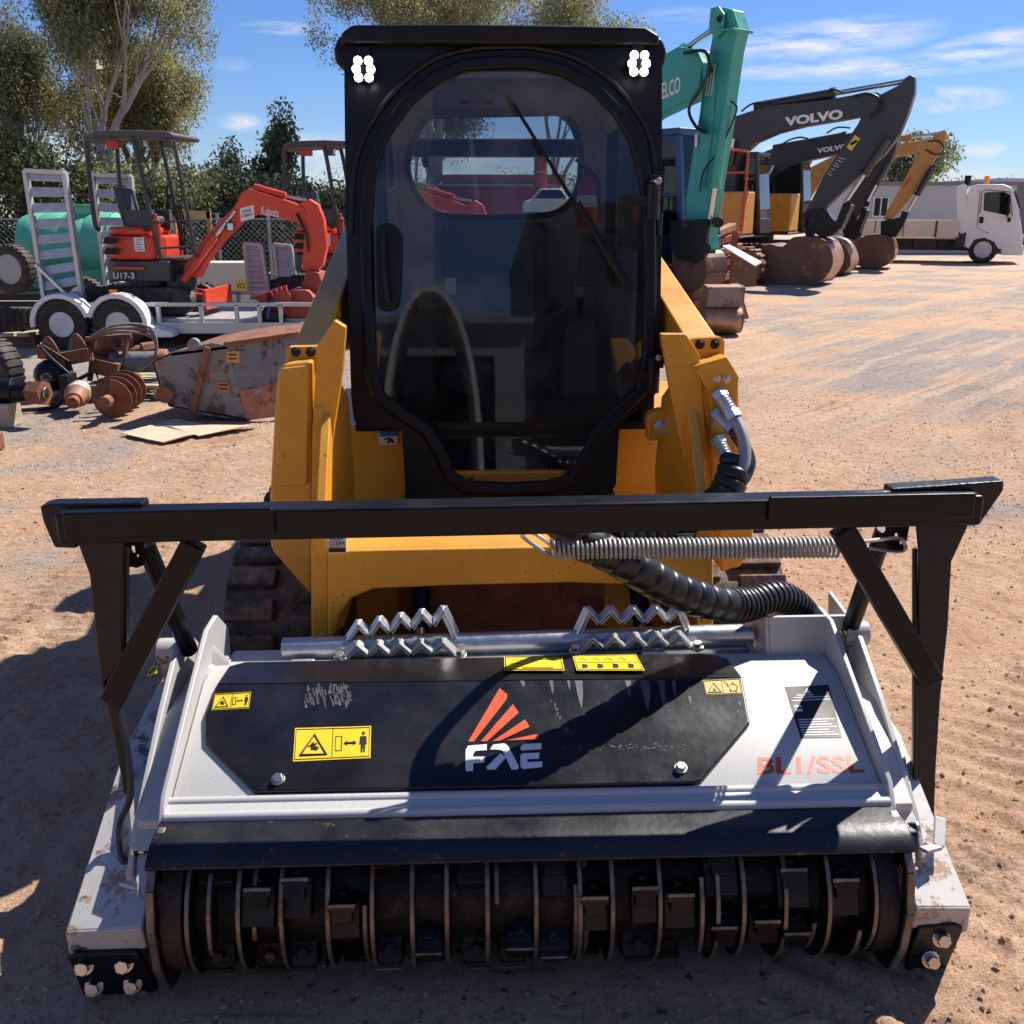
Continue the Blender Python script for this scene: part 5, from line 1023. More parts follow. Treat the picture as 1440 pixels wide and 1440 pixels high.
# second trailer behind
t2 = thing('plant_trailer', 'second silver trailer, its two upright ramps showing left of the farther mini excavator', 'trailer', (p2.x, 15.9, 0), group='plant trailers')
Y2 = 15.0
for tl, tr, bl_, br_ in (((344, 343), (367, 345), (352, 412), (378, 412)), ((386, 344), (409, 346), (392, 412), (418, 410))):
    q_ = ramp({'tl': tl, 'tr': tr, 'bl': bl_, 'br': br_}, Y2 if tl[0] < 350 else 16.4); q_.build('loading_ramp', t2, .005)
b = B('alloy'); a = pw(350, 410, Y2); b.bx(a.x, a.x + 4.2, Y2, 16.7, a.z - .12, a.z); b.build('deck', t2, .01)
for x in (a.x + 1.5, a.x + 2.3): wheel(t2, (x, Y2 - .1, .31), .31, .2)
b = B('timber').m('decal_dim_yellow'); 
tb = thing('toolbox', 'cream toolbox with a yellow sticker standing behind the first mini excavator', 'toolbox', pw(326, 415, 17.2))
b = B('truck_cream'); c0 = pw(326, 405, 17.2); b.bx(c0.x - .75, c0.x + .45, 17.2, 17.8, 0, c0.z + .42); b.build('body', tb, .03); b = B('decal_yellow'); c1 = pw(339, 402, 17.19); b.bx(c1.x - .09, c1.x + .09, 17.185, 17.195, c1.z - .07, c1.z + .07); b.m('decal_black').text('VCS', [(c1.x - .075, 17.184, c1.z - .045), (c1.x + .075, 17.184, c1.z - .045), (c1.x + .075, 17.184, c1.z + .045), (c1.x - .075, 17.184, c1.z + .045)], .002, .02); b.build('sticker', tb)
# orange rack behind
b = B('rust_bright'); 
for px in (243, 293): a = pw(px, 296, 18.5); b.beam((a.x, 18.5, 0), (a.x, 18.5, a.z), .07, .07, (1, 0, 0))
b.m('old_orange'); b.beam(pw(228, 300, 18.5), pw(296, 302, 18.5), .07, .12); solo(b, 'steel_rack', 'tall orange and timber coloured steel rack behind the mini excavator', 'rack', pw(268, 400, 18.5))
# green water tank on a dark trailer
TY = 17.6; c0 = pw(100, 348, TY); tk = thing('water_tank', 'pale green plastic water tank lying behind the upright trailer ramps', 'tank', (c0.x, TY, pw(100, 412, TY).z))
xa, xb = pw(34, 350, TY).x, pw(186, 350, TY).x; r_ = .58; zc = c0.z
b = B('tank_green'); b.lathe([(.0, 0), (r_ * .6, .02), (r_ * .9, .10), (r_, .25)] + sum([[(r_, x), (r_ * .975, x + .05), (r_, x + .10)] for x in np.arange(.4, xb - xa - .3, .38)], []) + [(r_, xb - xa - .22), (r_ * .9, xb - xa - .08), (r_ * .6, xb - xa - .01), (0, xb - xa)], (xa, TY, zc), (1, 0, 0), 36); b.bx(xa + .3, xb - .3, TY - .5, TY + .5, zc - .66, zc - .35); b.build('shell', tk, .01)
b = B('tank_green'); x = pw(128, 320, TY).x; b.cyl((x, TY, zc + r_ - .04), (x, TY, zc + r_ + .09), .22); b.cyl((x, TY, zc + r_ + .09), (x, TY, zc + r_ + .12), .24); b.build('lid', tk, .01)
ft = thing('flatbed_trailer', 'dark flatbed trailer at the left edge carrying the pale green tank', 'trailer', (xa + .2, 16.6, 0)); b = B('worn_black'); zt_ = pw(20, 412, 16.2).z
b.bx(xa - 1.6, xb + .3, 16.0, 18.3, zt_ - .10, zt_); b.bx(xa - 1.6, xb, 16.02, 16.1, zt_ - .32, zt_ - .12); b.build('deck', ft, .01); b = B('rust'); b.bx(xa - 1.6, xa + .5, 15.95, 16.0, zt_ + .02, zt_ + .16); b.build('side_board', ft)
for x in (xa - .55, xa + 1.6): wheel(ft, (x, 16.0, .33), .33, .22)
for n_, (px, py, Y, r_, ax, lb) in enumerate(((18, 378, 15.6, .36, (.25, 1, 0), 'upright spare wheel leaning at the left edge beside the pale green tank'), (20, 444, 13.3, .36, (0, .12, 1), 'old tyre lying flat at the left edge, topmost of two'), (22, 460, 13.3, .36, (0, .12, 1), 'old tyre lying flat at the left edge under another tyre'))):
    c0 = pw(px, py, Y); wt = thing('spare_wheel', lb, 'tyre', (c0.x, Y, c0.z - (r_ if n_ == 0 else .1)), group='spare tyres at the left edge'); wheel(wt, c0, r_, .22, ax, 'galv_dull' if n_ == 0 else 'truck_black', 'tyre')
sk_ = thing('timber_skid', 'low dark timber skid under the flat tyres at the left edge', 'skid', (pw(20, 480, 13.2).x, 13.2, 0)); b = B('rust'); a = pw(20, 474, 13.2)
for y in (12.8, 13.7): b.bx(a.x - 1.0, a.x + .45, y, y + .15, 0, a.z + .06)
b.m('timber'); 
for k in range(7): b.bx(a.x - 1.0 + k * .21, a.x - .85 + k * .21, 12.75, 13.9, a.z + .06, a.z + .10)
b.build('boards', sk_)
# red quick coupler and bucket heap on the trailer nose
b = B('red_dirty'); Y = 12.9; a = pw(405, 448, Y)
rb_ = thing('toothed_bucket', 'dirty red toothed bucket lying on the nose of the silver trailer', 'bucket', (a.x, Y, pw(405, 462, Y).z))
def P2(l, y): return [pw(px, py, y) for px, py in l]
b.prism(P2([(362, 462), (366, 440), (384, 416), (408, 408), (432, 408), (444, 420), (440, 452), (420, 466), (385, 468)], Y), (0, .55, 0)); b.build('shell', rb_, .01)
for k in range(5):
    b = B('red_dirty'); c0 = pw(366 + k * 7, 424 - k * 3, Y - .02 + k * .13); b.prism([c0 + Vector(q_) for q_ in ((-.10, 0, .05), (.08, 0, .10), (.10, 0, -.06), (.02, 0, -.03))], (0, .07, 0)); b.build('tooth', rb_, .004)
b = B('red_dirty'); 
for px in (398, 428): c0 = pw(px, 420, Y - .03); b.cyl(c0 + Vector((0, -.02, 0)), c0 + Vector((0, .04, 0)), .11)
b.m('worn_black'); c0 = pw(384, 450, Y - .05); b.box(c0, (.3, .06, .22), (0, R(20), 0)); b.m('decal_blue'); b.tube([pw(376, 448, Y - .08), pw(380, 430, Y - .1), pw(390, 424, Y - .1)], .02, 8, smooth=4); b.build('coupler_ear', rb_, .006)
# ---- big rusty grey bucket on the ground
Y = 8.1; a = gnd(330, 592)
bk = thing('loader_bucket', 'large rusty grey four in one bucket lying on the gravel left of the yellow loader', 'bucket', (a.x, a.y, 0))
sideP = P2([(214, 512), (224, 548), (238, 576), (300, 590), (348, 595), (320, 490), (298, 486), (240, 500)], a.y)
z0 = min(p_.z for p_ in sideP); sideP = [Vector((p_.x, p_.y, p_.z - z0 + .005)) for p_ in sideP]
def sh(p_, d): return p_ + Vector((d[0], d[1], d[2]))
D = Vector((.35, 1.25, 0)); Fr = sideP[4]; Ft = sideP[5]
b = B('rust_grey'); b.prism(sideP, (0.006, .03, 0)); b.build('side_plate', bk, .006); b = B('rust_grey'); b.prism([p_ + D for p_ in sideP], (0.006, -.03, 0)); b.build('side_plate', bk, .006)
b = B('rust_grey'); fr2 = Fr + Vector((.30, .05, .03)); ft2 = Ft + Vector((.52, .30, .06))
b.prism([Fr, fr2, ft2, Ft], (0, .03, .004)); b.build('cutting_face', bk, .006)
b = B('rust_bright'); b.prism([Fr, fr2, fr2.lerp(ft2, .42) , Fr.lerp(Ft, .40)], (.0, -.008, .003)); b.build('wear_strip', bk, .002)
b = B('rust'); b.prism([Ft, ft2, ft2 + Vector((.1, .7, .03)), Ft + D * .5 + Vector((0, 0, .08)), sideP[7] + D * .6 + Vector((0, 0, .05)), sideP[7]], (0, 0, -.03)); b.beam(ft2, Ft + Vector((-.02, 0, .01)), .05, .04); b.prism([sideP[0], sideP[7], sideP[7] + D, sideP[0] + D], (0, 0, -.02)); b.prism([sideP[0], sideP[1], sideP[1] + D, sideP[0] + D], (.02, 0, 0)); b.prism([sideP[1], sideP[2], sideP[2] + D, sideP[1] + D], (.02, 0, .01)); b.prism([sideP[2], Fr, Fr + D, sideP[2] + D], (0, 0, .02)); b.build('shell', bk, .004)
b = B('rust'); b.beam(pw(292, 488, a.y - .03), pw(271, 582, a.y - .03) + Vector((0, 0, -z0)), .05, .03, (0, 1, 0)); c0 = pw(273, 484, a.y); b.m('rust_grey').cyl(c0 + Vector((0, -.03, 0)), c0 + Vector((0, .03, 0)), .05); c0 = pw(234, 554, a.y - .02); b.m('rust').cyl(c0, c0 + Vector((0, -.05, 0)), .07); b.build('side_arm', bk, .006)
for px, py, tx, mm in ((328, 502, 'MAX', 'old_orange'), (314, 545, 'LOAD', 'rust_bright')):
    b = B(mm); c0 = pw(px, py, a.y - .02 if px < 320 else a.y + .0); c0.y = a.y - .012; b.bx(c0.x - .05, c0.x + .05, c0.y, c0.y + .004, c0.z - .045, c0.z + .045); b.m('decal_black'); b.tube([c0 + Vector((-.035, -.004, .02)), c0 + Vector((.035, -.004, .02))], .005, 5); b.tube([c0 + Vector((-.035, -.004, -.012)), c0 + Vector((.03, -.004, -.012))], .005, 5); b.build('old_sticker', bk)
# ---- pallet with augers
a0 = gnd(120, 562); pal = thing('pallet', 'weathered timber pallet on the gravel loaded with rusty augers', 'pallet', (a0.x + .3, a0.y + .4, 0)); b = B('timber')
x0, x1, y0, y1 = gnd(112, 566).x, gnd(226, 566).x, a0.y - .02, a0.y + 1.05
for k in range(7): b.bx(x0, x1, y0 + k * .16, y0 + k * .16 + .11, .11, .135)
for x in (x0 + .05, (x0 + x1) / 2, x1 - .05): b.bx(x - .045, x + .045, y0, y1, .012, .11)
b.build('boards', pal)
def auger(name, label, c, ax, n, r, L_, m='rust', par=None):
    t = thing(name, label, 'auger', c, group='earth augers'); c = Vector(c); ax = Vector(ax).normalized(); e1 = ax.orthogonal().normalized(); e2 = ax.cross(e1)
    b = B(m); b.cyl(c - ax * L_ * .5, c + ax * L_ * .5, r * .22, seg=14); b.cyl(c + ax * L_ * .5, c + ax * (L_ * .5 + .12), r * .3, seg=8); b.build('shaft', t)
    b = B(m); vs = []; fs = []; N = int(n * 20)
    for i in range(N + 1):
        th = 2 * math.pi * i / 20; p_ = c + ax * (-L_ * .5 + L_ * .92 * i / N); d = e1 * math.cos(th) + e2 * math.sin(th)
        vs += [p_ + d * r * .2, p_ + d * r, p_ + d * r + ax * .012, p_ + d * r * .2 + ax * .012]
    for i in range(N):
        for k in range(4): k2 = (k + 1) % 4; fs.append((i * 4 + k, i * 4 + k2, i * 4 + 4 + k2, i * 4 + 4 + k))
    b.add(vs, fs); fl = b.build('flight', t, smooth=60)
    for k in range(4):
        b = B('rust_bright'); d = e1 * math.cos(k * 1.57) + e2 * math.sin(k * 1.57); b.box(c - ax * (L_ * .5 + .03) + d * r * .55, (.05, .05, .12)); b.build('cutting_tooth', t)
    return t
c0 = pw(112, 508, a0.y + .35); auger('earth_auger', 'large rusty earth auger with wide flights lying on the timber pallet', (c0.x + .16, c0.y, .135 + .225), (.85, .55, .05), 3.2, .225, .85)
c0 = gnd(160, 592); auger('earth_auger', 'small rusty earth auger lying on the gravel in front of the pallet', (c0.x - .06, c0.y + .32, .17), (.12, -.98, .02), 3.6, .17, .7, 'rust')
c0 = pw(205, 522, a0.y + .3); ad = thing('auger_drive', 'pale green and rusty auger drive motor lying on the pallet with looping hoses', 'auger drive', (c0.x, c0.y, .135)); b = B('decal_dim_yellow').m('rust_grey'); b.cyl((c0.x - .32, c0.y, .30), (c0.x + .12, c0.y + .05, .30), .10, seg=16); b.m('rust_bright').cyl((c0.x + .12, c0.y + .05, .30), (c0.x + .2, c0.y + .06, .30), .12, seg=16); b.build('motor', ad, .008)
b = B('rust'); 
for x in (-.5, -.2): b.beam((c0.x + x, c0.y - .1, .14), (c0.x + x + .06, c0.y, .55), .05, .03); 
b.beam((c0.x - .5, c0.y - .08, .53), (c0.x - .1, c0.y, .55), .05, .04); b.beam((c0.x - .45, c0.y - .1, .3), (c0.x - .2, c0.y - .1, .24), .16, .14); b.build('cradle', ad, .004)
b = B('timber').m('bark'); 
for k in range(3):
    b.tube([(c0.x - .52, c0.y - .05, .50), (c0.x - .2, c0.y - .1 - k * .03, .60 + k * .03), (c0.x + .1, c0.y - .05, .55 + k * .04), (c0.x + .14, c0.y - .1, .38), (c0.x - .05, c0.y - .2, .22), (c0.x - .3, c0.y - .35, .12), (c0.x - .75, c0.y - .45, .05 + k * .02)], .014, 7, smooth=5)
b.build('drive_hose', ad)
c0 = gnd(103, 585); a1 = thing('auger_drive', 'rusty auger drive with a white painted band, lying on the gravel', 'auger drive', (c0.x, c0.y + .15, 0)); ax = Vector((.18, -.85, -.12)).normalized(); c1 = Vector((c0.x - .05, c0.y + .32, .17)); b = B('rust'); b.lathe([(0, 0), (.09, 0), (.09, .10), (.105, .11), (.105, .17), (.085, .20), (.07, .30), (.05, .31), (.05, .38), (0, .38)], c1, ax, 20, mats=['rust', 'silver_dirty', 'silver_dirty', 'silver_dirty', 'rust_bright', 'rust_bright', 'rust_bright', 'rust', 'rust']); b.build('gearbox', a1, .004)
b = B('worn_black'); b.box(c1 + Vector((-.12, .05, .02)), (.08, .2, .22)); b.tube([c1 + Vector((-.1, .1, .1)), c1 + Vector((-.3, .1, .30)), c1 + Vector((-.38, .2, .36)), c1 + Vector((-.2, .3, .2))], .013, 7, smooth=5); b.build('motor', a1, .01)
c0 = pw(66, 520, a0.y + .1); a2 = thing('hose_reel', 'dark bundle of hydraulic fittings lying at the left end of the pallet', 'fittings', (c0.x, c0.y, 0)); b = B('worn_black'); b.ball(c0 + Vector((.05, 0, -.05)), .17, (1, 1, .9)); b.m('silver_dirty').ball(c0 + Vector((.06, -.16, -.05)), .05); b.m('rust').box(c0 + Vector((.28, 0, .12)), (.3, .1, .12), (0, R(-10), 0)); b.m('hose'); b.tube([c0 + Vector((0, -.1, -.1)), c0 + Vector((.15, -.3, -.25)), c0 + Vector((.3, -.2, -.05)), c0 + Vector((.2, 0, .1))], .02, 8, smooth=5); b.build('fittings', a2)
# black hydraulic breaker shaft at the left edge
c0 = pw(0, 550, 8.0); c1 = pw(66, 552, 8.0); br_ = thing('hydraulic_breaker', 'long black hydraulic breaker with a rusty hexagonal end lying at the left edge', 'breaker', (c0.x, 8.0, 0)); b = B('black_paint'); b.cyl((c0.x - .8, 8.0, c0.z), (c1.x - .12, 8.0, c1.z), .085, seg=20); b.cyl((c0.x - .8, 8.0, c0.z), (c0.x + .12, 8.0, c0.z), .10, seg=20); b.build('barrel', br_, .006); b = B('rust'); b.cyl((c1.x - .13, 8.0, c1.z), (c1.x, 7.97, c1.z), .10, seg=6); b.m('bolt_steel').cyl((c1.x, 7.97, c1.z), (c1.x + .012, 7.97, c1.z), .05, seg=14); b.build('hex_socket', br_, .004); b = B('timber'); b.bx(c0.x - .3, c0.x + .1, 7.9, 8.1, 0, c0.z - .09); b.build('chock', br_)
b = B('hose'); g0 = gnd(18, 582); g1 = gnd(120, 560); b.tube([(g0.x, g0.y, .025), (g0.x + .3, g0.y + .2, .03), (g1.x - .1, g1.y - .2, .12), (g1.x + .1, g1.y, .25)], .018, 8, smooth=6); solo(b, 'hydraulic_hose', 'loose black hydraulic hose lying on the gravel before the pallet', 'hose', (g0.x, g0.y, 0))
wl_ = thing('wheel', 'dark wheel standing at the left edge behind the black breaker', 'wheel', (gnd(-6, 560).x, 8.9, 0)); c0 = pw(-6, 535, 8.9); wheel(wl_, (c0.x, 8.9, .30), .30, .2, (.5, 1, 0), 'rust', 'tyre')
bx_ = thing('timber_block', 'small rusty brown block lying at the very left edge in front of the breaker', 'block', (gnd(-3, 632).x, gnd(-3, 632).y, 0)); g0 = gnd(-3, 632); b = B('rust'); b.box((g0.x - .05, g0.y, .06), (.16, .12, .12)); b.build('block', bx_, .01)
# cardboard sheets
for pts_, lb in (([(171, 612), (210, 604), (252, 604), (276, 613), (262, 619), (230, 625), (205, 620)], 'creased sheet of cardboard lying on the gravel, the one nearer the augers'), ([(216, 601), (246, 595), (290, 600), (362, 601), (340, 607), (280, 616), (268, 612), (240, 606)], 'creased sheet of cardboard lying on the gravel in front of the rusty bucket')):
    g = [gnd(px, py) for px, py in pts_]; b = B('cardboard'); b.prism([Vector((p_.x, p_.y, .012 + .02 * (i % 3 == 1))) for i, p_ in enumerate(g)], (0, 0, .006)); solo(b, 'cardboard_sheet', lb, 'cardboard', g[0], group='cardboard sheets')
# ================================================================ right background: row of excavators, tip truck, site shed
def c3(x, y): return 900 + x / 2.667, y / 2.667
class Digger:
    """excavator built in its own upright plane: u forward, w to the left, z up"""
    def __init__(s, label, o, deg, group):
        s.t = thing('excavator', label, 'excavator', (o[0], o[1], 0), rotz=R(deg), group=group); OFS[s.t.name] = Vector((0, 0, 0)); s.o = Vector((o[0], o[1], 0)); s.d = Vector((math.cos(R(deg)), math.sin(R(deg)), 0)); s.n = Vector((-s.d.y, s.d.x, 0))
    def p(s, x, y, w=0.):
        d = ray(*c3(x, y)); o = Vector((0, 0, CAMH)); q = o + d * ((s.o + s.n * w - o).dot(s.n) / d.dot(s.n)); return (q - s.o).dot(s.d), q.z
    def v(s, x, y, w=0.): u, z = s.p(x, y, w); return Vector((u, w, z))
    def plate(s, name, lst, m, w0, w1, par=None, bev=.015):
        b = B(m); b.plate([s.p(*q) for q in lst], [], lambda u, v, w: Vector((u, w, v)), w0, w1); return b.build(name, par or s.t, bev)
    def rod(s, name, a, c, mid, r, w, par, m='volvo_grey', rod='chrome'):
        A, C_ = s.v(*a, w), s.v(*c, w); M_ = A.lerp(C_, mid); b = B(m); b.cyl(A, M_, r, seg=12); b.cyl(A.lerp(M_, .94), M_, r * 1.2, seg=12); b.m(rod).cyl(M_, C_, r * .5, seg=10); return b.build(name, par)
    def hoses(s, name, lst, r, w, par, n=2, gap=.06):
        b = B('hose')
        for k in range(n): b.tube([s.v(x, y, w - k * gap) for x, y in lst], r, 7, smooth=5)
        return b.build(name, par)
    def bucket(s, lst, wid, m, teeth=0, par=None, worn=None):
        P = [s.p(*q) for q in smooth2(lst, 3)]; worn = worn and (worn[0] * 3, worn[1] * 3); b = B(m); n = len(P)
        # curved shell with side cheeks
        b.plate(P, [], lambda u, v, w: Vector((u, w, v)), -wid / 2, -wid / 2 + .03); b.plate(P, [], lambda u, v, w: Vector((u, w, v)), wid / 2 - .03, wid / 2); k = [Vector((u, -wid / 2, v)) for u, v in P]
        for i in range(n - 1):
            b.m('bucket_worn' if worn and worn[0] - 1 <= i < worn[1] else m); b.prism([k[i], k[i + 1], k[i + 1] + Vector((0, wid, 0)), k[i] + Vector((0, wid, 0))], (.0, 0, .02))  # worn end segments, their sunlit look painted in with the paler colour
        o = b.build('bucket', par or s.t, .01)
        return o
    def base(s, u0, m, cab=True, L=3.4, W=2.4, h=.85, hz=1.15, cabm='blue_frame', bz=2.0, tail=1.5, rails=None, trackm='rust'):
        for sd in (-1, 1):
            b = B(trackm); y = sd * (W / 2 - .28); prof = [(u0 - L / 2 + .4 + .4 * math.cos(R(a)), .41 + .4 * math.sin(R(a))) for a in np.linspace(90, 270, 9)] + [(u0 + L / 2 - .4 + .4 * math.cos(R(a)), .41 + .4 * math.sin(R(a))) for a in np.linspace(-90, 90, 9)]
            b.plate(prof, [], lambda u, v, w: Vector((u, w, v)), y - .26, y + .26)
            for k in range(22): x = u0 - L / 2 + .35 + k * (L - .7) / 21; b.bx(x - .03, x + .03, y - .27, y + .27, .79, .84)
            for k in range(8):
                a = R(-80 + k * 23); b.box((u0 + L / 2 - .4 + .415 * math.cos(a), y, .41 + .415 * math.sin(a)), (.05, .54, .07), (0, -a, 0))
            b.build('crawler_track', s.t, .01)
        b = B('worn_black'); b.cyl((u0, 0, .5), (u0, 0, hz), .6); b.build('turntable', s.t)
        b = B(m); b.bx(u0 - tail, u0 + 1.3, -W / 2 + .05, -.25, hz, bz - .1); b.bx(u0 - tail, u0 - .3, -.25, W / 2 - .05, hz, bz); b.bx(u0 - tail - .3, u0 - tail, -W / 2 + .15, W / 2 - .15, hz, bz - .1); b.m('dark_grey_paint').bx(u0 - tail, u0 + 1.3, -W / 2 + .03, W / 2 - .03, hz - .08, hz - .003); hb = b.build('house', s.t, .06)
        b = B('cab_black'); b.bx(u0 - .9, u0 - .2, -W / 2 + .035, -W / 2 + .048, hz + .25, bz - .35); b.build('vent_grille', hb)
        if cab:
            b = B(cabm); y0, y1 = .12, W / 2 - .05; x0, x1 = u0 - .15, u0 + 1.35; zt = hz + 1.75
            for x, y in ((x0, y0), (x0, y1), (x1, y0), (x1 - .05, y1), ((x0 + x1) / 2, y0)): b.beam((x, y, hz), (x if x == x0 else x - .18, y, zt), .09, .09, (1, 0, 0))
            b.bx(x0, x1, y0, y1, hz, hz + .35); b.bx(x0 - .04, x1 - .14, y0 - .03, y1 + .03, zt, zt + .10); b.bx(x0, x1 - .1, y0 - .01, y0 + .04, hz + .9, hz + .96); cb_ = b.build('cab', s.t, .02)
            b = B('dark_glass'); b.prism([(x0, y0 + .02, hz + .35), (x1 - .02, y0 + .02, hz + .35), (x1 - .18, y0 + .02, zt), (x0, y0 + .02, zt)], (0, .01, 0)); b.prism([(x1 - .02, y0 + .04, hz + .35), (x1 - .02, y1 - .04, hz + .35), (x1 - .17, y1 - .04, zt), (x1 - .17, y0 + .04, zt)], (-.01, 0, 0)); b.prism([(x0, y1 - .02, hz + .35), (x1 - .02, y1 - .02, hz + .35), (x1 - .18, y1 - .02, zt), (x0, y1 - .02, zt)], (0, -.01, 0)); b.build('cab_window', cb_)
        if rails:
            b = B(rails); y = -W / 2 + .02
            b.tube([(u0 + 1.3, y, hz + .1), (u0 + 1.34, y, bz + .55), (u0 + 1.2, y, bz + .75), (u0 + .3, y, bz + .75), (u0 + .2, y, bz - .1)], .03, 8, smooth=3); b.tube([(u0 + 1.34, y, bz + .3), (u0 + .2, y, bz + .3)], .025, 8); b.tube([(u0 + .8, y, bz + .75), (u0 + .8, y, bz - .1)], .025, 8); b.build('hand_rail', s.t)
GR = 'excavators parked in a row'
# --- teal excavator, nearest
K = Digger('teal excavator with its arm standing tall right beside the black cab', (3.0, 14.3), -52, GR)
K.base(-2.3, 'teal', True, 2.6, 2.0, .8, .95, 'blue_frame', 1.75, 1.0)
st = K.plate('stick', [(318, 40), (338, 32), (372, 40), (392, 112), (372, 200), (352, 340), (338, 450), (300, 690), (286, 800), (272, 900), (215, 895), (195, 830), (195, 740), (222, 560), (246, 430), (258, 330), (285, 190), (300, 110)], 'teal', -.13, .11, None, .02)
b = B('teal'); 
for w in (-.19, .15): b.plate([K.p(*q) for q in [(300, 36), (330, 30), (352, 60), (348, 120), (318, 150), (292, 120)]], [], lambda u, v, w_: Vector((u, w_, v)), w, w + .03)
b.plate([K.p(*q) for q in [(322, 112), (394, 110), (392, 122), (322, 122)]], [], lambda u, v, w_: Vector((u, w_, v)), -.22, .18); b.build('stick_head', st, .01)
bo = K.plate('boom', [(-140, 480), (-60, 380), (60, 260), (120, 205), (170, 178), (240, 190), (262, 240), (250, 330), (222, 372), (160, 400), (75, 440), (20, 478), (-60, 600), (-110, 760), (-190, 760), (-180, 620)], 'teal', -.15, .15, None, .02)
a, c = K.v(38, 400, -.156), K.v(150, 330, -.156); e, f = K.v(150, 285, -.156), K.v(38, 335, -.156)
b = B('decal_white'); b.text('KOBELCO', [K.v(28, 396, -.154), K.v(152, 346, -.154), K.v(152, 284, -.154), K.v(28, 334, -.154)], .004, .02); b.build('boom_lettering', bo)
K.rod('stick_cylinder', (60, 262), (300, 92), .48, .075, 0, bo, 'teal')
K.rod('bucket_cylinder', (330, 395), (262, 820), .72, .07, -.24, st, 'teal')
K.plate('stick_rib', [(262, 250), (300, 230), (312, 330), (296, 520), (268, 700), (238, 700), (252, 520), (268, 380)], 'teal', -.155, -.13, st, .008)
for q in [(300, 70), (262, 262), (246, 905)]:
    b = B('worn_black'); b.cyl(K.v(*q, -.21), K.v(*q, .17), .045, seg=12); b.build('pin', st)
K.hoses('hydraulic_hose', [(165, 200), (215, 190), (250, 200), (258, 260), (230, 330), (190, 390), (186, 430), (215, 480), (250, 500)], .022, -.2, bo, 4, .04)
K.hoses('hydraulic_hose', [(368, 210), (372, 270), (350, 330)], .02, .18, st, 1); K.hoses('hydraulic_hose', [(340, 380), (362, 400), (350, 450), (300, 560), (240, 640), (225, 720)], .014, -.2, st, 2, .05)
b = B('decal_white'); b.prism([K.v(206, 505, -.166), K.v(216, 503, -.166), K.v(214, 550, -.166), K.v(204, 552, -.166)], (0, .003, 0)); 
for k in range(3): b.tube([K.v(282 - k * 10, 240, -.165), K.v(266 - k * 10, 360, -.165)], .006, 4)
b.build('stick_stencil', st)
b = B('worn_black'); b.plate([K.p(*q) for q in [(160, 830), (300, 820), (300, 850), (285, 960), (250, 985), (180, 970), (150, 900)]], [], lambda u, v, w_: Vector((u, w_, v)), -.26, -.20); b.cyl(K.v(170, 840, -.3), K.v(170, 840, .25), .06); b.cyl(K.v(295, 835, -.3), K.v(295, 835, .25), .07); b.cyl(K.v(250, 930, -.3), K.v(250, 930, .25), .06); b.m('teal'); b.plate([K.p(*q) for q in [(200, 830), (270, 830), (275, 930), (230, 975), (200, 930)]], [], lambda u, v, w_: Vector((u, w_, v)), -.12, .12); lk = b.build('bucket_linkage', st, .01)
K.bucket([(160, 955), (190, 935), (262, 945), (285, 985), (282, 1040), (255, 1085), (205, 1085), (172, 1040)], .45, 'bucket_brown')
# --- first dark grey excavator
def dark_digger(label, o, deg, boom, stick, lines, bk, text, sc, worn=None, body='volvo_orange', u0=None, rails=None, bw=1.2):
    V = Digger(label, o, deg, GR)
    V.base(u0, body, True, 3.6, 2.5, .85, 1.1, 'volvo_grey', 2.15, 1.6, rails)
    bo = V.plate('boom', boom, 'volvo_grey', -.22, .22); st = V.plate('stick', stick, 'volvo_grey', -.17, .17)
    b = B('decal_white'); b.text('VOLVO', [V.v(*q, -.225) for q in text], .006, .05); b.build('boom_lettering', bo)
    V.rod('stick_cylinder', *lines['cyl'], .10 * sc, 0, bo); V.rod('bucket_cylinder', *lines['bcyl'], .08 * sc, -.26, st)
    for q in lines['bm']: V.rod('boom_cylinder', *q, .09 * sc, -.36, bo)
    for q in lines['hose']: V.hoses('hydraulic_hose', q, .022, -.26, bo, 2, .05)
    if 'stick_label' in lines:
        b = B('decal_yellow'); q = [V.v(*q_, -.172) for q_ in lines['stick_label']]; b.prism(q, (0, .003, 0)); b.m('decal_black').tube([q[0].lerp(q[2], .3) - Vector((0, .006, 0)), q[0].lerp(q[2], .75) - Vector((0, .006, 0))], .03, 5); b.build('warning_sticker', st)
    lk = B('worn_black')
    for q in lines['link']: lk.plate([V.p(*q_) for q_ in q], [], lambda u, v, w: Vector((u, w, v)), -.24, .24)
    for q in lines['pins']: lk.cyl(V.v(*q, -.3), V.v(*q, .3), .07, seg=12)
    lk.build('bucket_linkage', st, .01); V.bucket(bk, bw, 'bucket_brown', worn=worn); return V, bo, st
g1 = gnd(1120, 398)
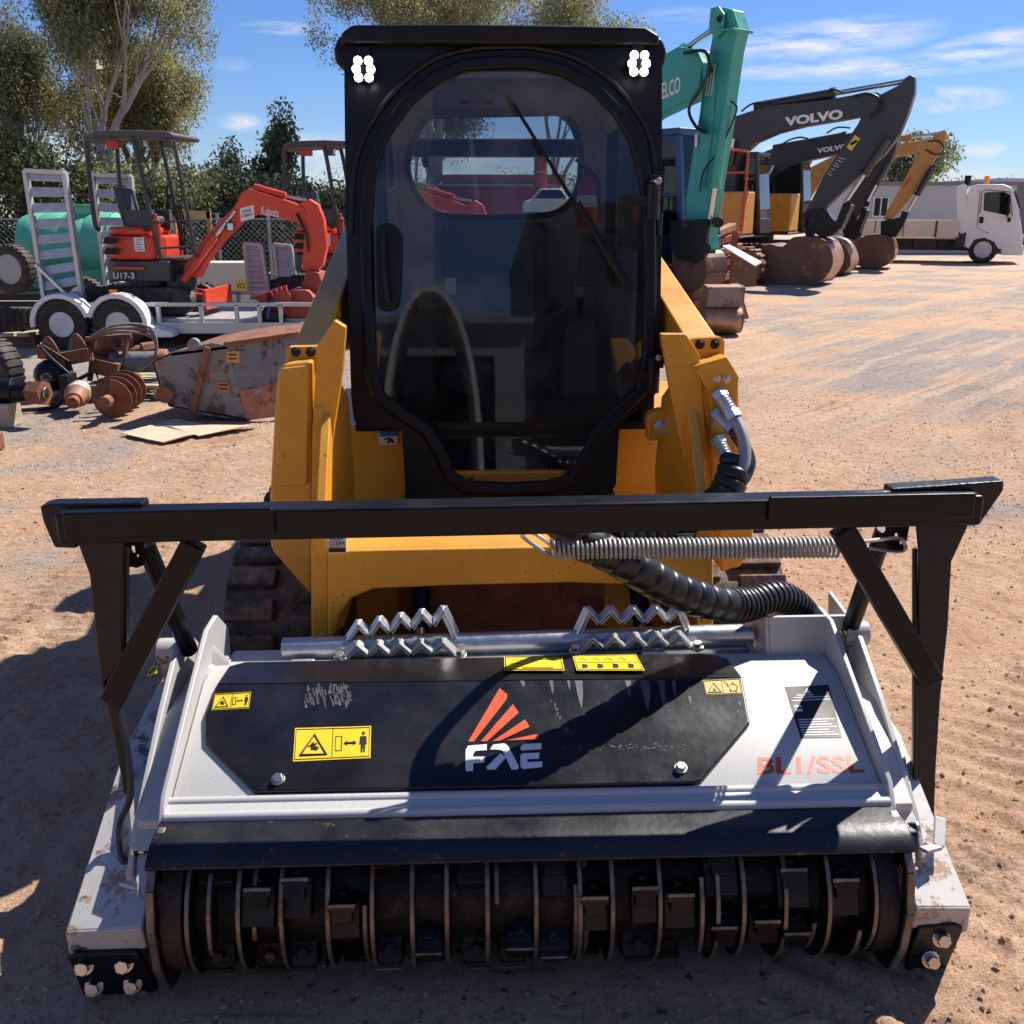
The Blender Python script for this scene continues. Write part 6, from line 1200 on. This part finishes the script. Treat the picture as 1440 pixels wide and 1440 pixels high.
V1, bo1, st1 = dark_digger('largest dark grey boomed excavator, next right of the teal one, bucket on the ground', (g1.x, g1.y), -28,
    [(310, 760), (322, 620), (345, 445), (480, 402), (700, 378), (850, 352), (900, 350), (905, 400), (880, 430), (760, 452), (620, 475), (520, 500), (440, 535), (385, 585), (368, 640), (366, 760)],
    [(1000, 294), (1018, 283), (1034, 292), (1034, 350), (1012, 420), (975, 510), (920, 580), (830, 660), (740, 740), (690, 790), (655, 815), (622, 800), (650, 750), (700, 650), (772, 540), (820, 470), (850, 412), (905, 358), (975, 322)],
    {'cyl': ((430, 402), (998, 304), .55), 'bcyl': ((930, 520), (770, 760), .55), 'bm': (((330, 620), (350, 520), .6),), 'hose': ([(380, 418), (420, 390), (470, 385), (500, 378)], [(800, 360), (850, 350), (890, 362), (904, 390), (890, 420), (860, 440)], [(690, 350), (720, 335), (760, 345)]),
     'stick_label': [(775, 552), (792, 566), (826, 520), (806, 506)], 'link': [[(640, 790), (690, 780), (740, 830), (735, 880), (690, 890), (620, 850)], [(770, 760), (800, 770), (760, 860), (735, 850)], [(620, 800), (640, 790), (650, 890), (630, 890)]], 'pins': [(650, 805), (735, 860), (690, 880), (780, 765), (640, 850)]},
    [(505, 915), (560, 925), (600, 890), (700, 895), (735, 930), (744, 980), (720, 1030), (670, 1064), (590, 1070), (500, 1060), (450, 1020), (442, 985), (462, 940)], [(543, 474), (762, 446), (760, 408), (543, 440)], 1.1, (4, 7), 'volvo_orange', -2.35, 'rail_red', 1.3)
b = B('decal_white')
for k in range(7): b.tube([V1.v(745 - k * 7, 590 + k * 10, -.174), V1.v(772 - k * 9 - (k % 3) * 5, 598 + k * 10, -.174)], .008, 4)
b.build('stick_stencil', st1)
g2 = gnd(1192, 386)
V2, bo2, st2 = dark_digger('smaller dark grey boomed excavator, showing under the boom of the larger one', (g2.x, g2.y), -28,
    [(395, 800), (402, 680), (420, 620), (446, 582), (520, 552), (640, 525), (800, 502), (850, 500), (850, 540), (810, 566), (650, 600), (570, 625), (510, 660), (470, 720), (450, 800)],
    [(930, 470), (960, 468), (975, 500), (960, 570), (930, 640), (880, 720), (830, 790), (800, 830), (765, 830), (765, 790), (800, 720), (850, 620), (880, 560)],
    {'cyl': ((500, 556), (930, 480), .65), 'bcyl': ((930, 610), (850, 760), .55), 'bm': (((465, 690), (500, 620), .55),), 'hose': ([(520, 550), (560, 525), (600, 515), (630, 520)], [(700, 500), (740, 478), (790, 480)]), 'stick_label': [(826, 640), (842, 646), (858, 604), (842, 600)],
     'link': [[(760, 810), (800, 800), (836, 850), (820, 900), (770, 890)], [(840, 780), (860, 790), (830, 860), (812, 850)]], 'pins': [(770, 815), (822, 880), (850, 765)]},
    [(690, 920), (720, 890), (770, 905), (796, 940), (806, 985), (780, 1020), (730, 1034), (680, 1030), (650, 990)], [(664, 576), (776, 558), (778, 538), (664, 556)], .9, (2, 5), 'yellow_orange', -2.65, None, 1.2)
# --- two ochre excavators further along
def ochre(label, o, deg, boom, stick, cyls, link, bk, u0, bw):
    C_ = Digger(label, o, deg, GR); C_.base(u0, 'yellow_orange', True, 3.4, 2.4, .85, 1.05, 'cab_black', 2.1, 1.5)
    bo = C_.plate('boom', boom, 'old_orange', -.2, .2); st = C_.plate('stick', stick, 'old_orange', -.15, .15)
    for i, q in enumerate(cyls): C_.rod('stick_cylinder' if i == 0 else 'bucket_cylinder', *q, .085, 0 if i == 0 else -.24, bo if i == 0 else st, 'old_orange' if i == 0 else 'volvo_grey')
    lk = B('worn_black')
    for q in link: lk.plate([C_.p(*q_) for q_ in q], [], lambda u, v, w: Vector((u, w, v)), -.22, .22)
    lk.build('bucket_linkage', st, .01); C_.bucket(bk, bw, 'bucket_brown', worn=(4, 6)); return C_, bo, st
g3 = gnd(1236, 377)
C1, bo_, st_ = ochre('ochre excavator at the right end of the row, beside the white truck', (g3.x, g3.y), -24,
    [(560, 800), (585, 720), (640, 630), (755, 572), (860, 545), (960, 545), (1090, 522), (1110, 530), (1100, 560), (1040, 575), (950, 592), (850, 600), (745, 628), (680, 680), (640, 740), (620, 800)],
    [(1120, 496), (1142, 488), (1152, 498), (1142, 545), (1100, 610), (1060, 680), (1010, 750), (965, 800), (935, 826), (914, 824), (925, 796), (970, 720), (1010, 640), (1040, 585), (1085, 530)],
    (((900, 530), (1120, 500), .55), ((1100, 625), (1005, 790), .65)), [[(905, 830), (975, 815), (985, 850), (960, 890), (905, 880)], [(985, 790), (1010, 795), (985, 850), (970, 840)]],
    [(842, 890), (880, 880), (930, 885), (955, 905), (962, 950), (940, 985), (890, 1004), (840, 1000), (818, 965), (822, 920)], -5.2, 1.3)
C1.hoses('hydraulic_hose', [(1080, 530), (1120, 530), (1140, 560), (1110, 580), (1070, 560)], .02, -.22, bo_, 1)
b = B('decal_dim_yellow').m('rail_red'); b.prism([C1.v(985, 700, -.153), C1.v(995, 706, -.153), C1.v(1022, 664, -.153), C1.v(1010, 658, -.153)], (0, .003, 0)); b.build('stick_decal', st_)
# far bucket half hidden
bq = thing('excavator_bucket', 'brown bucket standing on the yard just left of the ochre excavator bucket', 'bucket', gnd(1212, 378)); g_ = gnd(1212, 378); b = B('bucket_brown'); Pl = [pw(*c3(x, y), g_.y) for x, y in [(780, 900), (810, 885), (850, 890), (866, 930), (858, 975), (830, 998), (795, 990), (775, 950)]]; b.prism(Pl, (0, 1.0, 0)); b.build('shell', bq, .02)
# --- rusty steel frames standing in for crawler tracks and a spare smooth bucket stacked near the teal machine
Y = 19.5
rk = thing('steel_rack', 'rust red stack of steel frames on the ground between the teal and dark grey excavators', 'rack', (pw(1025, 400, Y).x, Y, 0))
for k, (a, c) in enumerate((((995, 345), (1036, 330)), ((998, 358), (1040, 346)), ((1000, 378), (1032, 362)), ((996, 396), (1034, 384)), ((998, 412), (1040, 402)), ((1004, 330), (1030, 318)))):
    b = B('rust_bright' if k % 2 else 'red_dirty'); b.beam(pw(*a, Y), pw(*c, Y + .8), .16, .12); b.build('frame', rk, .01)
b = B('rust')
for px in (1000, 1034): b.beam(pw(px, 325, Y + .1), Vector((pw(px, 325, Y + .1).x, Y + .1, 0)), .10, .10, (1, 0, 0))
b.build('post', rk)
b = B('alloy'); b.prism([pw(1016, 345, 18.5), pw(1026, 344, 18.9), pw(1071, 368, 18.9), pw(1062, 373, 18.5)], (0, 0, -.03)); b.m('bucket_brown'); b.prism([pw(px, py, 18.6) for px, py in [(1036, 362), (1062, 374), (1064, 402), (1040, 402)]], (0, .5, 0)); solo(b, 'steel_ramp', 'pale sloping steel ramp resting beside the rust red frames', 'ramp', (pw(1045, 360, 18.7).x, 18.7, 0), bevel=.005)
g_ = gnd(1028, 473); sb = thing('excavator_bucket', 'smooth brown mud bucket on the ground in front of the rust red frames', 'bucket', g_)
x0, x1 = pw(993, 440, g_.y).x, pw(1044, 440, g_.y).x; zt_ = pw(1018, 404, g_.y).z; zm_ = pw(1018, 432, g_.y).z
pr = [(g_.y + .30, zt_ + .02), (g_.y - .02, zt_)] + [(g_.y + .26 - .30 * math.cos(a_), zm_ * .53 + zm_ * .49 * math.sin(a_)) for a_ in np.linspace(1.25, -1.5, 12)] + [(g_.y + .6, .01), (g_.y + .7, .1)]
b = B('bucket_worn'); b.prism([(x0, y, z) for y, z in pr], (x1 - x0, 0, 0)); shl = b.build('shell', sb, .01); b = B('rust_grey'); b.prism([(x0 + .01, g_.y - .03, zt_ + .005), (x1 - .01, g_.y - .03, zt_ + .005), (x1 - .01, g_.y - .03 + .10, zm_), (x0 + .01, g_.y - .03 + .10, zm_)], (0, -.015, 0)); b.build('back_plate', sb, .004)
b = B('bucket_brown'); b.prism([(x1, y, z) for y, z in pr], (.02, 0, 0)); b.build('side_cheek', sb, .004)
g5 = gnd(1050, 452); s5 = thing('excavator_bucket', 'narrow rusty trenching bucket standing behind the smooth mud bucket', 'bucket', g5); b = B('rust_bright'); b.prism([pw(px, py, g5.y) for px, py in [(1036, 402), (1048, 402), (1047, 425), (1054, 448), (1040, 450)]], (0, .5, 0)); b.build('shell', s5, .01)
# --- white tray truck
YT = 33.0
TL = pw(1330, 368, YT); TR = R(-21); TD = Vector((math.cos(TR), math.sin(TR), 0)); TN = Vector((-TD.y, TD.x, 0)); TL = Vector((TL.x, TL.y, 0))
def T(px, py, d=0.):   # the truck stands square to the line of sight: pixel -> its own frame
    e = ray(px, py); o = Vector((0, 0, CAMH)); q = o + e * ((TL + TN * d - o).dot(TN) / e.dot(TN)) - TL
    return Vector((TL.x + q.dot(TD), YT + d, q.z))
tr = thing('truck', 'white cab over tray truck parked at the right edge facing right', 'truck', (TL.x, YT, 0), rotz=TR); gy_ = T(1382, 368.5).z
b = B('truck_white'); o = [(1352, 335), (1353, 320), (1360, 272), (1366, 262), (1376, 259), (1412, 259), (1424, 264), (1432, 290), (1437, 322), (1438, 352), (1408, 354), (1405, 342), (1396, 334), (1382, 331), (1368, 334), (1362, 342), (1352, 342)]
Pc = [T(*q) for q in o]; b.prism(Pc, (0, 2.0, 0)); cb_ = b.build('cab', tr, .05)
b = B('dark_glass'); b.prism([T(*q, -.012) for q in [(1383, 296), (1384, 272), (1388, 270), (1412, 270), (1420, 274), (1421, 300), (1417, 303)]], (0, .01, 0)); b.build('side_window', cb_, .004)
b = B('dark_glass'); b.prism([T(*q, .1) for q in [(1426, 268), (1436, 298), (1437, 299), (1428, 267)]], (.02, 1.8, 0)); b.build('windscreen', cb_)
b = B('cab_black'); b.tube([T(1378, 300, -.01), T(1381, 270, -.01), T(1386, 267, -.01), T(1420, 270, -.01), T(1424, 304, -.01)], .012, 6); b.tube([T(1378, 268, -.008), T(1374, 320, -.008), T(1392, 329, -.008)], .008, 5); b.bx(T(1377, 310).x, T(1383, 310).x, YT - .02, YT - .002, T(1380, 314).z, T(1380, 305).z); b.build('door_seam', cb_)
b = B('cab_black'); b.box(T(1418, 292, -.2), (.06, .14, .55)); b.beam(T(1414, 277, -.2), T(1416, 272, 0), .03, .03); b.box(T(1419, 309, -.15), (.10, .06, .14)); b.build('wing_mirror', cb_, .02)
b = B('amber'); c0 = T(1387, 258, .4); b.cyl(c0, c0 + Vector((0, 0, .22)), .08, seg=12); b.build('beacon', cb_); b = B('cab_black'); c1 = T(1360, 260, .3); b.cyl(c1, c1 + Vector((0, 0, .28)), .10, seg=12); b.build('air_intake', cb_)
b = B('truck_white'); b.prism([T(*q, -.02) for q in [(1354, 345), (1358, 335), (1372, 328), (1392, 328), (1404, 336), (1410, 350), (1404, 350), (1398, 340), (1384, 334), (1370, 337), (1362, 350)]], (0, .3, 0)); b.build('mudguard', tr, .01)
b = B('truck_black'); b.bx(T(1215, 345).x, T(1436, 345).x, YT + .3, YT + 1.7, T(1300, 352).z, T(1300, 334).z); b.m('lamp_lens'); b.bx(T(1430, 350).x, T(1437, 350).x, YT - .01, YT + .1, T(1300, 340).z, T(1300, 328).z); b.m('truck_white'); b.bx(T(1408, 350).x, T(1440, 350).x, YT - .02, YT + 2.02, T(1300, 357).z, T(1300, 344).z); b.build('chassis', tr, .02)
b = B('truck_cream'); z0, z1 = T(1300, 333).z, T(1300, 310).z; x0, x1 = T(1196, 320).x, T(1349, 320).x; b.bx(x0, x1, YT - .08, YT - .04, z0, z1); b.bx(x0, x1, YT + 2.04, YT + 2.08, z0, z1); b.bx(x0, x0 + .04, YT - .04, YT + 2.04, z0, z1); b.bx(x0, x1, YT - .02, YT + 2.0, z0 - .06, z0)
b.m('truck_black'); b.bx(T(1315, 320).x, T(1318, 320).x, YT - .10, YT - .08, z0, z1)
for px in (1230, 1270): b.bx(T(px, 320).x, T(px + 1.2, 320).x, YT - .095, YT - .08, z0, z1)
b.build('tray', tr, .01)
b = B('truck_white'); b.prism([T(*q, -.05) for q in [(1350, 331), (1349, 262), (1356, 258), (1360, 262), (1356, 331)]], (0, 2.1, 0)); b.build('headboard', tr, .02)
b = B('truck_black'); b.box(T(1300, 343, .3), (.7, .4, .35)); b.build('fuel_tank', tr, .03); b = B('truck_black'); b.box(T(1350, 338, .1), (.3, .3, .5)); b.build('air_cleaner', tr, .03)
for px, y in ((1382, .15), (1382, 1.85), (1240, .15), (1240, 1.85)): wheel(tr, T(px, 350, y - .0) * 1 + Vector((0, 0, .42 - T(px, 350, y).z)), .42, .26)
# --- long pale grey site building
YB_ = 40.
def Q(px, py, d=0.): return pw(px, py, YB_ + d)
sh_ = thing('site_building', 'long pale grey flat roofed site building behind the white truck', 'building', (Q(1330, 340).x, YB_, 0)); x0, x1 = Q(1200, 300).x, Q(1425, 300).x; zt_ = Q(1300, 261).z
b = B('shed_grey'); b.bx(x0, x1, YB_, YB_ + 4, 0, zt_); b.build('wall', sh_); b = B('shed_dark'); b.bx(x0 - .1, x1 + .1, YB_ - .1, YB_ + 4.1, zt_, zt_ + .14); b.build('roof', sh_)
b = B('shed_white'); b.bx(Q(1227, 290).x, Q(1249, 290).x, YB_ - .05, YB_, Q(1, 305).z, Q(1, 277).z); wd = b.build('window', sh_); b = B('dark_glass').m('cab_black')
for a, c in ((1229, 1237), (1239, 1247)): b.bx(Q(a, 290).x, Q(c, 290).x, YB_ - .06, YB_ - .05, Q(1, 303.5).z, Q(1, 278.5).z)
b.build('pane', wd)
sh2 = thing('site_building', 'dark grey shed at the far right edge behind the truck cab', 'building', (Q(1460, 340).x, YB_ + 8, 0)); b = B('shed_dark'); b.bx(Q(1398, 300, 8).x, Q(1398, 300, 8).x + 22, YB_ + 8, YB_ + 14, 0, pw(1400, 256, YB_ + 8).z); b.build('wall', sh2); b = B('shed_grey'); b.bx(Q(1396, 300, 8).x, Q(1398, 300, 8).x + 22.2, YB_ + 7.8, YB_ + 14.2, pw(1400, 256, YB_ + 8).z, pw(1400, 254, YB_ + 8).z + .1); b.build('roof', sh2)
# --- seen through the cab: rust red container, ute, red jib
YC = 24.
def Cc(px, py, d=0.): return pw(px, py, YC + d)
cn = thing('shipping_container', 'rust red container seen through the loader cab behind the yard', 'container', (Cc(690, 300).x, YC, 0)); x0, x1 = Cc(588, 270).x, Cc(775, 270).x; b = B('container_red'); b.bx(x0, x1, YC + .03, YC + 2.4, .0, Cc(1, 262).z)
for k in range(30): x = x0 + (x1 - x0) * (k + .5) / 30; b.bx(x - .03, x + .03, YC, YC + .03, .1, Cc(1, 264).z)
b.build('walls', cn); b = B('container_rust'); b.bx(Cc(608, 1).x, Cc(800, 1).x, YC + .2, YC + 2.2, Cc(1, 258.5).z, Cc(1, 245).z); b.m('galv_dull'); b.bx(x0 - .05, x1 + .05, YC - .05, YC + 2.45, Cc(1, 262).z, Cc(1, 258.6).z); b.build('roof_load', cn)
ut = thing('ute', 'white utility vehicle seen through the cab in front of the rust red container', 'ute', (Cc(770, 300).x, 21, 0)); b = B('truck_white')
def Ud(px, py): return pw(px, py, 21.)
b.prism([Ud(*q) for q in [(735, 300), (736, 283), (748, 280), (760, 265), (790, 265), (800, 280), (812, 284), (812, 300)]], (0, 1.7, 0)); uc = b.build('body', ut, .05); b = B('dark_glass'); b.prism([pw(px, py, 20.985) for px, py in [(752, 279), (762, 267), (788, 267), (796, 279)]], (0, .01, 0)); b.build('window', uc)
for px in (748, 800): wheel(ut, Vector((Ud(px, 300).x, 21.1, .36)), .36, .22)
b = B('container_red'); c0 = pw(760, 262, 22.6); b.cyl((c0.x, 22.6, 0), (c0.x, 22.6, pw(760, 222, 22.6).z), .14, seg=14); b.m('old_orange').cyl((c0.x, 22.6, pw(760, 243, 22.6).z), (c0.x, 22.6, pw(760, 240, 22.6).z), .16, seg=14); solo(b, 'post', 'stout red steel post standing behind the utility vehicle', 'post', (c0.x, 22.6, 0))
# ================================================================ trees, hedge, fence, yard buildings behind the photographer
mat('leaf_gum', (.25, .27, .155), .5, island=.55, transl=.5, var=.3, vs=1.2, spec=.3)
mat('leaf_gold', (.33, .29, .11), .5, island=.5, transl=.5, var=.3, vs=1.2, spec=.3)
mat('leaf_dark', (.13, .165, .085), .5, island=.55, transl=.48, var=.3, vs=1.5, spec=.3)
mat('leaf_olive', (.22, .215, .085), .55, island=.5, transl=.5, var=.3, vs=1.5, spec=.3)
def leaf_mesh(name, cl, n, size, mats, seed, droop=.6, par=None, ofs=(0, 0, 0), long=2.6):
    """cl: list of (centre, radius); many narrow hanging leaves in clumps"""
    rs = np.random.RandomState(seed); C_ = np.array([c for c, r in cl]); Rr = np.array([r for c, r in cl]); wgt = Rr ** 2; k = rs.choice(len(cl), n, p=wgt / wgt.sum())
    d = rs.normal(size=(n, 3)); d /= np.linalg.norm(d, axis=1)[:, None]; rad = rs.rand(n) ** .45
    P = C_[k] + d * (Rr[k] * rad)[:, None] * np.array([1, 1, .95]); P[:, 2] -= (Rr[k] * rs.rand(n) ** 2 * droop * 1.3)
    a = rs.normal(size=(n, 3)); a[:, 2] -= droop * 1.6; a /= np.linalg.norm(a, axis=1)[:, None]; bq = rs.normal(size=(n, 3)); bq -= a * (a * bq).sum(1)[:, None]; bq /= np.linalg.norm(bq, axis=1)[:, None]
    s = size * (.6 + .8 * rs.rand(n))[:, None]; w_ = s / long
    V = np.stack([P - bq * w_ * .15, P + a * s * .5 + bq * w_ * .5, P + a * s, P + a * s * .5 - bq * w_ * .5], 1).reshape(-1, 3) - np.array(ofs)
    me = bpy.data.meshes.new(name); me.vertices.add(4 * n); me.vertices.foreach_set('co', V.astype(np.float32).ravel()); me.loops.add(4 * n); me.loops.foreach_set('vertex_index', np.arange(4 * n, dtype=np.int32)); me.polygons.add(n); me.polygons.foreach_set('loop_start', np.arange(0, 4 * n, 4, dtype=np.int32))
    for m in mats: me.materials.append(MAT[m])
    tone = rs.rand(len(cl)); me.polygons.foreach_set('material_index', np.array([(1 if len(mats) > 1 and tone[q] > .74 else 0) for q in k], dtype=np.int32)); me.update(); me.validate()
    o = bpy.data.objects.new(name, me); COL.objects.link(o); o.parent = par; return o
def tree(label, x, y, h, spread, n, seed, mats=('leaf_gum', 'leaf_gold'), trunk_r=.16, forks=3, base_h=.22, bark='bark', group='trees behind the yard', size=.22, clump=.16, lean=0., cat='tree', name='gum_tree', droop=.6, levels=3, wpx=None, low=0.):
    rs = random.Random(seed); t = thing(name, label, cat, (x, y, 0), group=group); b = B(bark); cl = []
    def grow(p, d, L_, r, lev):
        pts_ = [p]; q = p.copy(); dd = d.copy()
        for k in range(4): dd = (dd + Vector((rs.gauss(0, .13), rs.gauss(0, .13), rs.gauss(.03, .08)))).normalized(); q = q + dd * L_ / 4; pts_.append(q.copy())
        b.tube(pts_, [r * (1 - .45 * i / 4) for i in range(5)], 7 if lev < 2 else 4, caps=False)
        if lev >= levels:
            cl.append((tuple(q), h * clump * (.6 + .7 * rs.random()))); return
        if lev >= levels - 1 and rs.random() < .8: cl.append((tuple(pts_[3] + Vector((rs.gauss(0, .2), rs.gauss(0, .2), rs.gauss(0, .2)))), h * clump * (.45 + .5 * rs.random())))
        nf = forks if lev else forks + 1; a0 = rs.random() * 6.28
        for k in range(nf):
            a = a0 + 6.28 * k / nf + rs.gauss(0, .3); sp_ = spread * (.55 + .5 * rs.random()); e1 = dd.orthogonal().normalized(); e2 = dd.cross(e1)
            nd = (dd + (e1 * math.cos(a) + e2 * math.sin(a)) * sp_ + Vector((0, 0, .12))).normalized(); st_ = pts_[4] if k < 2 else pts_[3]
            grow(st_, nd, L_ * (.62 + .28 * rs.random()), r * .52 * (1.05 - .1 * k), lev + 1)
    L0 = h * base_h; grow(Vector((x, y, -.1)), Vector((lean, 0, 1)).normalized(), L0, trunk_r, 0)
    zmax = max(c[2] + r for c, r in cl); k = h / zmax
    # bring the crown to its surveyed height
    def sc_(p_): return Vector((x + (p_[0] - x) * k, y + (p_[1] - y) * k, p_[2] * k))
    b.v = [sc_(v) for v in b.v]; cl = [(tuple(sc_(c)), r) for c, r in cl]
    if wpx:   # and its surveyed width
        xl_, xr_ = pw(wpx[0], 300, y).x, pw(wpx[1], 300, y).x; a_ = min(c[0] - r for c, r in cl); e_ = max(c[0] + r for c, r in cl)
        def sw_(p_):
            d = p_[0] - x; kk = (xr_ - x) / (e_ - x) if d > 0 else (x - xl_) / (x - a_); f = min(1, max(0, p_[2] / (h * .35))); return Vector((x + d * (1 + (kk - 1) * f), y + (p_[1] - y) * (1 + (max(.6, min(1.3, kk)) - 1) * f), p_[2]))
        b.v = [sw_(v) for v in b.v]; cl = [(tuple(sw_(c)), r) for c, r in cl]
    b.build('trunk', t, smooth=80); leaf_mesh('crown', cl, n, size, mats, seed, droop, t, (x, y, 0)); return t
def at_px(px, Y): return pw(px, 300, Y).x
def top(py, Y): return pw(720, py, Y).z
tree('big spreading gum tree with many pale limbs behind the trailers at the left, the tallest', at_px(120, 24), 24, 8.9, .58, 80000, 3, trunk_r=.20, forks=3, base_h=.17, clump=.045, size=.078, levels=5, wpx=(-60, 316), bark='bark_pale')
tree('dark gum tree at the left edge of the yard', at_px(15, 26), 26, 7.4, .5, 36000, 8, ('leaf_gum', 'leaf_olive'), .18, 3, .12, clump=.065, size=.085, levels=4, wpx=(-120, 95))
tree('gum tree with a golden crown right of the tallest gum tree, behind the raised canopy', at_px(205, 27), 27, 6.8, .6, 55000, 14, ('leaf_gold', 'leaf_gum'), .15, 3, .12, clump=.065, size=.085, levels=4, wpx=(60, 308))
tree('slender young tree standing alone against the sky left of the cab', at_px(388, 25), 25, top(137, 25), .25, 4200, 21, ('leaf_dark', 'leaf_gum'), .06, 3, .40, clump=.085, size=.13, name='young_tree', wpx=(358, 416))
tree('bushy young tree with dark leaves between the slender tree and the big gum', at_px(312, 23.5), 23.5, top(180, 23.5), .55, 8000, 31, ('leaf_dark', 'leaf_olive'), .07, 3, .25, clump=.12, size=.12, name='young_tree', wpx=(262, 358))
tree('low leafy tree behind the two farther canopies left of the cab', at_px(445, 24), 24, top(215, 24), .6, 7000, 37, ('leaf_dark', 'leaf_gum'), .07, 3, .2, clump=.15, size=.12, name='young_tree', wpx=(390, 500))
tree('tall many limbed gum tree standing behind the loader cab', at_px(655, 27), 27, 9.6, .55, 70000, 5, ('leaf_gum', 'leaf_gold'), .22, 3, .18, clump=.042, size=.078, levels=5, bark='bark_pale', wpx=(455, 800))
tree('second gum tree behind the loader cab, to the right', at_px(775, 29), 29, 9.8, .5, 48000, 45, ('leaf_gum', 'leaf_gold'), .18, 3, .22, clump=.055, size=.085, levels=4, bark='bark_pale', wpx=(640, 905))
tree('gum tree behind the loader cab, to the left', at_px(585, 28), 28, 7.6, .5, 32000, 51, ('leaf_gum', 'leaf_gold'), .16, 3, .2, clump=.065, size=.085, levels=4, bark='bark_pale', wpx=(500, 690))
tree('round topped gum tree far away beyond the ochre excavator', at_px(1292, 55), 55, top(171, 55), .85, 9000, 61, ('leaf_gum', 'leaf_dark'), .2, 3, .3, clump=.09, size=.24, levels=4, bark='bark_pale', wpx=(1240, 1352))
# hedge of shrubs at the back left
rs = random.Random(4)
for k, (px, Y, hh) in enumerate(((-50, 22.5, 4.2), (25, 22, 3.6), (95, 23, 2.9), (165, 22.6, 3.2), (235, 22.2, 2.8), (300, 22.6, 2.9), (365, 22.8, 2.4), (430, 22.4, 2.6), (500, 23, 2.4), (575, 24.5, 2.3))):
    x = at_px(px, Y); s_ = thing('shrub', ('tall dense dark shrub', 'dense olive shrub', 'loose olive shrub', 'dark leafy shrub', 'low olive shrub', 'low dark shrub', 'bushy olive shrub', 'bushy dark shrub', 'tall olive shrub', 'loose dark shrub')[k] + ' growing behind the chain link fence', 'shrub', (x, Y, 0), group='shrubs behind the fence')
    cl = [((x + rs.gauss(0, .75), Y + rs.gauss(0, .5), hh * (.2 + .6 * rs.random())), .35 + .35 * rs.random()) for _ in range(24)]; b = B('bark')
    for c, r in cl[:7]: b.tube([(x, Y, 0), ((x + c[0]) / 2, (Y + c[1]) / 2, c[2] * .6), c], [.03, .02, .008], 5)
    b.build('stems', s_); leaf_mesh('foliage', cl, 9000, .10, ('leaf_dark', 'leaf_olive') if k % 2 else ('leaf_olive', 'leaf_dark'), 100 + k, .2, s_, (x, Y, 0), 2.0)
# chain link fence
YF_ = 20.6; fx0, fx1 = at_px(-60, YF_), at_px(520, YF_); zt_ = top(308, YF_); fe_ = thing('chain_link_fence', 'galvanised chain link fence with round posts along the back left of the yard', 'fence', ((fx0 + fx1) / 2, YF_, 0))
for px in (-20, 60, 135, 215, 305, 377, 455): x = at_px(px, YF_); b = B('galv_dull'); b.cyl((x, YF_, 0), (x, YF_, zt_ + .12), .035, seg=8); b.build('post', fe_)
b = B('galv_dull')
pit = .11; n = int((fx1 - fx0 + zt_) / pit)
for k in range(n):
    for s in (1, -1):
        a = fx0 - zt_ + k * pit if s > 0 else fx0 + k * pit; x0, z0, x1, z1 = a, .03, a + s * zt_, zt_
        if x0 < fx0 or x1 < fx0 or x0 > fx1 or x1 > fx1: continue
        b.beam((x0, YF_ - .005 * s, z0), (x1, YF_ - .005 * s, z1), .007, .007)
b.beam((fx0, YF_, zt_), (fx1, YF_, zt_), .03, .03); b.build('mesh', fe_)
# far line of low scrub along the horizon
rs2 = np.random.RandomState(9); cl = [((x, 150 + rs2.rand() * 60, 1 + rs2.rand() * 3.2), 3.0 + rs2.rand() * 3) for x in np.arange(-70, 100, 2.0)]
o = leaf_mesh('distant_scrub', cl, 40000, .6, ('leaf_gum', 'leaf_dark'), 77, .2); tag(o, 'distant line of grey green scrub along the horizon', 'scrub', kind='stuff')
# unseen sheds behind the photographer, placed and sized for their reflection in the cab glass
sd = thing('workshop', 'long workshop shed behind the photographer', 'building', (-4, -16, 0)); b = B('shed_dark'); b.bx(-9, 2.0, -24, -16, 0, 4.6); b.m('cab_black').bx(2.0, 5.6, -23, -15.8, 0, 7.4); b.build('wall', sd); b = B('shed_dark'); b.bx(-9.3, 2.0, -24.4, -15.7, 4.6, 4.75); b.build('roof', sd); b = B('cab_black'); b.bx(-1.7, 1.1, -16.02, -16, 0, 3.9); b.build('doorway', sd)  # tall black block added to darken the right of that reflection
cn2 = thing('shipping_container', 'rust red ribbed container behind the photographer', 'container', (7, -11, 0)); b = B('container_rust'); b.bx(4.2, 10, -13.4, -11, 0, 2.6)
for k in range(24): x = 4.3 + k * .24; b.bx(x - .05, x + .05, -11, -10.95, .1, 2.5)
b.build('walls', cn2)

ar_ = thing('arched_shelter', 'white fabric arch shelter behind the photographer', 'shelter', (-.35, -12, 0)); b = B('shed_grey'); P = [(-.35 + 1.0 * math.cos(a), 4.7 * math.sin(a) ** .7 if math.sin(a) > 0 else 0) for a in np.linspace(0, math.pi, 21)]; Q_ = [(-.35 + .9 * math.cos(a), 4.58 * math.sin(a) ** .7 if math.sin(a) > 0 else 0) for a in np.linspace(math.pi, 0, 21)]
b.plate(P + Q_, [], lambda u, v, w_: Vector((u, w_, v)), -12.0, -15.5); b.build('fabric', ar_)
